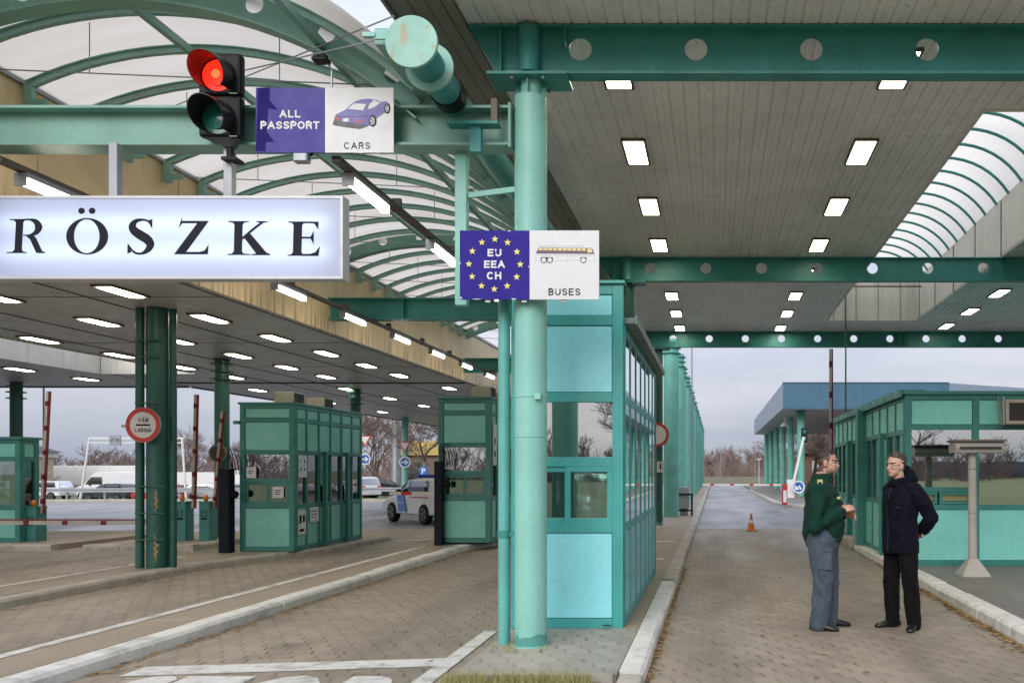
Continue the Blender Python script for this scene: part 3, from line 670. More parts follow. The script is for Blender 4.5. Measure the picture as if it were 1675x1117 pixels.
for i in range(18):
    row_column('roadside_column', -1.40 + (.04 if i % 2 else 0), 27.2 + i * 3.5, .125, 5.75, .24, f'ringed bright green column, {ORD18[i]} of the row beside the wet road', ROWG, 'green column row beside the road')
# columns of the car canopy
pc = thing('pillar_cluster', 'dark green pillar of three pipes with rust patches carrying the customs sign', 'column', (-8.56, 13.05, .12))
mb = MB(); mb.cyl((-8.50, 13.05, .12), (-8.50, 13.05, ZL - .01), .15, n=32); mb.build('main_pipe', DGREEN, pc, smooth=True)
mb = MB(); mb.cyl((-8.725, 12.98, .12), (-8.725, 12.98, ZL - .01), .06, n=20); mb.build('side_pipe', DGREEN, pc, smooth=True)
mb = MB(); mb.cyl((-8.295, 13.1, .12), (-8.295, 13.1, ZL - .01), .05, n=20); mb.build('side_pipe', DGREEN, pc, smooth=True)
for z in (.55, .95, 1.35, 2.6, 3.3, 3.55):
    mb = MB(); mb.box(-8.725, -8.295, 12.86, 12.88, z, z + .02); mb.build('bracket', DGREEN, pc)
mb = MB()
for z, hw in ((1.12, .07), (.40, .10)):
    for k in range(9):
        zz = z + (k - 4) * .045; wv = hw * (1 - abs(k - 4) / 5) * rnd.uniform(.6, 1.2); a = -1.15 + rnd.uniform(-.1, .1)
        p = [(-8.50 + .1515 * math.cos(b), 13.05 + .1515 * math.sin(b)) for b in (a - wv * 2, a + wv * 2)]
        mb.poly([(p[0][0], p[0][1], zz), (p[1][0], p[1][1], zz), (p[1][0], p[1][1], zz + .046), (p[0][0], p[0][1], zz + .046)])
mb.build('rust_patch', paint('rust_patch', (.36, .23, .08), .8, var=.3, scale=14), pc)
for x, y, z0, lab in ((-10.95, 19, .12, 'dark green round column behind the two barrier cabinets'), (-19.6, 24, 0, 'dark green round column behind the leftmost booth'), (-10.93, 26, 0, 'dark green column rising behind the long left booth'), (-14.5, 40, 0, 'green column carrying the yield and arrow signs'), (-14.5, 33, 0, 'thin green column hidden behind the long left booth'), (-13.2, 46, 0, 'slim far green column beside the bare tree behind second booth')):
    if y == 33: continue
    row_column('canopy_column', x, y, z0, ZL - .005, .15, lab, TEAL if y == 40 else DGREEN, 'round columns of the car canopy')

# ------------------------------------------------------------------ lamps
def proto_lamp(w_, l_, oval=False):
    r_ = local('ceiling_lamp', '', 'lamp')
    mb = MB(); t = .022
    mb.box(-w_ / 2 - t, -w_ / 2, -l_ / 2 - t, l_ / 2 + t, -.03, 0); mb.box(w_ / 2, w_ / 2 + t, -l_ / 2 - t, l_ / 2 + t, -.03, 0)
    mb.box(-w_ / 2, w_ / 2, -l_ / 2 - t, -l_ / 2, -.03, 0); mb.box(-w_ / 2, w_ / 2, l_ / 2, l_ / 2 + t, -.03, 0)
    mb.box(-w_ / 2, w_ / 2, -l_ / 2, l_ / 2, -.006, -.0005); mb.build('housing', BROWNT, r_)
    mb = MB()
    if oval:
        pts = []
        for k in range(24):
            a = 2 * math.pi * k / 24; pts.append((math.copysign(abs(math.cos(a)) ** .55, math.cos(a)) * w_ * .485, math.copysign(abs(math.sin(a)) ** .35, math.sin(a)) * l_ * .49))
        mb.prism(pts, 'xy', -.034, -.008)
    else: mb.box(-w_ / 2 + .004, w_ / 2 - .004, -l_ / 2 + .004, l_ / 2 - .004, -.022, -.008)
    mb.build('diffuser', DIFF, r_, bevel=0)
    return r_
NTH = ['nearest', 'second', 'third', 'fourth', 'fifth', 'sixth', 'seventh', 'eighth', 'ninth', 'tenth', 'eleventh', 'twelfth', 'thirteenth', 'last']
first = {}
def put_lamps(key, row, items, z, w_, l_, group, oval=False):
    for i, (x, y) in enumerate(items):
        lab = f'glowing ceiling lamp, {NTH[i]} one in {row}'
        if key not in first:
            first[key] = p = proto_lamp(w_, l_, oval); p.location = (x, y, z); p['label'] = lab; p['group'] = group
        else: dup(first[key], (x, y, z), label=lab)
gr = 'square lamps in the bus canopy ceiling'
put_lamps('b', 'the left row above the bus lane', [(-.93, 7.97 + 2.07 * k) for k in range(8)], ZC - .0005, .235, .74, gr)
put_lamps('b', 'the right row above the bus lane', [(1.71, 7.97 + 2.07 * k) for k in range(8)], ZC - .0005, .235, .74, gr)
put_lamps('b', 'the row right of the skylight opening', [(5.98, 15.95 + 2.07 * k) for k in range(4)], ZC - .0005, .235, .74, gr)
gr = 'long lamps in the car canopy ceiling'
put_lamps('c', 'the row nearest the yellow fascia', [(-8.16, 11.76 + 2.07 * k) for k in range(6)] + [(-7.95, 25.6), (-7.95, 29.0), (-7.95, 32.5)], ZL - .0005, .25, .74, gr, True)
put_lamps('c', 'the second row from the yellow fascia', [(-10.2, 12.1 + 2.07 * k) for k in range(6)] + [(-11.1, 25.8), (-11.1, 29.2), (-11.1, 32.6), (-11.1, 36)], ZL - .0005, .25, .74, gr, True)
put_lamps('c', 'the third row from the yellow fascia', [(-12.7, 16.1 + 2.15 * k) for k in range(4)] + [(-14, 26.2), (-14, 31), (-14, 36)], ZL - .0005, .25, .74, gr, True)
put_lamps('c', 'the row beyond the roof opening', [(-16.9, 20.8), (-16.9, 23), (-16.9, 18.5), (-16.9, 16.3)], ZL - .0005, .25, .74, gr, True)
def proto_tube():
    r_ = local('tube_lamp', '', 'lamp')
    mb = MB(); mb.prism([(-.055, .03), (.055, .03), (.05, .075), (-.05, .075)], 'xz', -.40, .40); mb.build('housing', GREYM, r_)
    mb = MB(); mb.cyl((0, -.385, .0), (0, .385, .0), .036, n=12); mb.build('tube', TUBE, r_, smooth=True)
    mb = MB(); mb.box(-.05, .05, -.42, -.401, -.045, .06); mb.build('end_cap', GREYM, r_); mb = MB(); mb.box(-.05, .05, .401, .42, -.045, .06); mb.build('end_cap', GREYM, r_)
    return r_
pt = None
for x, row, n in ((-6.0, 'the tube row beside the yellow fascia', 8), (-3.17, 'the tube row in the middle of the vault', 3)):
    for i in range(n):
        lab = f'bright fluorescent batten, {NTH[i]} one in {row}'; loc = (x, 7.80 + 2.13 * i, 4.10)
        if pt is None: pt = proto_tube(); pt.location = loc; pt['label'] = lab; pt['group'] = 'fluorescent battens below the vault'
        else: dup(pt, loc, label=lab)
    mb = MB((x, 7, 4.2)); mb.box(x - .035, x + .035, 7.15, 23.4, 4.176, 4.225)
    for k in range(9): mb.box(x - .045, x + .045, 8.5 + k * 1.8, 8.54 + k * 1.8, 4.17, 4.30)
    mb.build('lamp_rail', BROWNT, label=f'dark mounting rail of {row}', cat='rail', group='lamp rails under the vault')
# ------------------------------------------------------------------ signs
class Sheet:
    """drawing sheet of an upright sign facing -Y: drawing units run right and down from the sign's own corner"""
    def __init__(s, x0, z0, k, y): s.x0, s.z0, s.k, s.y = x0, z0, k, y; s.layer = 0
    def p(s, a, b): return (s.x0 + a * s.k, s.y - .0012 * s.layer, s.z0 - b * s.k)
    def poly(s, mb, pts): mb.poly([s.p(a, b) for a, b in pts])
    def rect(s, mb, a0, b0, a1, b1): s.poly(mb, [(a0, b0), (a1, b0), (a1, b1), (a0, b1)])
    def ell(s, mb, a, b, ra, rb, n=24, a0=0, a1=2 * math.pi): s.poly(mb, [(a + ra * math.cos(a0 + (a1 - a0) * k / n), b + rb * math.sin(a0 + (a1 - a0) * k / n)) for k in range(n + (0 if a1 - a0 > 6.2 else 1))])
    def ring(s, mb, a, b, ra, rb, ia, ib, n=36, io=0):
        for k in range(n):
            t0, t1 = 2 * math.pi * k / n, 2 * math.pi * (k + 1) / n
            s.poly(mb, [(a + ra * math.cos(t0), b + rb * math.sin(t0)), (a + ra * math.cos(t1), b + rb * math.sin(t1)), (a + io + ia * math.cos(t1), b + ib * math.sin(t1)), (a + io + ia * math.cos(t0), b + ib * math.sin(t0))])
    def stroke(s, mb, pts, ws):
        # smooth the centre line, then lay a strip of changing width
        P = [Vector(p) for p in pts]; out = []
        for i in range(len(P) - 1):
            p0, p1, p2, p3 = P[max(0, i - 1)], P[i], P[i + 1], P[min(len(P) - 1, i + 2)]
            for k in range(6):
                t = k / 6; q = .5 * ((2 * p1) + (p2 - p0) * t + (2 * p0 - 5 * p1 + 4 * p2 - p3) * t * t + (3 * p1 - p0 - 3 * p2 + p3) * t ** 3)
                out.append((q, ws[i] + (ws[i + 1] - ws[i]) * t))
        out.append((P[-1], ws[-1])); L_ = []
        for i, (q, w_) in enumerate(out):
            d = (out[min(i + 1, len(out) - 1)][0] - out[max(i - 1, 0)][0]).normalized(); n_ = Vector((-d.y, d.x)) * w_ / 2; L_.append((q + n_, q - n_))
        for (a, b), (c, d) in zip(L_, L_[1:]): s.poly(mb, [a, b, d, c])
    def text(s, mb, txt, a, b, h, w_=None, bold=.0):
        x, y, z = s.p(a, b); text_mb(mb, txt, x, z, h * s.k, y, None if w_ is None else w_ * s.k, 'xz', bold)


def _arc(cx, cy, rx, ry, a0, a1, n=14): return [(cx + rx * math.cos(R(a0 + (a1 - a0) * k / n)), cy + ry * math.sin(R(a0 + (a1 - a0) * k / n))) for k in range(n + 1)]
GLY = {'A': (.78, [[(0, 1), (.5, 0)], [(.5, 0), (1, 1)], [(.22, .66), (.78, .66)]]), 'E': (.58, [[(0, 0), (0, 1)], [(0, 0), (1, 0)], [(0, .48), (.9, .48)], [(0, 1), (1, 1)]]),
 'U': (.66, [[(0, 0), (0, .66)] + _arc(.5, .64, .5, .36, 180, 0) + [(1, .64), (1, 0)]]), 'C': (.72, [_arc(.5, .5, .52, .5, -42, -318, 26)]), 'H': (.66, [[(0, 0), (0, 1)], [(1, 0), (1, 1)], [(0, .48), (1, .48)]]),
 'B': (.62, [[(0, 0), (0, 1)], [(0, 0), (.6, 0)] + _arc(.6, .24, .36, .24, -90, 90) + [(0, .48)], [(.5, .48), (.62, .48)] + _arc(.62, .74, .38, .26, -90, 90) + [(0, 1)]]),
 'S': (.62, [[(.98, .24)] + _arc(.5, .25, .46, .25, -15, -180, 10) + [(.06, .34), (.3, .46), (.7, .54), (.95, .66)] + _arc(.5, .75, .48, .25, 0, 168, 12)]),
 'L': (.54, [[(0, 0), (0, 1)], [(0, 1), (1, 1)]]), 'P': (.60, [[(0, 0), (0, 1)], [(0, 0), (.6, 0)] + _arc(.6, .27, .4, .27, -90, 90) + [(0, .54)]]), 'O': (.76, [_arc(.5, .5, .5, .5, 0, 360, 32)]),
 'R': (.64, [[(0, 0), (0, 1)], [(0, 0), (.6, 0)] + _arc(.6, .255, .36, .255, -90, 90) + [(0, .51)], [(.55, .51), (.82, .66), (.94, 1)]]), 'T': (.62, [[(0, 0), (1, 0)], [(.5, 0), (.5, 1)]]),
 'V': (.74, [[(0, 0), (.5, 1)], [(.5, 1), (1, 0)]]), 'M': (.80, [[(0, 1), (0, 0)], [(0, 0), (.5, .8)], [(.5, .8), (1, 0)], [(1, 0), (1, 1)]]), 'I': (.16, [[(.5, 0), (.5, 1)]]), 'N': (.66, [[(0, 1), (0, 0)], [(0, 0), (1, 1)], [(1, 1), (1, 0)]]),
 'Á': (.78, [[(0, 1), (.5, 0)], [(.5, 0), (1, 1)], [(.22, .66), (.78, .66)], [(.45, -.2), (.66, -.36)]])}
def block(S, mb, txt, a, b, h, w_, bold=.17, gap=.24):
    """grotesque capitals drawn with even strokes; h capital height, w_ full width, in drawing units"""
    t = h * bold; hh = h - t; ws = [GLY[c][0] for c in txt]; tot = sum(ws) + (len(txt) - 1) * (gap + bold) ; kx = (w_ - t) / tot; x = a - w_ / 2 + t / 2; L0 = S.layer
    for c, wd in zip(txt, ws):
        S.layer = L0
        for line in GLY[c][1]:
            P = [Vector((x + p[0] * wd * kx, b - h / 2 + t / 2 + p[1] * hh)) for p in line]
            closed = (P[0] - P[-1]).length < 1e-4
            # square ends
            if not closed: P[0] = P[0] + (P[0] - P[1]).normalized() * t / 2 * (.98 if len(P) == 2 else .3 if c in 'CS' else .98); P[-1] = P[-1] + (P[-1] - P[-2]).normalized() * t / 2 * (.98 if len(P) == 2 else .3 if c in 'CS' else .98)
            Q = []
            for i, p in enumerate(P):
                d0 = (p - P[i - 1]).normalized() if i else ((p - P[-2]).normalized() if closed else (P[1] - p).normalized()); d1 = (P[i + 1] - p).normalized() if i < len(P) - 1 else ((P[1] - p).normalized() if closed else d0)
                d = (d0 + d1).normalized(); n_ = Vector((-d.y, d.x)) * t / 2 / max(.5, d.dot(d1)); Q.append((p + n_, p - n_))
            for (p, q), (r, s_) in zip(Q, Q[1:]): S.poly(mb, [p, q, s_, r])
            S.layer += .12
        x += (wd + gap + bold) * kx
    S.layer = L0

# --- bus sign on the pillar
eu = thing('lane_sign', 'blue and white sign with yellow stars and a bus on the pillar', 'sign', (-1.57, 7.04, 3.02))
K = 7.02 / 1400; S = Sheet((752 - 1170) * K, 1.6 + (769 - 377) * K, K, 7.02)
def plate(root, S, a0, b0, a1, b1, name, m, th=.012, dy=.0):
    mb = MB(); x0, _, z1 = S.p(a0, b0); x1, _, z0 = S.p(a1, b1); mb.box(x0, x1, S.y + dy, S.y + dy + th, z0, z1); return mb.build(name, m, root, bevel=.0015)
plate(eu, S, 0, 0, 113.6, 113, 'blue_plate', SIGNB); plate(eu, S, 114.2, 0, 228, 113, 'white_plate', SIGNW)
S.layer = 1; mb = MB()
CR = lambda a, b: (a / 6.7 - 12, b / 6.7 - 7)
stars = [(467, 143), (606, 180), (708, 282), (744, 420), (706, 556), (601, 655), (460, 690), (320, 655), (217, 553), (181, 415), (220, 275), (324, 178)]
def star(S, mb, a, b, r):
    for k in range(5):
        t = -math.pi / 2 + k * 2 * math.pi / 5; q = .40
        S.poly(mb, [(a, b), (a + q * r * math.cos(t - math.pi / 5), b + q * r * math.sin(t - math.pi / 5)), (a + r * math.cos(t), b + r * math.sin(t)), (a + q * r * math.cos(t + math.pi / 5), b + q * r * math.sin(t + math.pi / 5))])
mb.bm.free()
for a, b in stars: mb = MB(); A = CR(a, b); star(S, mb, A[0] + .5, A[1] + .6, 6.6); mb.build('star_edge', SIGNBD, eu)
S.layer = 2; mb = MB()
mb.bm.free()
for a, b in stars: mb = MB(); star(S, mb, *CR(a, b), 6.0); mb.build('star', YSTAR, eu)
mb = MB()
block(S, mb, 'EU', *CR(462, 292), 12.2, 22.5, .215, .2); block(S, mb, 'EEA', *CR(462, 418), 12.2, 34, .215, .18); block(S, mb, 'CH', *CR(458, 543), 12.4, 23.5, .215, .2)
mb.build('lettering', WHITE, eu); mb = MB(); S.layer = 1
for px, py, w_, h_ in ((84, 111.2, 9, 2.2), (78, .2, 6, 1.6), (.2, 109, 4, 3), (.2, 52, 1.6, 3.4), (112, 58, 1.6, 3), (20, 111.8, 16, 1.2)): S.poly(mb, [(px, py), (px + w_ * .4, py - h_ * .1), (px + w_, py + h_ * .3), (px + w_ * .7, py + h_), (px + w_ * .2, py + h_ * .8)])
mb.build('paint_chip', SIGNW, eu); S.layer = 2; mb = MB(); block(S, mb, 'BUSES', *CR(1228, 720), 11, 52, .15, .24); mb.build('lettering', NEARBLK, eu)
mb = MB(); S.layer = 1
for a, b, c, d in ((945, 222, 1440, 216), (905, 318, 1560, 322), (905, 376, 1560, 379), (950, 300, 1555, 303)): S.rect(mb, *CR(a, b), *CR(c, d))
for x in (905, 1155, 1258, 1320, 1556): S.rect(mb, *CR(x, 322), *CR(x + 4, 376))
mb.build('bus_outline', paint('pale_outline', (.42, .42, .46), .4), eu)
mb = MB(); S.poly(mb, [CR(*p) for p in ((913, 300), (945, 236), (1532, 240), (1557, 304))]); mb.build('bus_body', paint('bus_dark', (.10, .07, .10), .4), eu)
S.layer = 2; mb = MB()
for k in range(10): S.rect(mb, *CR(946 + k * 52.5, 241 + k * .4), *CR(990 + k * 52.5, 265 + k * .7))
S.rect(mb, *CR(1478, 248), *CR(1532, 290)); mb.build('bus_windows', paint('bus_yellow', (.72, .55, .25), .4), eu)
mb = MB(); S.layer = 1
for x in (1002, 1068, 1436): A = CR(x, 372); S.rect(mb, A[0] - 5, A[1] - 4.5, A[0] + 5, A[1]); S.ell(mb, *A, 5, 5)
mb.build('bus_tyres', NEARBLK, eu); S.layer = 2; mb = MB()
for x in (1002, 1068, 1436): S.ell(mb, *CR(x, 372), 3.9, 3.9)
A = CR(1552, 368); mb.build('bus_hubs', SIGNW, eu)
mb = MB()
for sx in (-.3, .0, .32): mb.box(-1.57 + sx - .02, -1.57 + sx + .02, 7.033, 7.06, 2.98, 3.56)
mb.box(-2.0, -1.2, 7.06, 7.10, 3.2, 3.24); mb.box(-2.0, -1.2, 7.06, 7.10, 3.42, 3.46); mb.build('mounting_rail', GREYM, eu)

# --- passport sign on the beam
al = thing('lane_sign', 'blue and white all passport sign with a blue car picture on the beam', 'sign', (-3.3, 7.09, 4.25))
S = Sheet((414 - 1170) * K, 1.6 + (769 - 140) * K, K, 7.06)
CR = lambda a, b: (a / 6.7 - 14, b / 6.7 - 10)
plate(al, S, 0, 0, 113.2, 107, 'blue_plate', paint('sign_blue_pale', (.058, .050, .30), .35, var=.05, fine=.08, spec=.2)); plate(al, S, 113.8, 0, 227, 107, 'white_plate', SIGNW)
S.layer = 1; mb = MB(); block(S, mb, 'ALL', *CR(472, 357), 12.4, 34.5, .21, .2); block(S, mb, 'PASSPORT', *CR(472, 482), 12.6, 97, .21, .15); mb.build('lettering', WHITE, al)
mb = MB(); S.layer = .4; S.poly(mb, [CR(*p) for p in ((94, 772), (118, 70), (250, 70), (246, 205), (236, 300), (214, 540), (204, 672), (204, 772))]); S.layer = .5; S.poly(mb, [CR(*p) for p in ((246, 205), (338, 316), (237, 299))]); S.poly(mb, [CR(*p) for p in ((214, 545), (298, 662), (205, 672))]); mb.build('dark_blue_strip', SIGNBD, al); S.layer = 1  # darker blue strip with two spikes along the left edge of the plate
mb = MB(); block(S, mb, 'CARS', *CR(1212, 708), 11, 43, .15, .24); mb.build('lettering', LETTER, al)
CB = paint('picture_car_blue', (.06, .055, .34), .3)
mb = MB(); S.layer = 1
S.poly(mb, [CR(*p) for p in ((955, 440), (962, 400), (978, 365), (1090, 308), (1140, 258), (1190, 220), (1250, 198), (1340, 190), (1420, 202), (1475, 226), (1530, 218), (1560, 233), (1579, 268), (1550, 330), (1490, 362), (1425, 408), (1400, 470), (1330, 492), (1245, 515), (960, 470))]); mb.build('picture_body', CB, al)
mb = MB(); S.layer = 2; S.poly(mb, [CR(*p) for p in ((943, 468), (958, 428), (1060, 446), (1262, 470), (1335, 492), (1242, 524), (1080, 505), (955, 482))])
S.poly(mb, [CR(*p) for p in ((966, 392), (1000, 385), (1300, 384), (1330, 378), (1330, 383), (1300, 390), (1000, 391), (966, 397))]); mb.build('picture_bumper', paint('picture_grey', (.06, .06, .08), .4), al)
mb = MB(); S.poly(mb, [CR(*p) for p in ((1110, 305), (1175, 243), (1312, 250), (1280, 320))]); S.poly(mb, [CR(*p) for p in ((1327, 310), (1350, 250), (1400, 206), (1472, 236), (1400, 285))])
S.layer = 3; S.rect(mb, *CR(1058, 408), *CR(1122, 446)); mb.build('picture_windows', SIGNW, al)
mb = MB(); S.layer = 2; S.rect(mb, *CR(972, 397), *CR(1018, 434)); S.rect(mb, *CR(1185, 425), *CR(1275, 450)); mb.build('picture_lamps', paint('picture_red', (.42, .06, .06), .4), al)
mb = MB(); S.layer = 3; S.ell(mb, *CR(1385, 437), 6.0, 9.2); S.ell(mb, *CR(1545, 300), 4.8, 8); mb.build('picture_tyres', NEARBLK, al)
mb = MB(); S.layer = 4; S.ell(mb, *CR(1383, 437), 4.2, 7.0); S.ell(mb, *CR(1545, 300), 3.2, 5.8); mb.build('picture_rims', paint('picture_rim', (.5, .5, .52), .4), al)
mb = MB(); S.layer = 5
for k in range(5):
    t = k * 2 * math.pi / 5; c = CR(1383, 437); S.ell(mb, c[0] + 2.5 * math.cos(t), c[1] + 4.2 * math.sin(t), .8, 1.3, 8); c = CR(1545, 300); S.ell(mb, c[0] + 1.9 * math.cos(t), c[1] + 3.4 * math.sin(t), .6, 1.0, 8)
mb.build('picture_spokes', NEARBLK, al)
mb = MB()
for x in (-3.62, -2.95): mb.box(x - .02, x + .02, 7.074, 7.13, 4.25, 4.72)
mb.build('mounting_rail', GREYM, al)

# --- illuminated town sign
ro = thing('town_sign', 'long backlit box sign with dark serif letters hanging under the beam', 'sign', (-4.6, 7.15, 3.2))
K2 = 7.05 / 1400; x0, x1 = (-22 - 1170) * K2, (557 - 1170) * K2; z1, z0 = 1.6 + (769 - 325) * K2, 1.6 + (769 - 452) * K2
mb = MB(); t = .022; yf, yb = 7.05, 7.17
mb.box(x0 - t, x1 + t, yf - .008, yb, z1, z1 + t); mb.box(x0 - t, x1 + t, yf - .008, yb, z0 - t, z0); mb.box(x0 - t, x0, yf - .008, yb, z0, z1); mb.box(x1, x1 + t, yf - .008, yb, z0, z1); mb.box(x0, x1, yb - .01, yb - .001, z0, z1)
mb.build('case', paint('sign_case', (.55, .56, .6), .4, .2, var=.08), ro)
ml, t_, b_ = mat_base('opal_panel'); t_.nodes.remove(b_); o_ = t_.nodes['Material Output']
a_ = nd(t_, 'ShaderNodeBsdfTranslucent', Color=(.84, .90, 1, 1)); c_ = nd(t_, 'ShaderNodeBsdfPrincipled', Roughness=.25); c_.inputs['Base Color'].default_value = (.62, .66, .80, 1)
mx_ = nd(t_, 'ShaderNodeMixShader'); mx_.inputs[0].default_value = .5; t_.links.new(c_.outputs[0], mx_.inputs[1]); t_.links.new(a_.outputs[0], mx_.inputs[2]); t_.links.new(mx_.outputs[0], o_.inputs['Surface'])
mb = MB(); mb.poly([(x0, yf, z0), (x1, yf, z0), (x1, yf, z1), (x0, yf, z1)]); mb.build('opal_panel', ml, ro)
STUB = emis('sign_tube', (.66, .76, 1), 3.7)
for k, zz in enumerate((z0 + .2, z1 - .2)):
    mb = MB(); mb.cyl((x0 + .1, 7.13, zz), (x1 - .1, 7.13, zz), .018, n=10); mb.build('sign_tube', STUB, ro, smooth=True)
S = Sheet(0 * K2 + (0 - 1170) * K2, 1.6 + (769 - 320) * K2, K2 / 2.939, yf - .001)
def letter(fn):
    mb = MB(); S.layer = 1; fn(mb); return mb.build('letter', paint('sign_letter', (.022, .022, .032), .6, var=.1, spec=.1) if 'sign_letter' not in MT else MT['sign_letter'], ro)
def nxt(): S.layer += .25
def serif(mb, a0, a1, b, up, sx0, sx1):
    """slab serif from a0..a1 at base line b, bracketed up (or down) to a stem sx0..sx1"""
    t = 6 * up; S.poly(mb, [(a0, b), (a1, b), (a1, b - t * .8), (sx1 + 8, b - t * 1.2), (sx1, b - t * 3), (sx0, b - t * 3), (sx0 - 8, b - t * 1.2), (a0, b - t * .8)]); nxt()
def LR(mb):
    S.poly(mb, [(78, 118), (114, 118), (106, 272), (70, 272)]); nxt(); serif(mb, 33, 130, 277, 1, 70, 106); serif(mb, 48, 114, 113, -1, 78, 113)
    S.stroke(mb, [(108, 117), (145, 116), (174, 127), (187, 152), (174, 178), (145, 190), (112, 191)], [7, 9, 26, 37, 24, 8, 5]); nxt()
    S.poly(mb, [(122, 190), (158, 186), (176, 205), (204, 266), (220, 273), (220, 277), (176, 277), (146, 212)]); nxt()
def LO(mb):
    S.ring(mb, 420, 196, 101, 88, 61, 81, 48, -2); nxt(); S.ell(mb, 393, 74, 16, 15); S.ell(mb, 444, 74, 16, 15)
def LS(mb):
    S.stroke(mb, [(730, 154), (716, 127), (690, 117), (655, 123), (638, 145), (645, 168), (675, 190), (708, 211), (723, 236), (710, 262), (680, 279), (645, 272), (618, 236)], [3, 9, 10, 20, 36, 40, 44, 44, 40, 27, 11, 11, 3]); nxt()
    S.poly(mb, [(712, 120), (734, 114), (733, 158), (726, 152)]); nxt(); S.poly(mb, [(614, 232), (622, 238), (634, 272), (613, 280)])
def LZ(mb):
    S.poly(mb, [(872, 122), (1005, 122), (1003, 127), (985, 134), (872, 134)]); nxt(); S.poly(mb, [(876, 104), (878, 134), (858, 158)]); nxt()
    S.poly(mb, [(950, 132), (1003, 126), (896, 272), (838, 281)]); nxt(); S.poly(mb, [(838, 283), (846, 271), (990, 271), (1000, 283)]); nxt(); S.poly(mb, [(1004, 236), (1001, 284), (958, 272), (985, 264)])
def LK(mb):
    S.poly(mb, [(1128, 126), (1168, 126), (1164, 282), (1124, 282)]); nxt(); serif(mb, 1094, 1205, 286, 1, 1124, 1164); serif(mb, 1097, 1197, 123, -1, 1128, 1168)
    S.stroke(mb, [(1160, 212), (1215, 165), (1266, 126)], [10, 12, 11]); nxt(); S.poly(mb, [(1232, 123), (1290, 124), (1285, 129), (1262, 133), (1240, 130)]); nxt()
    S.poly(mb, [(1172, 200), (1200, 178), (1282, 274), (1300, 281), (1300, 287), (1238, 287)]); nxt(); S.poly(mb, [(1208, 287), (1210, 282), (1240, 278), (1250, 287)])
def LE(mb):
    S.poly(mb, [(1412, 128), (1454, 128), (1450, 286), (1408, 286)]); nxt(); serif(mb, 1383, 1452, 290, 1, 1408, 1450); serif(mb, 1386, 1456, 125, -1, 1412, 1454)
    S.poly(mb, [(1450, 125), (1532, 126), (1532, 134), (1452, 134)]); nxt(); S.poly(mb, [(1533, 126), (1531, 164), (1512, 136), (1490, 134)]); nxt()
    S.poly(mb, [(1450, 198), (1500, 199), (1500, 207), (1450, 207)]); nxt(); S.poly(mb, [(1510, 170), (1509, 236), (1494, 207), (1470, 203), (1494, 198)]); nxt()
    S.poly(mb, [(1448, 281), (1520, 280), (1534, 291), (1448, 291)]); nxt(); S.poly(mb, [(1539, 243), (1532, 291), (1490, 281), (1518, 272)])
for fn in (LR, LO, LS, LZ, LK, LE): letter(fn)
for px in (194, 380):
    mb = MB(); x = (px - 1170) * 7.15 / 1400; mb.box(x - .035, x + .035, 7.08, 7.15, z1 + t, 4.309); mb.build('hanger', paint('hanger_grey', (.36, .38, .42), .45, .3, var=.1) if 'hanger_grey' not in MT else MT['hanger_grey'], ro, bevel=.004)

# --- traffic light
tl = thing('traffic_light', 'black two lamp traffic light showing red above the town sign', 'traffic light', (-4.08, 7.05, 4.25))
mb = MB(); mb.box(-4.23, -3.885, 7.0, 7.085, 4.33, 4.665); mb.box(-4.23, -3.885, 7.0, 7.085, 4.672, 5.01); mb.build('housing', BLACK, tl, bevel=.02)
mb = MB(); mb.prism([(-4.2, 4.328), (-3.92, 4.328), (-3.96, 4.25), (-4.02, 4.25)], 'xz', 7.01, 7.08); mb.cyl((-3.99, 7.045, 4.17), (-3.99, 7.045, 4.26), .03, n=12); mb.box(-4.05, -3.93, 7.01, 7.14, 4.145, 4.17); mb.build('bracket', BLACK, tl)
for z, m in ((4.825, REDL), (4.475, GRNL)):
    mb = MB()
    ax = Vector((0, -1, -.12)).normalized(); c = Vector((-4.065, 6.995, z))
    for ri, rn, dd in ((0, .045, .028), (.045, .09, .02), (.09, .128, .0)):
        for k in range(28):
            a0, a1 = 2 * math.pi * k / 28, 2 * math.pi * (k + 1) / 28
            d1 = {.028: .022, .02: .012, .0: 0}[dd]
            q = [c + Vector((r * math.cos(a), -d_, r * math.sin(a))) for r, a, d_ in ((ri, a0, dd), (rn, a0, d1), (rn, a1, d1), (ri, a1, dd))]
            if ri == 0: q = q[1:] + [] if False else [q[0], q[1], q[2]]
            mb.poly(q)
    mb.build('lens', m, tl, smooth=True)
    if m is REDL: mb = MB(); mb.cyl((c.x, c.y - .034, z), (c.x, c.y - .029, z), .036, n=20); mb.build('lamp', REDC, tl, smooth=True)
    mb = MB(); n = 26; vis = []
    for k in range(n + 1):
        a = R(-52) + (R(284)) * k / n; top = max(0, math.sin(a)) ; ln = .10 + .15 * (.5 + .5 * math.sin(a))
        row = []
        for rr in (.142, .135):
            row.append([c + Vector((rr * math.cos(a), 0.002, rr * math.sin(a))), c + Vector((rr * math.cos(a) * .99, -ln, rr * math.sin(a) * .99 - ln * .16))])
        vis.append([[mb.v(p) for p in r_] for r_ in row])
    for A, B in zip(vis, vis[1:]):
        mb.f([A[0][0], A[0][1], B[0][1], B[0][0]]); mb.f([A[1][0], B[1][0], B[1][1], A[1][1]]); mb.f([A[0][1], A[1][1], B[1][1], B[0][1]])
    mb.build('visor', paint('visor_black', (.015, .012, .014), .3, var=.1) if 'visor_black' not in MT else MT['visor_black'], tl, smooth=True)
    mb = MB(); mb.box(-3.97, -3.91, 6.992, 6.999, z - .15, z - .144); mb.build('label_plate', WHITE, tl)

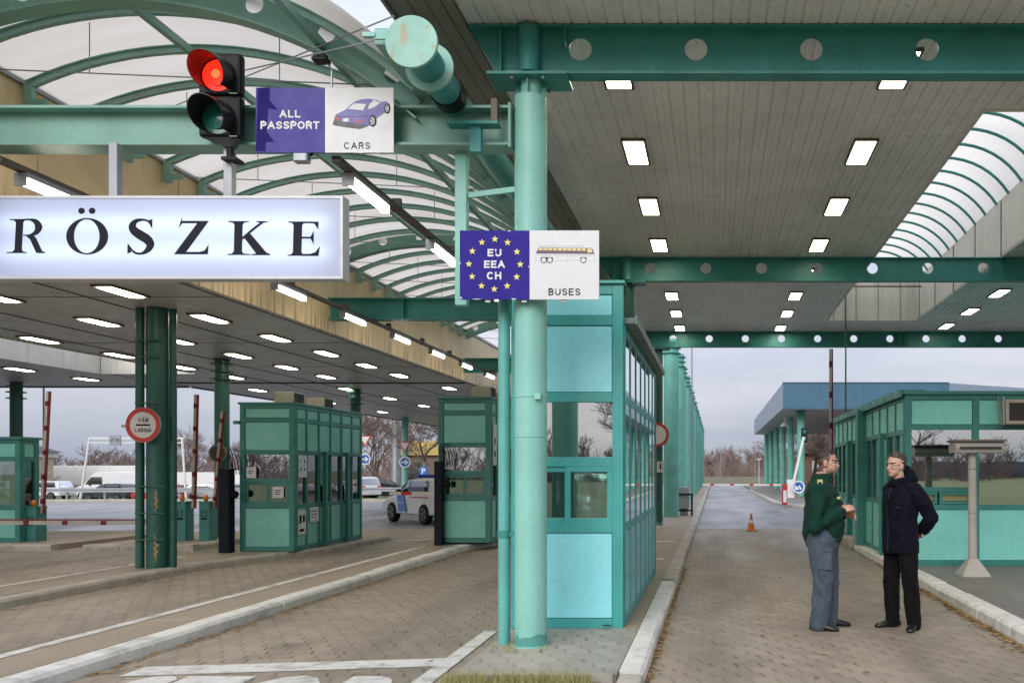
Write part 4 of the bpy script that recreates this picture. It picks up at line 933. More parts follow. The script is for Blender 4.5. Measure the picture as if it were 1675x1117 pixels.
# --- round customs sign on the left pillar
cs = thing('customs_sign', 'round red rimmed white sign reading two customs words on pillar', 'sign', (-8.52, 12.74, 2.0))
S = Sheet(-8.52, 2.275, .1, 12.74); mb = MB(); mb.cyl((-8.52, 12.742, 2.275), (-8.52, 12.765, 2.275), .262, n=48); mb.build('disc', GREYM, cs, smooth=True)
mb = MB(); S.ring(mb, 0, 0, 2.58, 2.58, 1.93, 1.93, 48); mb.build('red_rim', RED, cs); mb = MB(); S.ell(mb, 0, 0, 1.935, 1.935, 48); mb.build('white_face', paint('sign_cream', (.62, .61, .58), .3), cs)
S.layer = 1; mb = MB(); block(S, mb, 'VÁM', 0.05, -.72, .62, 1.5, .16, .3); block(S, mb, 'CARINA', 0, .78, .62, 2.5, .16, .24); S.rect(mb, -1.05, -.12, 1.05, .12); mb.build('lettering', NEARBLK, cs)
mb = MB(); mb.box(-8.86, -8.3, 12.766, 12.80, 2.24, 2.28); mb.build('bracket', GREYM, cs)

# ------------------------------------------------------------------ booths
def obox(mb, O, u, n, a0, a1, d0, d1, z0, z1):
    def P(a, d, z): return (O[0] + u[0] * a + n[0] * d, O[1] + u[1] * a + n[1] * d, z)
    mb.hexa([P(a0, d0, z0), P(a1, d0, z0), P(a1, d1, z0), P(a0, d1, z0), P(a0, d0, z1), P(a1, d0, z1), P(a1, d1, z1), P(a0, d1, z1)])
def wall(root, F, O, u, n, cols, rows, types, M, bw=.07, bh=.08, th=.07, bws=None, gd=.032):
    """frame bars collect in F; every cell becomes a panel / window mesh of the booth"""
    for i, c in enumerate(cols):
        b = bw if bws is None else bws[i]; obox(F, O, u, n, c - b / 2, c + b / 2, -th, .006, rows[0] - bh / 2, rows[-1] + bh / 2)
    for r, z in enumerate(rows):
        for i, (a, b) in enumerate(zip(cols, cols[1:])):
            b0 = (bw if bws is None else bws[i]) / 2; b1 = (bw if bws is None else bws[i + 1]) / 2
            if r < len(rows) and not (0 < r < len(rows) - 1 and types[r - 1][i] == '|'): obox(F, O, u, n, a + b0, b - b1, -th + .004, .003, z - bh / 2, z + bh / 2)
    for r, (z0, z1) in enumerate(zip(rows, rows[1:])):
        for i, (a, b) in enumerate(zip(cols, cols[1:])):
            ty = types[r][i]; A, B = a + bw / 2, b - bw / 2
            if bws: A, B = a + bws[i] / 2, b - bws[i + 1] / 2
            Z0, Z1 = z0 + bh / 2, z1 - bh / 2
            mb = MB()
            if ty in 'pl':
                obox(mb, O, u, n, A + .006, B - .006, -.045, -min(.012, gd), Z0 + .006, Z1 - .006); mb.build('panel', M[ty], root, bevel=.003)
                obox(F, O, u, n, A, B, -.06, -.046, Z0, Z1)
            elif ty in 'gm':
                obox(mb, O, u, n, A, B, -gd - .008, -gd, Z0, Z1); mb.build('window', M[ty], root)
            elif ty == 's':
                m_ = (A + B) / 2; w_ = .05
                for k, (s0, s1, dd) in enumerate(((A, m_ + .02, -.02), (m_ - .02, B, .0))):
                    mb = MB(); obox(mb, O, u, n, s0, s1, dd - .03, dd, Z0, Z0 + w_); obox(mb, O, u, n, s0, s1, dd - .03, dd, Z1 - w_, Z1)
                    obox(mb, O, u, n, s0, s0 + w_, dd - .03, dd, Z0 + w_, Z1 - w_); obox(mb, O, u, n, s1 - w_, s1, dd - .03, dd, Z0 + w_, Z1 - w_)
                    sa = mb.build('sliding_sash', M['f'], root, bevel=.003)
                    mb = MB(); obox(mb, O, u, n, s0 + w_, s1 - w_, dd - .018, dd - .012, Z0 + w_, Z1 - w_); mb.build('pane', M['s'], sa)
            else: mb.bm.free()
def rail(root, name, mb_fn, m): mb = MB(); mb_fn(mb); return mb.build(name, m, root)
def notice(O, u, n, a0, a1, z0, z1, label, marks, rnd, y=.012, wall_m=WHITE):
    c = (O[0] + u[0] * (a0 + a1) / 2 + n[0] * y, O[1] + u[1] * (a0 + a1) / 2 + n[1] * y, z0)
    r_ = thing('notice', label, 'notice', c); mb = MB(); obox(mb, O, u, n, a0, a1, y, y + .006, z0, z1); mb.build('sheet', SIGNW, r_)
    mb = MB()
    for (fa, fz, fw, fh) in marks:
        a, z = a0 + (a1 - a0) * fa, z0 + (z1 - z0) * fz; obox(mb, O, u, n, a, a + (a1 - a0) * fw, y + .0062, y + .0072, z, z + (z1 - z0) * fh)
    mb.build('pictogram', NEARBLK, r_)
# nearest booth
bo = thing('control_booth', 'large aqua booth right behind the pale pillar, nearest one', 'booth', (-1.38, 8.03, .12))
F = MB(); M_ = {'p': PANEL, 'l': LPANEL, 'g': GLASS, 'm': GLASSM, 's': GLASS, 'f': FRAME}
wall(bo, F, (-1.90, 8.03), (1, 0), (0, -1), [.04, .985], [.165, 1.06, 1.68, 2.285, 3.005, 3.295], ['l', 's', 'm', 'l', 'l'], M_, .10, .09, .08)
sc_ = [.035 + .607 * k for k in range(8)]
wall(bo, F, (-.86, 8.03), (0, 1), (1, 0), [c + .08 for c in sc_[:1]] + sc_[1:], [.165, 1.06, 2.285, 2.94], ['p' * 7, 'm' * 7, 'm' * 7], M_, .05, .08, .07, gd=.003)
wall(bo, F, (-1.90, 12.3), (0, -1), (-1, 0), sc_, [.165, 1.06, 2.285, 2.94], ['p' * 7, 'g' * 7, 'g' * 7], M_, .055, .08, .07)
wall(bo, F, (-.86, 12.3), (-1, 0), (0, 1), [.04, 1.0], [.165, 1.06, 2.285, 2.94], ['p', 'g', 'p'], M_, .10, .08, .07)
F.build('frame', FRAME, bo, bevel=.004)
mb = MB(); mb.box(-1.93, -.845, 7.99, 8.12, 3.345, 3.375); mb.build('parapet_cap', FRAME, bo, bevel=.004)
mb = MB(); mb.box(-1.92, -.76, 8.12, 12.42, 2.99, 3.045); mb.box(-.759, -.735, 8.08, 12.46, 2.975, 3.06); mb.build('roof', EAVE, bo, bevel=.004)
mb = MB(); mb.box(-1.84, -.93, 8.12, 12.24, .13, .17); mb.box(-1.8, -.95, 8.2, 8.7, .92, .96); mb.box(-1.75, -1.3, 9.5, 10.0, .17, 1.0); mb.build('interior_counter', DARK, bo)
mb = MB(); mb.box(-1.05, -.97, 7.955, 7.972, .155, .165); mb.build('name_plate', DARK, bo)
FOIL = paint('silver_foil', (.78, .78, .77), .2, .95, var=.05, fine=.05)
mb = MB(); rf = random.Random(4); nx, nz_ = 14, 14; gx = [-1.33 + .38 * i / nx for i in range(nx + 1)]; gzz = [1.16 + .44 * j / nz_ for j in range(nz_ + 1)]
V = [[mb.v((x, 8.085 + .030 * noise.noise(Vector((x * 6, z * 5, 1))) + .012 * noise.noise(Vector((x * 15, z * 13, 4))), z)) for x in gx] for z in gzz]
for j in range(nz_):
    for i in range(nx): mb.f([V[j][i], V[j][i + 1], V[j + 1][i + 1], V[j + 1][i]])
mb.build('foil_sheet', FOIL, bo, smooth=True, ang=180)
# left long booth
b1 = thing('control_booth', 'long green booth with two boxes on its roof left of centre', 'booth', (-8.17, 15.6, .12))
F = MB(); M2 = {'p': PANEL2, 'l': PANEL2, 'g': GLASS, 'm': GLASSM, 's': GLASS, 'f': FRAME2}
wall(b1, F, (-8.66, 15.6), (1, 0), (0, -1), [.04, .94], [.165, .95, 1.415, 1.925, 2.52, 2.765], ['p', 's', 'm', 'p', 'p'], M2, .09, .075, .07)
wall(b1, F, (-7.68, 15.6), (0, 1), (1, 0), [.10] + [.5 * k for k in range(1, 6)] + [2.97], [.165, .95, 1.925, 2.52, 2.765], ['p' * 6, 'g' * 6, 'p' * 6, 'p' * 6], M2, .06, .075, .07)
wall(b1, F, (-8.66, 18.6), (0, -1), (-1, 0), [.03] + [.5 * k for k in range(1, 6)] + [2.97], [.165, .95, 1.925, 2.52, 2.765], ['p' * 6, 'g' * 6, 'p' * 6, 'p' * 6], M2, .06, .075, .07)
wall(b1, F, (-7.68, 18.6), (-1, 0), (0, 1), [.04, .94], [.165, .95, 1.925, 2.765], ['p', 'g', 'p'], M2, .09, .075, .07)
F.build('frame', FRAME2, b1, bevel=.004)
mb = MB(); mb.box(-8.69, -7.65, 15.57, 18.63, 2.80, 2.84); mb.build('roof', FRAME2, b1, bevel=.004)
mb = MB(); mb.box(-8.60, -7.74, 15.68, 18.52, .125, .165); mb.box(-8.55, -7.8, 15.7, 16.1, .88, .92); mb.build('interior_counter', DARK, b1)
for y in (16.72, 17.72):
    mb = MB(); mb.box(-7.665, -7.60, y, y + .10, .14, 1.96); mb.box(-7.665, -7.60, y + .1, y + .62, 1.9, 1.96); mb.build('door_post', FRAME2, b1, bevel=.004)
    mb = MB(); mb.box(-7.66, -7.62, y + .16, y + .2, .98, 1.3); mb.build('door_handle', BLACK, b1)
mb = MB(); mb.box(-8.75, -8.665, 15.53, 15.6, 2.44, 2.50); mb.build('lamp_stub', FRAME2, b1)
rn = random.Random(2)
notice((-7.68, 15.6), (0, 1), (1, 0), .14, .46, 1.47, 1.88, 'white notice with four symbols high on the long green booth', [(.2, .68, .1, .12), (.65, .68, .12, .12), (.2, .3, .12, .12), (.65, .3, .12, .12)], rn)
notice((-7.68, 15.6), (0, 1), (1, 0), .13, .42, .42, .86, 'white notice with two dark symbols low on the long green booth', [(.12, .45, .3, .35), (.58, .5, .28, .3), (.15, .1, .6, .12)], rn)
notice((-7.68, 15.6), (0, 1), (1, 0), .60, .95, .62, .90, 'pale text notice on the lower door panel of the green booth', [(.12, .7, .7, .06), (.12, .5, .7, .05), (.12, .3, .5, .05)], rn, y=.008)
notice((-8.66, 15.6), (1, 0), (0, -1), .12, .30, 1.46, 1.66, 'small white card in the window of the long green booth', [(.25, .62, .5, .07), (.25, .44, .35, .07)], rn, y=.012)
notice((-8.66, 15.6), (1, 0), (0, -1), .60, .80, 1.10, 1.30, 'square paper on the sliding window of the long green booth', [(.2, .66, .6, .07), (.2, .48, .45, .07), (.2, .3, .5, .07)], rn, y=.012)
for y, lab in ((15.95, 'beige air conditioner box on the booth roof near its front'), (17.2, 'beige air conditioner box farther back on the booth roof')):
    a = thing('air_conditioner', lab, 'air conditioner', (-8.05, y, 2.84), 'boxes on the booth roofs')
    mb = MB(); mb.box(-8.22, -7.86, y, y + .42, 2.86, 3.06); mb.build('casing', ACBOX, a, bevel=.01)
    mb = MB(); mb.box(-7.858, -7.85, y + .04, y + .38, 2.88, 3.04); mb.build('grille', DARK, a)
    mb = MB(); mb.box(-8.2, -8.15, y, y + .42, 2.841, 2.86); mb.box(-7.95, -7.9, y, y + .42, 2.841, 2.86); mb.build('foot', GREYM, a)
# second booth
b2 = thing('control_booth', 'narrow green booth between the police car and the pale pillar', 'booth', (-5.0, 17.1, .12))
F = MB()
wall(b2, F, (-5.53, 17.1), (1, 0), (0, -1), [.05, .99], [.2, 1.04, 1.55, 2.1, 2.75, 2.99], ['p', 's', 'm', 'p', 'p'], M2, .10, .085, .07)
wall(b2, F, (-4.49, 17.1), (0, 1), (1, 0), [.10] + [.5 * k for k in range(1, 6)] + [2.97], [.2, 1.04, 2.1, 2.75, 2.99], ['p' * 6, 'g' * 6, 'p' * 6, 'p' * 6], M2, .06, .085, .07)
wall(b2, F, (-5.53, 20.1), (0, -1), (-1, 0), [.03] + [.5 * k for k in range(1, 6)] + [2.97], [.2, 1.04, 2.1, 2.75, 2.99], ['p' * 6, 'g' * 6, 'p' * 6, 'p' * 6], M2, .06, .085, .07)
wall(b2, F, (-4.49, 20.1), (-1, 0), (0, 1), [.05, .99], [.2, 1.04, 2.1, 2.99], ['p', 'g', 'p'], M2, .10, .085, .07)
F.build('frame', FRAME2, b2, bevel=.004)
mb = MB(); mb.box(-5.57, -4.45, 17.06, 20.14, 3.03, 3.07); mb.build('roof', FRAME2, b2, bevel=.004)
mb = MB(); mb.box(-5.46, -4.56, 17.18, 20.02, .125, .165); mb.build('interior_floor', DARK, b2)
mb = MB(); mb.box(-4.47, -4.41, 17.9, 18.0, .14, 2.1); mb.build('door_post', FRAME2, b2)
notice((-5.53, 17.1), (1, 0), (0, -1), .12, .32, 1.62, 1.84, 'small white card in the window of the narrow green booth', [(.25, .62, .5, .07), (.25, .44, .35, .07)], rn)
notice((-4.49, 17.1), (0, 1), (1, 0), .14, .42, 1.7, 2.55, 'tall white notice beside the narrow booth window', [(.3, .2, .35, .15), (.3, .5, .35, .15)], rn)
rs = thing('red_reflection', 'red square added behind the narrow booth sliding window as its reflection', 'notice', (-4.83, 17.14, 1.2)); mb = MB(); mb.box(-4.96, -4.63, 17.135, 17.139, 1.16, 1.46); mb.build('sheet', paint('reflection_red', (.48, .14, .15), .5), rs)  # red sheet added behind the pane to imitate a reddish reflection
for y, s, lab in ((17.35, .40, 'beige air conditioner box on the narrow booth roof front edge'), (18.6, .36, 'beige air conditioner box behind another on the narrow booth roof')):
    a = thing('air_conditioner', lab, 'air conditioner', (-4.8, y, 3.07), 'boxes on the booth roofs')
    mb = MB(); mb.box(-4.95, -4.55, y, y + .4, 3.09, 3.30); mb.build('casing', ACBOX, a, bevel=.01); mb = MB(); mb.box(-4.548, -4.54, y + .04, y + .36, 3.11, 3.28); mb.build('grille', DARK, a)
    mb = MB(); mb.box(-4.9, -4.85, y, y + .4, 3.071, 3.09); mb.build('foot', GREYM, a)
# black cabinets with cables in front of two booths
for x, y, zt, lab in ((-8.80, 15.42, 1.63, 'tall black post cabinet with loose cables at the long green booth'), (-5.47, 16.97, 1.78, 'tall dark post cabinet with cables at the narrow green booth')):
    p_ = thing('post_cabinet', lab, 'cabinet', (x, y, .12))
    mb = MB(); wc = .095 if x < -7 else .075; mb.box(x - wc, x + wc, y - .1, y + .1, .12, zt); mb.build('body', paint('cabinet_black', (.007, .011, .02), .5, var=.2, spec=.15) if 'cabinet_black' not in MT else MT['cabinet_black'], p_, bevel=.012)
    mb = MB(); mb.cyl((x + .12, y - .02, zt - .46), (x + .19, y - .05, zt - .46), .065, n=16); mb.cyl((x + .19, y - .05, zt - .46), (x + .21, y - .056, zt - .46), .05, n=16); mb.build('camera_head', BLACK, p_, smooth=True)
    mb = MB()
    for k in range(4): mb.tube([(x + .02 + k * .03, y, zt), (x + .0 + k * .03, y, zt + .25), (x + .03 + k * .05, y - .02, zt + .36), (x + .07 + k * .06, y, zt + .15), (x + .1 + k * .05, y + .05, zt - .1)], .008, 5)
    mb.build('cable', BLACK, p_, smooth=True)
# leftmost booth
b3 = thing('control_booth', 'dark green booth cut off by the left picture edge', 'booth', (-14.8, 17.6, .12))
F = MB()
wall(b3, F, (-16.4, 17.6), (1, 0), (0, -1), [.05, 1.05, 2.05], [.16, .84, 1.83, 2.2], ['pp', 'gg', 'pp'], M2, .10, .085, .07)
wall(b3, F, (-14.3, 17.6), (0, 1), (1, 0), [.08, .42], [.16, .84, 1.83, 2.2], ['p', 'g', 'p'], M2, .08, .085, .07)
wall(b3, F, (-14.3, 18.1), (-1, 0), (0, 1), [.05, 1.05, 2.05], [.16, .84, 1.83, 2.2], ['pp', 'gg', 'pp'], M2, .10, .085, .07)
wall(b3, F, (-16.4, 18.1), (0, -1), (-1, 0), [.08, .42], [.16, .84, 1.83, 2.2], ['p', 'g', 'p'], M2, .08, .085, .07)
F.build('frame', FRAME2, b3, bevel=.004); mb = MB(); mb.box(-16.44, -14.26, 17.56, 18.14, 2.24, 2.29); mb.build('roof', FRAME2, b3); mb = MB(); mb.box(-16.3, -14.4, 17.7, 18.0, .125, .16); mb.build('interior_floor', DARK, b3)
# right booth
b4 = thing('control_booth', 'mint green office booth behind the two men with glazed side', 'booth', (4.5, 13.3, .12))
F = MB(); M4 = {'p': PANEL3, 'l': PANEL3, 'g': GLASS, 'm': GLASSM, 's': GLASS, 'f': FRAME3}
wall(b4, F, (2.95, 13.3), (1, 0), (0, -1), [.05, 1.10, 2.2, 3.3, 4.4], [.16, 1.03, 1.30, 2.27, 2.73], ['pppp', 'n|||', 'mxxx', 'pppp'], M4, .10, .08, .08)
for i in range(1, 4):
    mb = MB(); obox(mb, (2.95, 13.3), (1, 0), (0, -1), (.05, 1.10, 2.2, 3.3, 4.4)[i] + .05, (.05, 1.10, 2.2, 3.3, 4.4)[i + 1] - .05, -.04, -.032, 1.07, 2.23); mb.build('window', GLASSM, b4)
mb = MB(); O, u, n = (2.95, 13.3), (1, 0), (0, -1)
for a0, a1 in ((.12, .50), (.53, 1.03)):
    obox(mb, O, u, n, a0, a1, -.05, .012, 1.075, 1.12); obox(mb, O, u, n, a0, a1, -.05, .012, 1.215, 1.258); obox(mb, O, u, n, a0, a0 + .05, -.05, .012, 1.12, 1.215); obox(mb, O, u, n, a1 - .05, a1, -.05, .012, 1.12, 1.215)
    obox(F, O, u, n, a0 + .05, a1 - .05, -.06, -.055, 1.12, 1.215)
mb.build('pass_slot', FRAME3, b4, bevel=.003)
mb = MB(); obox(mb, O, u, n, .17, .45, -.05, -.03, 1.125, 1.21); obox(mb, O, u, n, .58, .98, -.05, -.03, 1.125, 1.21); mb.build('slot_plate', paint('slot_brass', (.32, .30, .14), .35, .3), b4)
side_a = [.10, .75, 1.42, 2.1, 2.8, 3.55]
wall(b4, F, (2.95, 13.3), (0, 1), (-1, 0), side_a, [.16, 1.05, 2.2, 2.73], ['ppppp', 'ggggg', 'ppppp'], M4, .07, .08, .07)
wall(b4, F, (2.95, 17.15), (0, 1), (-1, 0), [.05 + .66 * k for k in range(7)], [.16, 1.05, 2.2, 2.73], ['p' * 6, 'g' * 6, 'p' * 6], M4, .07, .08, .07)
F.build('frame', FRAME3, b4, bevel=.004)
mb = MB(); mb.box(2.80, 2.98, 16.86, 17.12, .135, 2.80); mb.build('corner_post', FRAME3, b4, bevel=.006)
for y in (14.9, 18.6):
    mb = MB(); mb.box(2.87, 2.945, y, y + .14, .14, 2.24); mb.box(2.87, 2.945, y + .145, y + .95, 2.16, 2.24); mb.build('door_post', FRAME3, b4, bevel=.004)
mb = MB(); mb.box(2.90, 7.5, 13.25, 21.2, 2.775, 2.83); mb.build('roof', FRAME3, b4, bevel=.004)
mb = MB()
for k in range(12): mb.box(2.87, 3.3, 13.5 + k * .66, 13.53 + k * .66, 2.831, 2.87)
for k in range(12): mb.box(2.86, 2.895, 13.27 + k * .66, 13.90 + k * .66, 2.74 + (k % 2) * .002, 2.86)
mb.build('roof_seam', FRAME3, b4)
mb = MB(); mb.box(3.02, 7.4, 13.4, 21.1, .125, .16); mb.box(7.4, 7.45, 13.3, 21.1, .125, 2.77); mb.box(2.98, 7.4, 21.1, 21.15, .125, 2.77); mb.box(3.1, 6.9, 15.9, 15.95, .16, 2.0); mb.build('interior', paint('booth_interior', (.22, .25, .23), .7), b4)
mb = MB(); mb.box(3.1, 3.9, 13.5, 14.1, .85, .9); mb.box(3.3, 3.35, 13.6, 13.9, .95, 1.35); mb.build('interior_desk', DARK, b4)
ac = thing('air_conditioner', 'window air conditioner with dark grille on the mint booth front', 'air conditioner', (4.85, 13.1, 2.3))
mb = MB()
x0, x1, z0, z1 = 4.40, 5.5, 2.30, 2.67
mb.box(x0, x1, 12.95, 13.28, z1 - .05, z1); mb.box(x0, x1, 12.95, 13.28, z0, z0 + .05); mb.box(x0, x0 + .05, 12.95, 13.28, z0 + .05, z1 - .05); mb.box(x1 - .05, x1, 12.95, 13.28, z0 + .05, z1 - .05); mb.build('casing', ACBOX, ac, bevel=.006)
mb = MB(); mb.box(x0 + .052, x1 - .052, 12.985, 13.2, z0 + .052, z1 - .052); mb.build('core', DARK, ac)
mb = MB()
for k in range(12): mb.box(x0 + .055, x1 - .055, 12.965, 12.98, z0 + .06 + k * .0215, z0 + .066 + k * .0215)
mb.build('grille', BROWNT, ac)
mb = MB(); mb.bar((4.37, 12.97, 2.72), (4.37, 12.97, 2.26), .02, .02); mb.bar((4.37, 13.27, 2.76), (4.37, 12.97, 2.28), .018, .018); mb.bar((4.37, 12.96, 2.27), (4.37, 13.28, 2.27), .02, .02); mb.build('bracket', GREYM, ac)

cu = thing('curtain', 'white blue and red cloth strips hanging inside the mint booth window', 'curtain', (3.5, 13.75, 1.2))
for k, (x, wd, m) in enumerate(((3.08, .16, SIGNW), (3.25, .12, BLUESIGN), (3.55, .10, RED), (3.66, .26, SIGNW), (3.93, .10, RED))):
    mb = MB(); n = 8
    for i in range(n): mb.box(x + wd * i / n, x + wd * (i + 1) / n, 13.62 + .015 * math.sin(i * 1.9 + k), 13.635 + .015 * math.sin(i * 1.9 + k), 1.35, 1.86)
    mb.build('strip', m, cu)
mb = MB(); mb.tube([(3.02, 13.63, 1.88), (4.08, 13.63, 1.88)], .012, 6); mb.build('rail', ALU, cu)
for nm, x, y, z, lab in (('computer_screen', -8.25, 16.3, .92, 'dark computer screen on the desk inside the long booth'), ('computer_screen', 4.9, 14.2, .9, 'dark computer screen inside the mint office booth')):
    t_ = thing(nm, lab, 'screen', (x, y, z)); mb = MB(); mb.box(x - .22, x + .22, y, y + .03, z + .1, z + .42); mb.build('panel', BLACK, t_, bevel=.006); mb = MB(); mb.box(x - .1, x + .1, y - .05, y + .1, z, z + .015); mb.box(x - .02, x + .02, y + .03, y + .05, z + .015, z + .2); mb.build('stand', BLACK, t_)
for x, y, lab in ((-8.1, 16.9, 'office chair inside the long green booth'), (4.2, 14.6, 'office chair inside the mint office booth')):
    t_ = thing('office_chair', lab, 'chair', (x, y, .17)); mb = MB(); mb.box(x - .22, x + .22, y - .22, y + .22, .60, .67); mb.build('seat', DARK, t_, bevel=.02); mb = MB(); mb.box(x - .2, x + .2, y + .2, y + .25, .75, 1.3); mb.build('backrest', DARK, t_, bevel=.02); mb = MB(); mb.cyl((x, y, .17), (x, y, .6), .03, n=10); mb.build('stem', BLACK, t_)
# ------------------------------------------------------------------ street furniture
sp = thing('slim_post', 'slim teal pipe standing just left of the pale pillar', 'post', (-1.80, 7.3, .12))
mb = MB(); mb.cyl((-1.80, 7.3, .12), (-1.80, 7.3, 3.1), .05, n=24); mb.build('pipe', paint('slim_pipe_teal', (.12, .42, .38), .4, var=.1, dirt=.1), sp, smooth=True)
mb = MB(); mb.bar((-1.80, 7.3, 1.06), (-1.66, 7.26, 1.06), .03, .035); mb.cyl((-1.80, 7.3, 1.03), (-1.80, 7.3, 1.09), .058, n=20); mb.build('clamp', GREEN, sp)
hp = thing('hanging_post', 'square teal post hanging from the beam down to the bus sign', 'post', (-2.16, 7.3, 3.0))
mb = MB(); mb.box(-2.21, -2.11, 7.26, 7.34, 3.0, 4.28); mb.build('post', TEAL, hp, bevel=.006); mb = MB(); mb.bar((-2.11, 7.3, 3.94), (-1.69, 7.26, 3.98), .03, .045); mb.build('brace', TEAL, hp)
fl = thing('beam_camera', 'small grey floodlight clamped below the beam beside the sign', 'floodlight', (-3.5, 7.1, 4.2))
mb = MB(); mb.box(-3.48, -3.36, 7.05, 7.12, 4.14, 4.215); mb.build('body', GREYM, fl, bevel=.01); mb = MB(); mb.box(-3.47, -3.37, 7.042, 7.05, 4.15, 4.205); mb.build('lens', GREYM, fl); mb = MB(); mb.bar((-3.39, 7.10, 4.19), (-3.32, 7.18, 4.30), .02, .02); mb.build('arm', BLACK, fl)
cm = thing('camera', 'small black camera on a thin bent stalk above passport sign', 'camera', (-3.22, 7.1, 4.65))
mb = MB(); mb.tube([(-3.19, 7.12, 4.66), (-3.19, 7.12, 4.92), (-3.22, 7.1, 4.98)], .009, 6); mb.build('stalk', GREYM, cm); mb = MB(); mb.box(-3.32, -3.20, 7.03, 7.13, 4.97, 5.0); mb.box(-3.31, -3.27, 7.04, 7.1, 5.0, 5.03); mb.box(-3.25, -3.21, 7.04, 7.1, 5.0, 5.03); mb.build('body', BLACK, cm, bevel=.004)

def barrier_arm(mb_w, mb_r, p0, p1, w_=.05, h_=.09, n=6, rfrac=.28):
    p0, p1 = Vector(p0), Vector(p1); d = p1 - p0
    mb_w.bar(p0, p1, w_, h_)
    for k in range(n):
        a = (k + .5) / n; mb_r.bar(p0 + d * (a - rfrac / n / 2), p0 + d * (a + rfrac / n / 2), w_ + .006, h_ + .006)
ARMW = paint('weathered_arm_white', (.42, .38, .33), .6, var=.15, dirt=.4)
def barrier(label, x, y, z0, hgt, arm0, arm1, num=None, m=FRAME2, red=RED, wd=.215, beacon=True, cat='barrier', n=5):
    b = thing('boom_barrier', label, cat, (x, y, z0), 'boom barriers at the lanes')
    mb = MB(); mb.box(x - wd / 2, x + wd / 2, y - .15, y + .15, z0, z0 + hgt); mb.box(x - wd / 2 - .01, x + wd / 2 + .01, y - .16, y + .16, z0 + hgt, z0 + hgt + .03); mb.build('cabinet', m, b, bevel=.008)
    if beacon:
        mb = MB(); mb.ball((x - .05, y, z0 + hgt + .09), (.05, .05, .075), 12, 8); mb.build('beacon', ORANGE, b, smooth=True)
    A, B = MB(), MB(); barrier_arm(A, B, arm0, arm1, .045, .07, n=n, rfrac=.2); am = A.build('arm', WHITE if z0 == .13 else ARMW, b); B.build('red_band', red if z0 == .13 else RED2, am)
    d_ = Vector(arm1) - Vector(arm0)
    if abs(d_.z) > 1: mb = MB(); o_ = Vector((.046, 0, 0)); mb.bar(Vector(arm0) + o_, Vector(arm1) + o_, .03, .022, (0, 1, 0)); mb.build('red_edge', RED2, am)
    if num:
        mb = MB(); text_mb(mb, num, x - .01, z0 + hgt * .72, .12, y - .152); mb.box(x - .06, x + .06, y - .158, y - .151, z0 + hgt * .56, z0 + hgt * .61); mb.build('number', NEARBLK, b)
    return b
barrier('barrier with raised striped arm, number 28 on its green cabinet', -14.2, 17.9, .0, .82, (-14.08, 17.9, .7), (-13.95, 17.9, 3.25), '28')
barrier('barrier with raised striped arm, number 27 on its green cabinet', -11.22, 18.1, .12, .80, (-11.04, 18.1, .8), (-10.98, 18.1, 3.2), '27')
barrier('barrier with leaning raised arm, number 22 on its green cabinet', -10.72, 18.1, .12, .80, (-10.60, 18.1, .8), (-10.42, 18.1, 2.85), '22')
barrier('grey barrier with tall raised striped arm beside the officer', 2.62, 19.4, .0, .95, (2.60, 19.3, .9), (2.58, 19.2, 4.32), None, GREYM)
rb_ = barrier('red and white barrier closed across the far end of the wet road', 2.95, 36.4, .13, .86, (2.8, 36.4, .98), (-.55, 36.4, 1.0), None, RED, n=4, beacon=False)
mb = MB(); mb.box(2.88, 3.02, 36.235, 36.248, .25, .75); mb.build('front_panel', WHITE, rb_)
bb = thing('boom_barrier', 'closed striped barrier arm reaching from the left edge to the rusty pillar', 'barrier', (-13.6, 13.5, 0), 'boom barriers at the lanes')
A, B = MB(), MB(); barrier_arm(A, B, (-13.6, 13.5, .78), (-8.72, 13.5, .77), .04, .06, n=8, rfrac=.14); am = A.build('arm', ARMW, bb); B.build('red_band', RED2, am); mb = MB(); mb.box(-13.6, -8.72, 13.475, 13.525, .812, .832); mb.build('red_edge', RED2, am)
mb = MB(); mb.box(-13.75, -13.5, 13.35, 13.65, 0, .95); mb.build('cabinet', FRAME2, bb, bevel=.008)
bb = thing('boom_barrier', 'closed striped barrier arm in front of the police car', 'barrier', (-5.9, 22.6, 0), 'boom barriers at the lanes')
A, B = MB(), MB(); barrier_arm(A, B, (-8.6, 22.6, .99), (-5.9, 22.6, 1.0), .05, .085, n=3, rfrac=.3); am = A.build('arm', WHITE, bb); B.build('red_band', RED, am); mb = MB(); mb.box(-6.0, -5.75, 22.45, 22.75, 0, 1.0); mb.build('cabinet', FRAME2, bb, bevel=.008)
# slanted raised arm below the blue canopy
sa = thing('raised_boom', 'long white boom slanting up under the blue canopy', 'barrier', (4.1, 46, .13)); mb = MB(); mb.bar((4.05, 46, .3), (4.75, 46, 3.4), .12, .16, (0, 1, 0)); mb.build('arm', WHITE, sa); mb = MB(); mb.box(3.85, 4.25, 45.8, 46.2, .13, 1.1); mb.build('cabinet', WHITE, sa, bevel=.01)

# traffic cone
co = thing('traffic_cone', 'orange traffic cone standing at the edge of the wet road', 'cone', (.95, 22.6, 0))
mb = MB(); mb.box(.80, 1.10, 22.45, 22.75, .009, .04); mb.build('base', ORANGE, co, bevel=.012)
mb = MB(); mb.tube([(.95, 22.6, .04), (.95, 22.6, .21)], [.105, .069], 24, cap=False); mb.tube([(.95, 22.6, .30), (.95, 22.6, .46)], [.050, .018], 24); mb.build('cone', ORANGE, co, smooth=True)
mb = MB(); mb.tube([(.95, 22.6, .21), (.95, 22.6, .30)], [.0695, .0505], 24, cap=False); mb.build('band', WHITE, co, smooth=True)
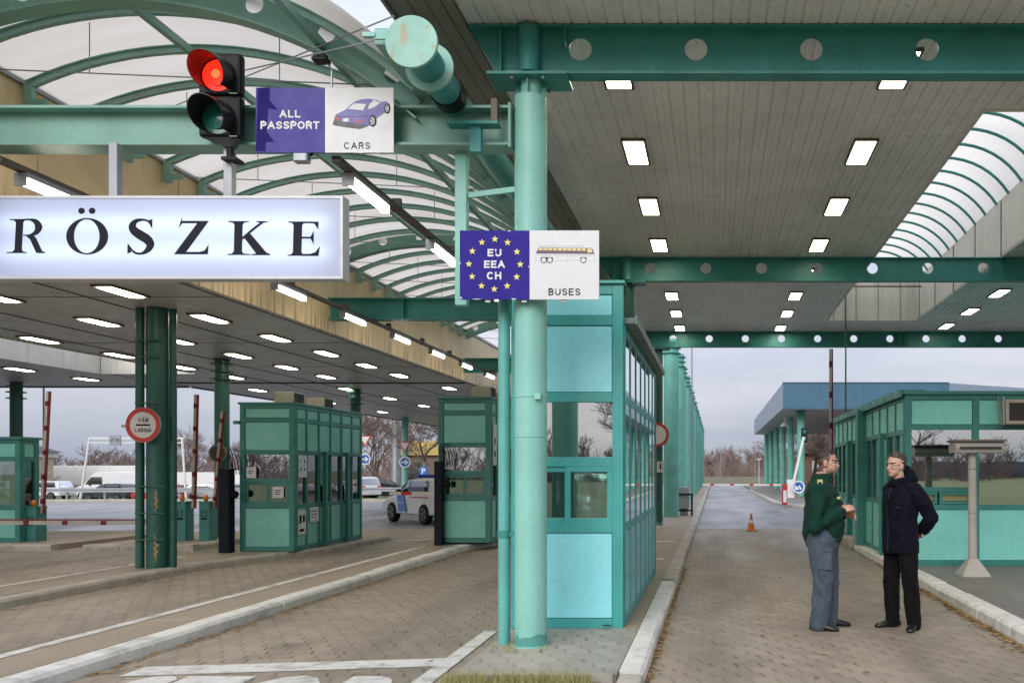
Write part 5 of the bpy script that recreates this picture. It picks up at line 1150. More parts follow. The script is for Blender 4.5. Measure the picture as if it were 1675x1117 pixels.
# T shaped camera lamp on the right island
tlp = thing('camera_post', 'pale concrete T shaped post with flared foot on the right island', 'post', (3.64, 12.1, .12))
mb = MB(); mb.tube([(3.64, 12.1, .33), (3.63, 12.1, 1.90)], [.066, .056], 28); mb.build('shaft', CONC, tlp, smooth=True)
mb = MB(); P = [(.20, .12), (.19, .15), (.12, .26), (.075, .335), (.06, .36)]
prev = None
for h_, z in P:
    q = [mb.v((3.64 + sx * h_, 12.1 + sy * h_, z)) for sx, sy in ((-1, -1), (1, -1), (1, 1), (-1, 1))]
    if prev:
        for i in range(4): mb.f([prev[i], prev[(i + 1) % 4], q[(i + 1) % 4], q[i]])
    prev = q
mb.f(prev); mb.build('flared_foot', CONC, tlp, bevel=.01)
mb = MB(); mb.prism([(11.93, 1.84), (12.27, 1.84), (12.31, 1.92), (12.26, 2.0), (11.94, 2.0), (11.89, 1.92)], 'yz', 3.35, 4.03); mb.build('head', CONC, tlp, bevel=.012)
mb = MB(); mb.box(3.33, 4.05, 11.87, 12.33, 2.0, 2.03); mb.build('cap', paint('dark_cap', (.16, .14, .12), .6), tlp, bevel=.006)
mb = MB(); mb.box(3.40, 3.98, 11.885, 11.90, 1.895, 1.93); mb.build('slot', DARK, tlp)
mb = MB(); mb.tube([(3.635 + .0595 * math.cos(a), 12.1 + .0595 * math.sin(a), 1.62) for a in [k * math.pi / 12 for k in range(25)]], .006, 5); mb.tube([(3.637 + .064 * math.cos(a), 12.1 + .064 * math.sin(a), 1.0) for a in [k * math.pi / 12 for k in range(25)]], .005, 5); mb.build('strap', GREYM, tlp)
# thin mast and far masts
def mast(label, x, y, z0, z1, r, m=GREYM, head=None, cat='mast'):
    c = thing('mast', label, cat, (x, y, z0)); mb = MB(); mb.tube([(x, y, z0), (x, y, z1)], [r, r * .7], 10); mb.build('pole', m, c, smooth=True)
    if head:
        mb = MB(); mb.box(x - head, x + head, y - .1, y + .1, z1, z1 + head * .5); mb.build('lamp_head', m, c)
    return c
mast('thin dark pole dropping from the skylight rim in front of blue canopy', 3.24, 21.25, 2.84, 6.1, .022, DGREEN)
mast('thin tall pole above the green column row', -1.15, 42, 0, 9.5, .05)
mast('slender lighting mast far beyond the end of the road', 1.1, 190, 0, 6.2, .09, head=.5)
mast('second slender mast far away just left of the blue canopy', 7.9, 170, 0, 7, .09, head=.6)
mast('grey lamp pole behind the leftmost round column', -20.4, 26, 0, 9, .03)
mast('short white twin lamp in front of the far trees', 4.6, 90, 0, 2.7, .04, WHITE, .22, 'lamp')
mast('short white lamp beside its twin in front of far trees', 6.0, 92, 0, 2.7, .04, WHITE, .22, 'lamp')
mast('stout grey pole among the bare trees behind the yield sign', -24.6, 66, 0, 9, .38, GREYM)
# small kiosk box with rails on the bus island
kb = thing('intercom_box', 'grey box with black rails on the bus island kerb', 'box', (-.98, 28, .125))
mb = MB(); mb.box(-1.2, -.85, 27.9, 28.2, .35, 1.05); mb.build('box', paint('box_grey', (.42, .44, .43), .5, dirt=.2), kb, bevel=.01); mb = MB(); mb.box(-1.15, -.9, 27.95, 28.15, .125, .35); mb.build('foot', GREYM, kb)
mb = MB(); mb.bar((-1.55, 27.85, .82), (-.78, 27.85, .82), .05, .05); mb.bar((-1.55, 27.85, .3), (-.78, 27.85, .3), .05, .05); mb.bar((-.76, 27.85, .13), (-.76, 27.85, .85), .06, .06); mb.build('rail', BLACK, kb)
# small signs
def disc_sign(label, x, y, z, r, face, rim, cat='sign', fn=None, pole=None, group=None):
    s_ = thing('road_sign', label, cat, (x, y, z), group); S = Sheet(x, z, r / 10, y)
    mb = MB(); mb.cyl((x, y + .002, z), (x, y + .02, z), r, n=40); mb.build('disc', GREYM, s_, smooth=True)
    mb = MB(); S.ell(mb, 0, 0, 9.9, 9.9, 40); mb.build('rim', rim, s_); S.layer = 1; mb = MB(); S.ell(mb, 0, 0, 7.8, 7.8, 40); mb.build('face', face, s_)
    if fn: S.layer = 2; mb = MB(); fn(S, mb); mb.build('symbol', WHITE, s_)
    if pole: mb = MB(); mb.cyl((x, y + .05, pole), (x, y + .05, z + r * .5), .03, n=10); mb.build('pole', GREYM, s_, smooth=True)
    return s_
def arrow_r(S, mb): S.rect(mb, -6, -1, 2.5, 1); S.poly(mb, [(6.5, 0), (1, -4.5), (-.5, -3), (2.8, 0)]); S.layer += .5; S.poly(mb, [(6.5, 0), (2.8, 0), (-.5, 3), (1, 4.5)])
def arrow_dl(S, mb): S.poly(mb, [(-6, 4.5), (-6, -3.5), (-1.5, .5), (1.5, -3), (5.5, 3.2), (3, 4.5), (1, .5), (-.5, 2), (2, 4.5)])
disc_sign('round no entry style sign half hidden behind the nearest booth', -1.58, 23.13, 2.56, .33, WHITE, RED)
ws = thing('white_plate_sign', 'small white pictogram plate on the dark column by the booth', 'sign', (-1.53, 23.12, 1.65)); mb = MB(); mb.box(-1.58, -1.38, 23.12, 23.14, 1.55, 1.84); mb.build('plate', SIGNW, ws); mb = MB(); mb.box(-1.50, -1.46, 23.114, 23.119, 1.62, 1.78); mb.build('pictogram', NEARBLK, ws)
disc_sign('blue round arrow sign behind the officer below the blue canopy', 4.42, 45.5, .72, .34, BLUESIGN, WHITE, fn=arrow_dl, pole=.13)
disc_sign('blue round sign with white right arrow on the green column', -14.4, 39.7, 1.98, .27, BLUESIGN, WHITE, fn=arrow_r)
disc_sign('blue round sign cut by the edge of the long booth', -16.25, 39.7, 2.12, .27, BLUESIGN, WHITE, fn=arrow_r, pole=0)
disc_sign('small red and white round sign far behind the yield sign', -25.0, 58, 2.1, .34, WHITE, RED, pole=0)
disc_sign('round dark backed sign on the green column behind barrier arm', -10.95, 18.83, 1.98, .20, DARK, BROWNT)
def yield_sign(label, x, y, z, a):
    s_ = thing('yield_sign', label, 'sign', (x, y, z), 'yield signs'); mb = MB(); mb.prism([(x - a, z + a * .87), (x + a, z + a * .87), (x, z - a * .87)], 'xz', y, y + .02); mb.build('border', RED, s_)
    mb = MB(); mb.prism([(x - a * .72, z + a * .70), (x + a * .72, z + a * .70), (x, z - a * .52)], 'xz', y - .004, y - .001); mb.build('face', WHITE, s_)
yield_sign('red bordered yield triangle above the blue arrow sign', -14.4, 39.7, 2.68, .30)
yield_sign('yield triangle cut by the edge of the long booth', -16.25, 39.7, 2.95, .30)
pk = thing('parking_sign', 'small blue parking sign left of the narrow booth', 'sign', (-20.4, 60, 1.6)); mb = MB(); mb.box(-20.75, -20.15, 60, 60.04, 1.25, 1.85); mb.build('plate', BLUESIGN, pk); mb = MB(); text_mb(mb, 'P', -20.45, 1.55, .4, 59.99, bold=.02); mb.build('lettering', WHITE, pk); mb = MB(); mb.cyl((-20.45, 60.08, 0), (-20.45, 60.08, 2.1), .04, n=8); mb.build('pole', GREYM, pk)
# signal on the blue canopy column
ts = thing('traffic_light', 'small far traffic light on a column of the blue canopy', 'traffic light', (4.95, 47.6, 3.3)); mb = MB(); mb.box(4.78, 5.12, 47.5, 47.7, 3.15, 3.95); mb.build('housing', BLACK, ts, bevel=.02)
mb = MB()
for z in (3.35, 3.75): mb.cyl((4.95, 47.47, z), (4.95, 47.51, z), .11, n=14)
mb.build('lens', GRNL, ts)

# ------------------------------------------------------------------ guard rail, gantry
gr_ = thing('guard_rail', 'long steel guard rail along the yard edge before the parked cars', 'guard rail', (-30, 44, 0))
A, Bp = Vector((-52, 43.2, 0)), Vector((-16.8, 47.5, 0)); d = Bp - A
mb = MB()
for z, t in ((.62, .05), (.55, .0), (.48, .05)): mb.bar(A + Vector((0, -t, z)), Bp + Vector((0, -t, z)), .03, .085)
mb.build('rail', paint('galvanised', (.36, .39, .44), .45, .3, var=.1), gr_)
for k in range(19):
    p = A + d * (k + .5) / 19; mb = MB(); mb.box(p.x - .05, p.x + .05, p.y + .03, p.y + .12, -.05, .64); mb.build('post', GREYM, gr_)
mb = MB(); mb.poly([(-70, 41.0, .03), (-12.5, 44.0, .06), (-9, 52, .05), (-9, 62, .02), (-17, 57, .0), (-18, 48.5, .04), (-70, 45.0, -.02)]); mb.build('grass_verge', GRASS, kind='structure')
kerb('kerb', [(-70, 40.9), (-12.5, 43.9)], .18, .14, KERBG, 3)
kerb('kerb', [(-12.5, 43.9), (-9, 52)], .18, .14, KERBG, 2)
ga = thing('sign_gantry', 'thin pale gantry frame with a small sign over the car park', 'gantry', (-34, 56, -.5))
mb = MB(); mb.tube([(-42, 56.5, -.8), (-41.3, 56.5, 3.75)], .07, 8); mb.tube([(-34.9, 56.5, -.8), (-35.2, 56.5, 3.75)], .07, 8); mb.bar((-41.3, 56.5, 3.72), (-35.1, 56.5, 3.72), .08, .1); mb.bar((-41.3, 56.5, 3.42), (-35.1, 56.5, 3.42), .06, .07); mb.build('frame', WHITE, ga)
mb = MB(); mb.box(-39.95, -39.2, 56.4, 56.48, 3.25, 3.9); mb.build('sign_panel', GREYM, ga); mb = MB(); text_mb(mb, '27 29', -39.57, 3.58, .2, 56.39, .6); mb.build('lettering', NEARBLK, ga)

# ------------------------------------------------------------------ cars
def loft_body(mb, prof, wd, tum=.86, n=1):
    """prof: side outline (x, z) counter-clockwise starting low rear; body width wd, upper part narrowed"""
    zs = [z for _, z in prof]; z0, z1 = min(zs), max(zs)
    def hw(z): t = (z - z0) / (z1 - z0); return wd / 2 * (1 - max(0, t - .5) * 2 * (1 - tum) - max(0, .25 - t) * .18)
    A = [mb.v((x, -hw(z), z)) for x, z in prof]; B = [mb.v((x, hw(z), z)) for x, z in prof]; n = len(prof)
    mb.f(list(reversed(A))); mb.f(B)
    for k in range(n): mb.f([A[k], A[(k + 1) % n], B[(k + 1) % n], B[k]])
    return hw
RIMD = paint('dark_alloy', (.14, .14, .15), .4, .6, var=.15)
def wheel(root, x, y, r, wd, out):
    mb = MB(); mb.cyl((x, y - wd / 2, r), (x, y + wd / 2, r), r, n=28); wh = mb.build('tyre', RUBBER, root, smooth=True, bevel=.02)
    mb = MB(); yo = y + out * (wd / 2 + .004); mb.cyl((x, yo - .006, r), (x, yo + .006, r), r * .66, n=24); mb.build('rim', RIMD, wh, smooth=True)
    mb = MB(); yo2 = yo + out * .008
    for k in range(5):
        a = k * 2 * math.pi / 5; mb.bar((x + r * .2 * math.cos(a + .6), yo2, r + r * .2 * math.sin(a + .6)), (x + r * .58 * math.cos(a + .6), yo2, r + r * .58 * math.sin(a + .6)), .006, r * .22, (-math.sin(a + .6), 0, math.cos(a + .6)))
    mb.build('rim_opening', RUBBER, wh)
def make_car(label, paintm, kind='hatch', L_=4.2, Hh=1.5, group=None, cat='car'):
    """car along +x, origin on the ground at the middle"""
    c = local('car', label, cat, group); wd = 1.76
    h = L_ / 2; k = Hh / 1.5
    if kind == 'hatch': low = [(-h, .30), (h - .05, .26), (h, .42), (h - .02, .60), (h - .30, .74), (h - 1.10, .90), (-h + .18, .98), (-h, .85)]; cab = [(-h + .10, .96), (h - 1.05, .92), (h - 1.75, 1.40 * k), (h - 2.2, 1.47 * k), (-h + .75, 1.48 * k), (-h + .42, 1.40 * k)]
    elif kind == 'suv': low = [(-h, .40), (h - .05, .36), (h, .55), (h - .03, .80), (h - .25, .98), (h - 1.1, 1.08), (-h + .1, 1.12), (-h, .95)]; cab = [(-h + .06, 1.08), (h - 1.1, 1.06), (h - 1.75, 1.56 * k), (h - 2.2, 1.64 * k), (-h + .45, 1.66 * k), (-h + .22, 1.58 * k)]
    else: low = [(-h, .45), (h - .05, .36), (h, .55), (h - .04, .90), (h - .25, 1.12), (h - .75, 1.28), (-h, 1.3)]; cab = [(-h + .02, 1.26), (h - .75, 1.24), (h - 1.45, 2.0), (h - 1.75, 2.32), (h - 2.2, 2.42), (-h + .1, 2.42), (-h + .02, 2.3)]
    mb = MB(); loft_body(mb, low, wd, .94); hw = loft_body(mb, cab, wd * .955, .84 if kind != 'van' else .93); mb.build('body', paintm, c, smooth=True, bevel=.045, seg=3, ang=50)
    # glazing follows the cabin sides, 4 mm proud
    zc0, zc1 = min(z for _, z in cab), max(z for _, z in cab)
    def hwc(z): t = (z - zc0) / (zc1 - zc0); tm = .84 if kind != 'van' else .93; return wd * .955 / 2 * (1 - max(0, t - .5) * 2 * (1 - tm) - max(0, .25 - t) * .18) + .012
    def lerp(a, b, t): return a + (b - a) * t
    zb, zt = (zc0 + .07, zc1 - .09)
    fx = lambda z: next((lerp(x0, x1, (z - z0) / (z1 - z0)) for (x0, z0), (x1, z1) in zip(cab[1:-2], cab[2:]) if z0 <= z <= z1 and z1 > z0), cab[2][0])
    segs = {'hatch': [(-h + .55, -.18), (-.12, None)], 'suv': [(-h + .4, -.75), (-.68, .12), (.18, None)], 'van': [(h - 2.5, None)]}[kind]
    if kind == 'van': zb, zt = 1.36, 2.0
    for side in (-1, 1):
        for a, b in segs:
            mb = MB(); xb0, xt0 = a, a + (.12 if a < -1 and kind != 'van' else .02)
            xb1 = b if b is not None else fx(zb) - .16; xt1 = b if b is not None else fx(zt) - .10
            zm = (zb + zt) / 2; xm0, xm1 = (xb0 + xt0) / 2, (b if b is not None else fx(zm) - .12)
            mb.poly([(xb0, side * hwc(zb), zb), (xb1, side * hwc(zb), zb), (xm1, side * hwc(zm), zm), (xt1, side * hwc(zt), zt), (xt0, side * hwc(zt), zt), (xm0, side * hwc(zm), zm)]); mb.build('side_window', GLASSD, c)
        wx = (h - .78, -h + .78); r = .32 if kind == 'hatch' else .36
        for x in wx:
            wheel(c, x, side * (wd / 2 - .09), r, .2, side)
        mb = MB(); mb.ball((h - 1.5, side * (wd / 2 + .07), zc0 + .08), (.07, .10, .08), 10, 6); mb.build('mirror', BLACK, c, smooth=True)
        mb = MB(); mb.box(h - .36, h - .08, side * (wd / 2 - .35) - .2 * (side > 0) - (0 if side > 0 else 0), side * (wd / 2 - .35) + .2 * (side < 0) + .0, .62 if kind == 'hatch' else .8, .74 if kind == 'hatch' else .93)
        mb.build('headlight', ALU, c, bevel=.02)
        mb = MB(); mb.box(-h - .008, -h + .05, side * (wd / 2 - .24) - .12, side * (wd / 2 - .24) + .12, .72 if kind == 'hatch' else .85, .90 if kind == 'hatch' else 1.05); mb.build('tail_lamp', TREDL, c)
    mb = MB(); z0, z1 = zc0 + .06, zc1 - .10; mb.poly([(fx(z0) + .012, -hwc(z0) + .12, z0 + .01), (fx(z0) + .012, hwc(z0) - .12, z0 + .01), (fx(z1) + .012, hwc(z1) - .14, z1 + .012), (fx(z1) + .012, -hwc(z1) + .14, z1 + .012)]); mb.build('windscreen', GLASSD, c)
    if kind != 'van':
        rx = lambda z: lerp(cab[0][0], cab[-1][0], (z - zc0) / (cab[-1][1] - zc0)); z1 = cab[-1][1] - .05
        mb = MB(); mb.poly([(rx(z0) - .012, -hwc(z0) + .14, z0), (rx(z0) - .012, hwc(z0) - .14, z0), (rx(z1) - .012, hwc(z1) - .14, z1), (rx(z1) - .012, -hwc(z1) + .14, z1)]); mb.build('rear_window', GLASSD, c)
    mb = MB(); mb.box(-h - .012, -h - .002, -.26, .26, .50, .61); mb.build('number_plate', SIGNW, c)
    return c
pol = make_car('white police car with blue door stripe behind the closed barrier', CARW, 'hatch', 3.9, 1.46, cat='police car')
mb = MB(); hy = .885
for side in (1, -1):
    mb.poly([(.02, side * hy, .36), (.62, side * hy, .36), (.78, side * (hy - .02), .90), (.25, side * (hy - .02), .90)])
mb.build('blue_stripe', paint('police_blue', (.015, .16, .62), .3), pol)
mb = MB(); mb.box(-.15, .15, -.55, .55, 1.44, 1.55); mb.build('light_bar', paint('light_bar_blue', (.01, .02, .20), .2), pol, bevel=.03)
mb = MB(); text_mb(mb, 'RENDŐRSÉG', .40, .66, .09, hy + .005, .42, axis=(-1, 0)); mb.build('lettering', WHITE, pol)
mb = MB(); 
for k in range(7): mb.box(-1.5 + k * .2, -1.38 + k * .2, hy - .01, hy - .001, .82, .86)
mb.build('red_dashes', RED, pol)
pol.scale = (.95, .95, .95); pol.location = (-8.78, 26.6, .0); pol.rotation_euler = (0, 0, math.atan2(.72, -.695))
# parked cars behind the guard rail (the car park lies lower than the lanes)
zp = -.98
def park(src, x, y, rz, label, z=zp):
    if src.get('_used'): o = dup(src, (x, y, z), rz, label)
    else: src['_used'] = 1; src.location = (x, y, z); src.rotation_euler = (0, 0, rz); src['label'] = label; o = src
    o['group'] = 'cars parked beyond the guard rail'; return o
cw = make_car('', CARW, 'suv', 4.5, 1.5); cdk = make_car('', CARG, 'hatch', 4.1, 1.5); crd = make_car('', CARR, 'hatch', 4.1, 1.5); csv = make_car('', CARS, 'hatch', 4.1, 1.5); vn = make_car('', CARW, 'van', 5.6, 2.4, cat='van')
park(cw, -58.2, 74, R(178), 'white off road car parked just left of the white van')
park(cw, -63.0, 75, R(172), 'white car at the left end of the parked row')
park(cdk, -51.2, 72.5, R(175), 'dark car parked in front of the white van')
park(crd, -46.2, 71, R(160), 'red car parked right of the rusty pillar')
park(csv, -43.4, 74, R(10), 'silver car parked right of the red car'); park(csv, -40.0, 72, R(170), 'silver car between the two barrier cabinets')
o = park(vn, -53.2, 75.5, R(180), 'white delivery van towering over the parked cars')
park(cw, -25.6, 60, R(150), 'white car parked behind the grass beside the grey pole', -.5); park(cdk, -23.8, 62, R(20), 'dark car parked far behind the yield sign', -.5); park(csv, -33.6, 66, R(15), 'silver car half hidden by the long booth')
for o_ in (cw, cdk, crd, csv, vn):
    if '_used' in o_: del o_['_used']
for o_ in bpy.data.objects:
    if '_used' in o_: del o_['_used']
# trailers and buildings far left
def trailer(label, x0, x1, y, z0, z1, m, band=None):
    t = thing('truck_trailer', label, 'trailer', ((x0 + x1) / 2, y, z0)); mb = MB(); mb.box(x0, x1, y, y + 2.5, z0 + 1.0, z1); mb.build('box', m, t, bevel=.03)
    if band: mb = MB(); mb.box(x0 + .4, x1 - .4, y - .02, y - .004, z0 + 1.5, z1 - .5); mb.build('red_side', band, t)
    for x in (x0 + 1, x0 + 2.2, x1 - 1.2): mb = MB(); mb.cyl((x, y + .1, z0 + .5), (x, y + .4, z0 + .5), .5, n=20); mb.build('wheel', RUBBER, t, smooth=True)
trailer('long plain white trailer behind the parked white cars', -72, -61, 90, zp, 2.1, WHITE)
trailer('white trailer behind the delivery van', -60.5, -48, 92, zp, 1.4, WHITE)
trailer('white trailer with a red side behind the barrier cabinets', -56, -46, 95, zp, 1.3, WHITE, RED)
trailer('white truck trailer far behind the rusty pillar', -47.5, -40, 84, zp, 1.6, WHITE)
hb = thing('house', 'cream corner house with dark hipped roof behind leftmost booth', 'house', (-66, 80, zp))
mb = MB(); mb.box(-74, -66.5, 84, 86, zp, 3.3); mb.build('wall', paint('cream_wall', (.55, .47, .32), .7, dirt=.1), hb)
mb = MB(); P = [(-74.6, 83.4), (-65.9, 83.4), (-65.9, 86.6), (-74.6, 86.6)]; T = [(-72, 84.6), (-69.5, 84.6), (-69.5, 85.4), (-72, 85.4)]
A = [mb.v((*p, 3.4)) for p in P]; Bq = [mb.v((*p, 4.6)) for p in T]; mb.f(list(reversed(A))); mb.f(Bq)
for i in range(4): mb.f([A[i], A[(i + 1) % 4], Bq[(i + 1) % 4], Bq[i]])
mb.build('roof', paint('slate_roof', (.06, .065, .08), .6), hb)
for x in (-72.0, -70, -68): mb = MB(); mb.box(x, x + .9, 83.96, 83.99, .2, 2.1); mb.build('window', GLASSD, hb)
mb = MB(); mb.box(-74.3, -66.2, 83.7, 86.3, 2.9, 3.38); mb.build('cornice', WHITE, hb)
yb_ = thing('shop_building', 'low brick building with a yellow fascia behind the narrow booth', 'building', (-23, 75, 0))
mb = MB(); mb.box(-27.5, -18, 74, 84, -.5, 2.9); mb.build('wall', paint('pinkish_brick', (.22, .15, .13), .7, dirt=.2), yb_); mb = MB(); mb.box(-27.7, -17.8, 73.7, 84.2, 2.9, 4.1); mb.build('fascia', paint('yellow_band', (.62, .45, .14), .5), yb_)
for x in (-26.6, -24.2, -21.5): mb = MB(); mb.box(x, x + 1.1, 73.94, 73.99, .3, 2.3); mb.build('window', GLASSD, yb_)
rh = thing('house', 'old brick house with brown tiled roof under the blue canopy', 'house', (11.5, 82, 0))
mb = MB(); mb.box(9.6, 16, 92, 100, 0, 3.6); mb.build('wall', paint('old_brick', (.26, .15, .10), .8, var=.3, scale=6, dirt=.3), rh)
mb = MB(); mb.prism([(9.0, 3.4), (16.6, 3.4), (16.6, 3.7), (13.4, 6.6), (12.2, 6.6), (9.0, 3.7)], 'xz', 91.4, 100.6); mb.build('roof', paint('brown_tiles', (.14, .10, .085), .8, var=.3, scale=4), rh)
for x in (10.4, 12.4): mb = MB(); mb.box(x, x + 1.0, 91.95, 91.99, 1.0, 2.6); mb.build('window', WHITE, rh)
# ------------------------------------------------------------------ blue canopy beyond the right booth
bc = thing('blue_canopy', 'far canopy with blue fascia on green columns right of the road', 'canopy', (9, 60, 0))
zb0, zb1 = 5.05, 6.48
mb = MB(); mb.prism([(3.84, 48), (13.1, 48), (22, 53), (22, 83), (3.84, 83)], 'xy', zb0 + .01, zb1 - .02); mb.build('ceiling', paint('pale_ceiling', (.45, .45, .46), .5, var=.06), bc)
mb = MB(); mb.box(3.80, 13.1, 47.94, 47.99, zb0, zb1); mb.build('front_fascia', BLUEF, bc); mb = MB(); mb.box(3.78, 3.835, 47.995, 83, zb0, zb1); mb.build('side_fascia', BLUEF2, bc)
mb = MB()
for k in range(6): mb.box(5.3 + k * 1.5, 5.315 + k * 1.5, 47.93, 47.938, zb0 + .05, zb1 - .05)
mb.box(3.76, 13.1, 47.90, 48.02, zb1 + .002, zb1 + .05); mb.box(3.79, 13.1, 47.92, 47.938, zb0 - .03, zb0 + .03)
mb.build('panel_joint', paint('joint_blue', (.035, .10, .16), .5), bc)
mb = MB(); mb.bar((13.12, 47.97, (zb0 + zb1) / 2), (22, 52.95, (zb0 + zb1) / 2), .05, zb1 - zb0); mb.build('corner_fascia', BLUEF2, bc)
for i in range(6): row_column('blue_canopy_column', 4.95, 49.5 + 6.6 * i, .13, zb0 + .008, .22, f'teal column below the blue canopy, {ORD[i]} of its row', ROWG, 'columns below the blue canopy', 3 if i == 0 else 0)
dl = thing('dome_lamp', 'white bell shaped lamp under the blue canopy', 'lamp', (4.5, 55, 4.5)); mb = MB(); mb.tube([(4.5, 55, 5.04), (4.5, 55, 4.75)], .06, 10); mb.build('stem', WHITE, dl); mb = MB(); mb.tube([(4.5, 55, 4.78), (4.5, 55, 4.62), (4.5, 55, 4.42)], [.08, .2, .34], 20); mb.build('shade', WHITE, dl, smooth=True)
# ------------------------------------------------------------------ trees
BARK = paint('bark', (.13, .105, .085), .85, var=.3, scale=8)
TWIG = paint('twigs', (.17, .125, .105), .85, var=.3, scale=8)
TWIGF = paint('far_twigs', (.23, .17, .155), .9, var=.25, scale=.3)
RMIN = [.011]
def branch(mbs, rnd, p, d, ln, r, depth, lean=.35, n=None):
    n = n or (7 if r > .05 else 4 if r > .02 else 3); pts = [p]; rs = [r]; q = p.copy(); dd = d.copy(); st = 3 if depth > 1 else 2
    for k in range(st):
        dd = (dd + Vector((rnd.gauss(0, .16), rnd.gauss(0, .16), rnd.gauss(.05, .08)))).normalized(); q = q + dd * ln / st; pts.append(q.copy()); rs.append(r * (1 - .42 * (k + 1) / st))
    mbs[0 if r > mbs[2] else 1].tube(pts, [max(q_, RMIN[0]) for q_ in rs], n, cap=False)
    if depth <= 0: return
    for k in range(4 if depth > 1 else 5):
        t = rnd.uniform(.45, 1.0) if k else 1.0; i = min(st - 1, int(t * st)); o = pts[i].lerp(pts[i + 1], t * st - i) if i < st else pts[-1]
        a = rnd.uniform(0, 6.28); side = Vector((math.cos(a), math.sin(a), rnd.uniform(-.1, .5)))
        nd_ = (dd * (1 - lean) + side * lean * 1.5).normalized(); branch(mbs, rnd, o, nd_, ln * rnd.uniform(.58, .8), rs[-1] * rnd.uniform(.55, .8), depth - 1, lean)
def bare_tree(label, seed, h, r, depth, lean=.4, tm=TWIG):
    t = local('bare_tree', label, 'tree', 'bare winter trees'); rnd = random.Random(seed); mbs = [MB(), MB(), r * .35]
    branch(mbs, rnd, Vector((0, 0, -.1)), Vector((.05, 0, 1)).normalized(), h * .36, r, depth, lean)
    mbs[0].build('trunk', BARK, t, smooth=True); mbs[1].build('crown', tm, t); return t
T1 = bare_tree('wide bare tree with a forked leaning trunk beside the narrow booth', 11, 8.5, .24, 5, .46); T1.location = (-20.6, 62, -.3)
T2 = bare_tree('tall bare tree with fine drooping twigs behind the grey pole', 5, 9.0, .2, 5, .42); T2.location = (-26.2, 68, -.5)
dup(T2, (-29.8, 74, -.5), 2.1, 'tall bare tree right of the long booth roof'); dup(T1, (-23.4, 84, -.5), 1.2, 'bare tree farther back between pole and yield sign')
dup(T2, (-52.5, 100, zp), 4.0, 'bare tree behind the red sided trailer'); dup(T1, (-56.5, 104, zp), 3.1, 'bare tree left of the red sided trailer'); dup(T2, (-60, 98, zp), .9, 'bare tree just right of the rusty pillar')
dup(T1, (10.0, 88, 0), 2.2, 'bare tree in front of the old brick house'); dup(T2, (8.4, 104, 0), .3, 'bare tree between the far columns of the blue canopy'); dup(T1, (15.2, 110, 0), 5.1, 'bare tree behind the roof of the old house')
T3 = bare_tree('thin young bare tree in front of the long plain trailer', 23, 4.0, .06, 3, .4); T3.location = (-63.5, 80, zp)
# trees and shrubs across the road behind the photographer, seen in the booth windows
dup(T1, (7.5, -26, 0), .5, 'bare tree reflected in the right booth window'); dup(T2, (12.5, -30, 0), 1.5, 'slender bare tree reflected in the right booth window'); dup(T2, (-5, -30, 0), 2.5, 'bare tree reflected in the nearest booth window')
mb = MB(); mb.box(22, 60, -140, -125, 0, 3.2); mb.build('building', paint('blue_grey_wall', (.10, .16, .24), .6), label='blue grey hall standing across the road behind the viewpoint', cat='building')
mb = MB(); mb.poly([(-80, -130, .0), (80, -130, .0), (80, -9, .0), (-80, -9, .0)]); mb.build('lawn', GRASS, kind='structure')
# far woods
def wood(name, spots, seed, hmin, hmax, rad, label):
    RMIN[0] = rad * .28; rnd = random.Random(seed); mb = MB(); M3 = [mb, mb, 0]
    for x, y, z in spots:
        h = rnd.uniform(hmin, hmax); branch(M3, rnd, Vector((x, y, z)), Vector((rnd.gauss(0, .05), 0, 1)).normalized(), h * .38, rad * rnd.uniform(.7, 1.2), 3, .38, 3)
        for k in range(34): a = rnd.uniform(0, 6.28); mb.tube([(x + rnd.gauss(0, 1.5), y, z), (x + rnd.gauss(0, 2.5), y, z + h * rnd.uniform(.25, .6))], [rad * .4, rad * .2], 3, cap=False)
    return mb.build(name, TWIGF, kind='stuff', label=label)
rnd = random.Random(9)
wood('far_wood', [(-12 + k * .62 + rnd.gauss(0, .4), 215 + rnd.uniform(0, 70), 0) for k in range(90)], 4, 6, 10.5, .17, 'bare brown wood beyond the end of the wet road')
wood('far_wood', [(-125 + k * .95 + rnd.gauss(0, .5), 130 + rnd.uniform(0, 30), zp) for k in range(75)], 6, 5.0, 8.0, .13, 'bare hedge of winter trees behind the trailers')
wood('far_wood', [(-50 + k * .9 + rnd.gauss(0, .5), 118 + rnd.uniform(0, 25), -.5) for k in range(40)], 7, 6.0, 9.5, .13, 'bare wood behind the low building with yellow fascia')

wood('far_wood', [(-75 + k * 1.6 + rnd.gauss(0, .5), -95 - rnd.uniform(0, 25), 0) for k in range(92)], 8, 5.0, 9.5, .13, 'bare wood behind the lawn across from the booths')
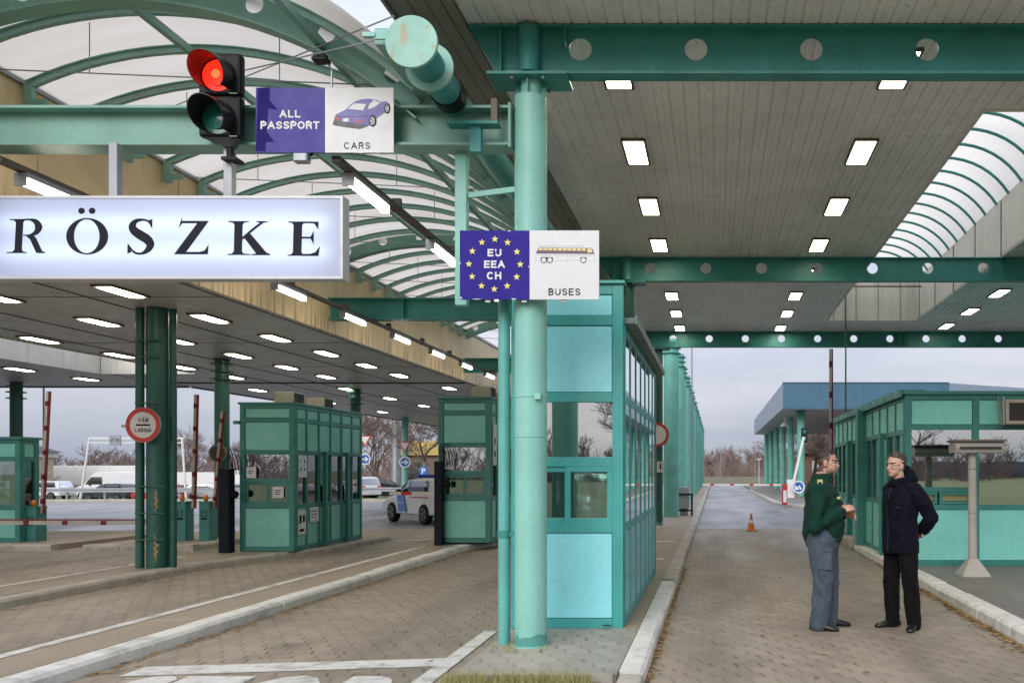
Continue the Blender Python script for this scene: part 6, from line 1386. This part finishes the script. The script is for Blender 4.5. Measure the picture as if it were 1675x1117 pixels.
# ------------------------------------------------------------------ people
def organic(mb, voxel, smooth=3, fold=0.0, fscale=(7, 7, 5), seed=0):
    me = bpy.data.meshes.new('tmp'); bmesh.ops.recalc_face_normals(mb.bm, faces=mb.bm.faces); mb.bm.to_mesh(me); mb.bm.free()
    o = bpy.data.objects.new('tmp', me); COL.objects.link(o)
    m = o.modifiers.new('r', 'REMESH'); m.mode = 'VOXEL'; m.voxel_size = voxel
    if smooth: s = o.modifiers.new('s', 'SMOOTH'); s.factor = .5; s.iterations = smooth
    bpy.context.view_layer.update()
    ev = o.evaluated_get(bpy.context.evaluated_depsgraph_get()); out = bpy.data.meshes.new_from_object(ev)
    bpy.data.objects.remove(o); bpy.data.meshes.remove(me)
    if fold:
        nrm = [v.normal.copy() for v in out.vertices]
        for v, n_ in zip(out.vertices, nrm):
            p = Vector((v.co.x * fscale[0], v.co.y * fscale[1], v.co.z * fscale[2])) + Vector((seed, 0, 0))
            w_ = noise.noise(p + noise.noise_vector(p * .7) * .9); ridge = 1 - abs(w_) * 2
            v.co += n_ * fold * (ridge * .8 + noise.noise(p * .45) * .8)
    out.shade_smooth(); return out
def add_mesh(name, me, mats, root=None, **tags):
    me.materials.clear()
    for m in mats: me.materials.append(m)
    me.name = name; o = bpy.data.objects.new(name, me); COL.objects.link(o); ORG[o] = Vector((0, 0, 0))
    if root is not None: o.parent = root
    return tagset(o, **tags)
def limb(mb, pts, rs, flat=(1, 1), n=14):
    mb.tube(pts, rs, n, flat=flat)
    for p, r in zip(pts, rs): mb.ball(p, r * min(flat) if flat != (1, 1) else r, 12, 8)
def stack(mb, rows, n=20):
    """rows of (cx, cy, z, rx, ry) -> closed loft"""
    rings = [[mb.v((cx + rx * math.cos(2 * math.pi * k / n), cy + ry * math.sin(2 * math.pi * k / n), z)) for k in range(n)] for cx, cy, z, rx, ry in rows]
    for a, b in zip(rings, rings[1:]):
        for k in range(n): mb.f([a[k], a[(k + 1) % n], b[(k + 1) % n], b[k]])
    mb.f(list(reversed(rings[0]))); mb.f(rings[-1])
def head(mb, hx, hz, yaw, s=1.0, heavy=0.0):
    c, sn = math.cos(yaw), math.sin(yaw)
    def P(x, y, z): return (hx + (x * c - y * sn) * s, (x * sn + y * c) * s, hz + z * s)
    B = lambda x, y, z, r: mb.ball(P(x, y, z), tuple(q * s for q in (r if hasattr(r, '__len__') else (r, r, r))), 16, 12)
    B(-.012, 0, .035, (.098, .077, .088)); B(.012, 0, -.01, (.082, .070, .085)); B(.032, 0, -.062, (.062 + heavy * .3, .056 + heavy, .050)); B(.060, 0, -.092, (.032, .034, .024))
    B(.076, 0, .028, (.018, .050, .012)); B(.094, 0, -.016, (.011, .0105, .024)); B(.104, 0, -.034, (.0135, .0145, .0105)); B(.084, 0, -.062, (.018, .026, .007)); B(.083, 0, -.074, (.017, .023, .008))
    for sd in (-1, 1):
        B(.066, sd * .036, -.024, (.024, .022, .020)); B(-.012, sd * .078, -.012, (.020, .010, .032)); B(-.004, sd * .072, -.03, (.01, .01, .014))
    return P
def hand(mb, w_, d, up, s=1.0, curl=.9, side=1):
    """palm from wrist w_ along d; up = back of hand; four fingers that curl towards -up, thumb on side"""
    w_, d, up = Vector(w_), Vector(d).normalized(), Vector(up).normalized(); lat = d.cross(up).normalized() * side; up = lat.cross(d).normalized() * side
    pc = w_ + d * .045 * s
    for k in range(4):
        o = lat * (k - 1.5) * .0195 * s; mb.tube([w_ + o * .6, w_ + d * .088 * s + o], [.017 * s, .0135 * s], 8); mb.ball(w_ + d * .088 * s + o, .0135 * s, 8, 6)
        L_ = (.040, .046, .043, .033)[k] * s; p = w_ + d * .088 * s + o; dd = d.copy(); pts = [p]
        for j, f in enumerate((1, .65, .5)):
            dd = (Matrix.Rotation(-curl * (.55, .75, .55)[j] * side, 3, lat) @ dd).normalized() if True else dd
            p = p + dd * L_ * f; pts.append(p)
        rs = [.0105 * s, .0098 * s, .009 * s, .0078 * s]; mb.tube(pts, rs, 8)
        for q, r in zip(pts, rs): mb.ball(q, r, 8, 6)
    t0 = w_ + d * .02 * s + lat * (-.028) * s; t1 = t0 + (d * .6 - lat * .75 - up * .25).normalized() * .036 * s; t2 = t1 + (d * .9 - lat * .1 - up * .4).normalized() * .03 * s; t3 = t2 + (d * .9 + lat * .2 - up * .4).normalized() * .024 * s
    mb.tube([t0, t1, t2, t3], [.016 * s, .0125 * s, .0105 * s, .0085 * s], 8)
    for q, r in zip((t1, t2, t3), (.0125, .0105, .0085)): mb.ball(q, r * s, 8, 6)
SKIN = paint('skin', (.50, .275, .20), .5, var=.10, scale=14); SKIN2 = paint('skin_paler', (.52, .31, .235), .5, var=.10, scale=14)
LIP = paint('lips', (.34, .13, .11), .45); STUB = paint('stubble_skin', (.33, .20, .15), .6, var=.15, scale=40); EYEW = paint('eye_white', (.55, .52, .5), .2); EYED = paint('eye_and_socket_dark', (.015, .012, .01), .15); BROW = paint('brow_hair', (.05, .033, .025), .7)
SHAVE = paint('shaved_hair', (.10, .065, .048), .6, var=.2, scale=60)
HAIR1 = paint('dark_brown_hair', (.028, .019, .015), .55, var=.35, scale=60, bump=.6); HAIR2 = paint('brown_hair', (.055, .034, .024), .5, var=.4, scale=60, bump=.6)
def cloth(name, col, rough=.75, var=.18, sheen=.2, weave=220):
    m = paint(name, col, rough, var=var, scale=9, spec=.12); b = m.node_tree.nodes['Principled BSDF']; b.inputs['Sheen Weight'].default_value = sheen
    t = m.node_tree; bp = nd(t, 'ShaderNodeBump', Strength=.6, Distance=.02); n = nd(t, 'ShaderNodeTexNoise', Scale=13, Detail=6, Roughness=.6, Distortion=.8); g = nd(t, 'ShaderNodeNewGeometry')
    t.links.new(g.outputs['Position'], n.inputs['Vector']); t.links.new(n.outputs['Fac'], bp.inputs['Height']); t.links.new(bp.outputs[0], b.inputs['Normal']); return m
JGREEN = cloth('green_uniform_cloth', (.0065, .038, .027), .8, .15, .04); TGREY = cloth('grey_blue_trousers', (.072, .093, .122), .8, .18, .08); NAVY = cloth('navy_coat_cloth', (.0035, .0042, .012), .75, sheen=.02); BTROU = cloth('black_trousers', (.006, .0055, .0065), .85, .15, .02); TGREYD = cloth('grey_trouser_stripe', (.035, .045, .06))
SHOE = paint('black_shoe_leather', (.012, .012, .013), .28, var=.2)
def face_mats(me, P, yaw, hx, hz, s, beard):
    bz = .031 if beard else .030; ez = .010 if beard else .006
    inv = lambda co: (((co.x - hx) * math.cos(yaw) + co.y * math.sin(yaw)) / s, (-(co.x - hx) * math.sin(yaw) + co.y * math.cos(yaw)) / s, (co.z - hz) / s)
    for p in me.polygons:
        x, y, z = inv(p.center)
        if z < -.14 or z > .16: continue
        ay = abs(y); mi = 0
        if x > .05 and .014 < ay < .054 and abs(z - .003) < ez: mi = 4  # dark of the eye spreads over the socket, its shade put into the colour
        if x > .05 and (abs(ay - .021) < .005 or abs(ay - .046) < .005) and abs(z - .003) < .005: mi = 3
        if x > .05 and .012 < ay < .056 and .019 < z < bz - (ay - .012) * .1: mi = 5
        if x > .06 and ay < .026 and -.0745 < z < -.0565: mi = 1
        elif beard and z < -.045 and x > -.01 and z > -.125: mi = 2
        if mi == 0 and beard and x < .025 + (z - .02) * .3 and z > -.055 and ay > .03 and z < .07 and not (abs(z + .012) < .034 and abs(x + .010) < .026 and ay > .072): mi = 6
        if mi == 0 and beard and x < -.03 and z > -.085 and z < .07: mi = 6
        p.material_index = mi
def hair_mass(P, s, blobs, seed, name, m, root, amp=.004):
    """hair as one mass of ellipsoids that breaks out of the skull along the hairline, roughened in tufts"""
    mb = MB()
    for x, y, z, r in blobs: mb.ball(P(x, y, z), tuple(q * s for q in r), 18, 14)
    me = organic(mb, .0055, 1)
    for v, n_ in zip(me.vertices, [v.normal.copy() for v in me.vertices]):
        v.co += n_ * amp * (noise.noise(Vector((v.co.x * 40, v.co.y * 110, v.co.z * 55)) + Vector((seed, 0, 0))) + .6 * noise.noise(v.co * 150))
    return add_mesh(name, me, [m], root)
def shoe(mb, ax, ay, toe, L_=.275):
    d = Vector((math.cos(toe), math.sin(toe), 0)); sd = Vector((-d.y, d.x, 0)); o = Vector((ax, ay, 0))
    pr = [(-.075, .030, .05), (-.03, .034, .075), (.03, .038, .07), (.09, .045, .05), (.15, .046, .036), (.185, .036, .028), (.2, .02, .02)]
    rings = []
    for x, hw, h in pr:
        c = o + d * x * (L_ / .275); rings.append([mb.v(c + sd * hw * math.cos(a) + Vector((0, 0, max(.003, h * .66 + h * .74 * math.sin(a))))) for a in [2 * math.pi * k / 14 for k in range(14)]])
    for a, b in zip(rings, rings[1:]):
        for k in range(14): mb.f([a[k], a[(k + 1) % 14], b[(k + 1) % 14], b[k]])
    mb.f(list(reversed(rings[0]))); mb.f(rings[-1])

def officer():
    hx, hz, yaw, s = .045, 1.668, R(-10), 1.04
    mb = MB(); P = head(mb, hx, hz, yaw, s, .012)
    limb(mb, [(-.035, 0, 1.42), (-.01, 0, 1.50), (.015, 0, 1.60)], [.085, .073, .068])
    stack(mb, [(0, 0, .88, .13, .16), (.01, 0, 1.05, .16, .18), (-.01, 0, 1.25, .14, .18), (-.03, 0, 1.42, .09, .16), (-.03, 0, 1.48, .05, .08)])
    for sd, hp_, kn, an in ((-1, (-.02, -.10, .92), (-.0, -.115, .5), (-.055, -.12, .10)), (1, (0, .10, .92), (.06, .11, .5), (.065, .12, .10))): limb(mb, [hp_, kn, an, (an[0], an[1], .06)], [.09, .06, .036, .03])
    wr = {-1: (.185, -.085, 1.19), 1: (.205, .06, 1.145)}; el = {-1: (-.085, -.275, 1.045), 1: (-.06, .275, 1.05)}
    for sd in (-1, 1): limb(mb, [(-.04, sd * .19, 1.40), el[sd], wr[sd]], [.05, .042, .029])
    hand(mb, wr[-1], (.8, .28, .28), (-.25, -.75, .55), 1.05, 1.0, 1); hand(mb, wr[1], (.9, -.32, -.05), (.1, .75, .62), 1.05, .9, -1)
    me = organic(mb, .0050, 2)
    body = add_mesh('person', me, [SKIN, LIP, STUB, EYEW, EYED, BROW, SHAVE], None, label='stout man in a dark green uniform jacket and grey trousers, hands clasped', cat='person'); face_mats(me, P, yaw, hx, hz, s, True)
    mb = MB(); stack(mb, [(-.005, 0, .885, .178, .175), (-.005, 0, .915, .18, .178), (.0, 0, .95, .198, .19), (.008, 0, 1.03, .203, .195), (.008, 0, 1.13, .198, .19), (-.005, 0, 1.27, .183, .19), (-.02, 0, 1.36, .165, .205), (-.03, 0, 1.42, .13, .19), (-.03, 0, 1.465, .10, .145), (-.015, 0, 1.50, .092, .098), (.0, 0, 1.545, .092, .092)])
    for sd in (-1, 1):
        e, w2 = Vector(el[sd]), Vector(wr[sd]); limb(mb, [(-.04, sd * .205, 1.385), (-.07, sd * .25, 1.22), e, e.lerp(w2, .5), w2 - (w2 - e).normalized() * .02], [.084, .080, .074, .068, .054])
    add_mesh('jacket', organic(mb, .009, 1, .017, (8, 8, 7), 3), [JGREEN], body)
    mb = MB(); limb(mb, [(-.005, 0, .90), (0, 0, .97)], [.175, .18], (1, 1.08))
    for hp_, kn, an in (((-.025, -.10, .90), (-.0, -.118, .5), (-.045, -.12, .055)), ((.005, .10, .90), (.055, .112, .5), (.078, .12, .055))):
        h, k, a = Vector(hp_), Vector(kn), Vector(an); limb(mb, [h, h.lerp(k, .5), k, k.lerp(a, .5), a], [.138, .118, .098, .094, .080])
    add_mesh('trousers', organic(mb, .009, 1, .015, (9, 9, 5), 8), [TGREY], body)
    mb = MB()
    for (x, y, z) in ((.01, -.245, .70),):
        mb.box(x - .07, x + .07, y + .012, y + .04, z - .09, z + .09); mb.box(x - .075, x + .075, y + .007, y + .04, z + .09, z + .125)
    mb.build('cargo_pocket', TGREY, body, bevel=.008)
    for ax, ay, toe in ((-.055, -.12, R(-14)), (.075, .12, R(8))): mb = MB(); shoe(mb, ax, ay, toe, .29); mb.build('shoe', SHOE, body, smooth=True, ang=70)
    hair_mass(P, s, [(-.026, 0, .062, (.099, .0775, .071)), (-.002, 0, .082, (.070, .060, .052))], 3, 'hair', HAIR1, body)
    mb = MB(); c_ = Vector((-.035, -.226, 1.472)); ux = Vector((1, 0, .05)); uy = Vector((0, .80, .60)); un = Vector((0, -.60, .80))
    mb.hexa([c_ + ux * a_ + uy * b_ + un * d_ for d_ in (-.01, .012) for a_, b_ in ((-.026, -.035), (.026, -.035), (.026, .035), (-.026, .035))]); mb.build('epaulette', paint('epaulette_yellow', (.46, .44, .17), .6), body, bevel=.003)
    mb = MB(); mb.box(.135, .165, -.125, -.10, 1.305, 1.33); mb.build('badge', paint('badge_yellow', (.55, .48, .14), .5), body)
    mb = MB(); mb.tube([(.104, 0, 1.42), (.147, 0, 1.36), (.184, 0, 1.27), (.210, 0, 1.13), (.215, 0, 1.03), (.202, 0, .95)], .006, 6); mb.build('zip', BLACK, body)
    return body
o = officer(); o.location = (1.09, 8.65, .009); o.rotation_euler = (0, 0, R(-6))

def civilian():
    hx, hz, yaw, s = .055, 1.640, R(6), 1.0
    mb = MB(); P = head(mb, hx, hz, yaw, s)
    limb(mb, [(-.02, 0, 1.40), (.01, 0, 1.48), (.03, 0, 1.58)], [.075, .06, .057])
    stack(mb, [(0, 0, .86, .11, .16), (0, 0, 1.05, .11, .16), (-.01, 0, 1.25, .12, .17), (-.02, 0, 1.40, .09, .16), (-.01, 0, 1.46, .05, .07)])
    legs = (((0, -.095, .90), (.03, -.10, .48), (.0, -.115, .09)), ((0, .095, .90), (-.03, .12, .48), (-.07, .135, .09)))
    for hp_, kn, an in legs: limb(mb, [hp_, kn, an, (an[0], an[1], .06)], [.085, .055, .034, .03])
    sh = {-1: (-.03, -.185, 1.385), 1: (-.03, .185, 1.385)}; el = {-1: (-.17, -.265, 1.12), 1: (-.17, .265, 1.12)}; wr = {-1: (-.235, -.05, .965), 1: (-.245, .06, .985)}
    for sd in (-1, 1): limb(mb, [sh[sd], el[sd], wr[sd]], [.048, .04, .028])
    hand(mb, wr[-1], (-.1, .9, -.15), (-.95, -.1, .1), .98, .7, 1); hand(mb, wr[1], (-.2, -.85, -.3), (-.95, .1, .1), .98, .8, -1)
    me = organic(mb, .0050, 2)
    body = add_mesh('person', me, [SKIN2, LIP, STUB, EYEW, EYED, BROW, SHAVE], None, label='man with glasses in a dark navy hooded coat, hands behind back', cat='person'); face_mats(me, P, yaw, hx, hz, s, False)
    mb = MB(); stack(mb, [(-.005, 0, .765, .155, .20), (-.005, 0, .80, .158, .203), (0, 0, .95, .152, .20), (.0, 0, 1.10, .148, .20), (.0, 0, 1.25, .152, .208), (-.01, 0, 1.35, .145, .222), (-.02, 0, 1.41, .118, .19), (-.02, 0, 1.45, .095, .13), (-.01, 0, 1.50, .092, .10)])
    for sd in (-1, 1):
        e, w2 = Vector(el[sd]), Vector(wr[sd]); s0 = Vector(sh[sd]); limb(mb, [s0, s0.lerp(e, .5) + Vector((-.01, sd * .02, 0)), e, e.lerp(w2, .5), w2], [.078, .074, .068, .062, .05])
    limb(mb, [(-.085, -.07, 1.50), (-.105, 0, 1.52), (-.085, .07, 1.50)], [.06, .07, .06]); limb(mb, [(-.06, -.085, 1.50), (-.075, -.06, 1.56), (-.085, 0, 1.60), (-.075, .06, 1.56), (-.06, .085, 1.50)], [.04, .042, .042, .042, .04])
    limb(mb, [(-.06, .09, 1.50), (.02, .082, 1.485), (.085, .03, 1.455), (.085, -.03, 1.455), (.02, -.082, 1.485), (-.06, -.09, 1.5)], [.038, .034, .03, .03, .034, .038])
    add_mesh('coat', organic(mb, .009, 1, .014, (8, 8, 5), 21), [NAVY], body)
    mb = MB(); limb(mb, [(0, 0, .88), (0, 0, .94)], [.125, .125], (1, 1.15))
    for hp_, kn, an in legs:
        h, k, a = Vector(hp_), Vector(kn), Vector(an); a = a.copy(); a.z = .05; limb(mb, [h, h.lerp(k, .5), k, k.lerp(a, .5), a], [.096, .092, .080, .074, .07])
    add_mesh('trousers', organic(mb, .009, 1, .012, (9, 9, 5), 4), [BTROU], body)
    for (ax, ay, toe) in ((.0, -.115, R(-6)), (-.07, .135, R(36))): mb = MB(); shoe(mb, ax, ay, toe, .285); mb.build('shoe', SHOE, body, smooth=True, ang=70)
    hair_mass(P, s, [(-.030, 0, .064, (.097, .0775, .072)), (-.048, 0, .026, (.069, .0785, .085)), (-.002, .010, .084, (.070, .058, .054)), (-.055, 0, -.03, (.052, .06, .05)), (-.012, .068, .012, (.020, .012, .040)), (-.012, -.068, .012, (.020, .012, .040))], 9, 'hair', HAIR2, body)
    mb = MB()
    for sd in (-1, 1):
        c = Vector((.088, sd * .034, .002)); mb.tube([P(c.x + .004 * math.cos(a) - .012 * abs(math.cos(a)) * (1 if math.cos(a) * sd > 0 else 0), c.y + .024 * math.cos(a), c.z + .015 * math.sin(a)) for a in [2 * math.pi * k / 16 for k in range(17)]], .0018, 5)
        mb.tube([P(.078, sd * .058, .006), P(.04, sd * .074, .004), P(-.01, sd * .08, .002)], .0018, 5)
    mb.tube([P(.094, -.011, .006), P(.098, 0, .008), P(.094, .011, .006)], .0018, 5); mb.build('glasses', paint('glasses_metal', (.015, .014, .013), .3, .2), body)
    mb = MB(); mb.box(.11, .146, .05, .145, 1.215, 1.228); mb.build('pocket_seam', paint('navy_seam', (.016, .017, .035), .5), body, bevel=.003)
    mb = MB(); mb.tube([(.092, 0, 1.44), (.143, 0, 1.34), (.154, 0, 1.2), (.153, 0, 1.0), (.157, 0, .78)], .005, 6); mb.build('zip', paint('navy_zip', (.02, .02, .035), .4), body)
    return body
o = civilian(); o.location = (1.87, 8.66, .009); o.rotation_euler = (0, 0, R(207))
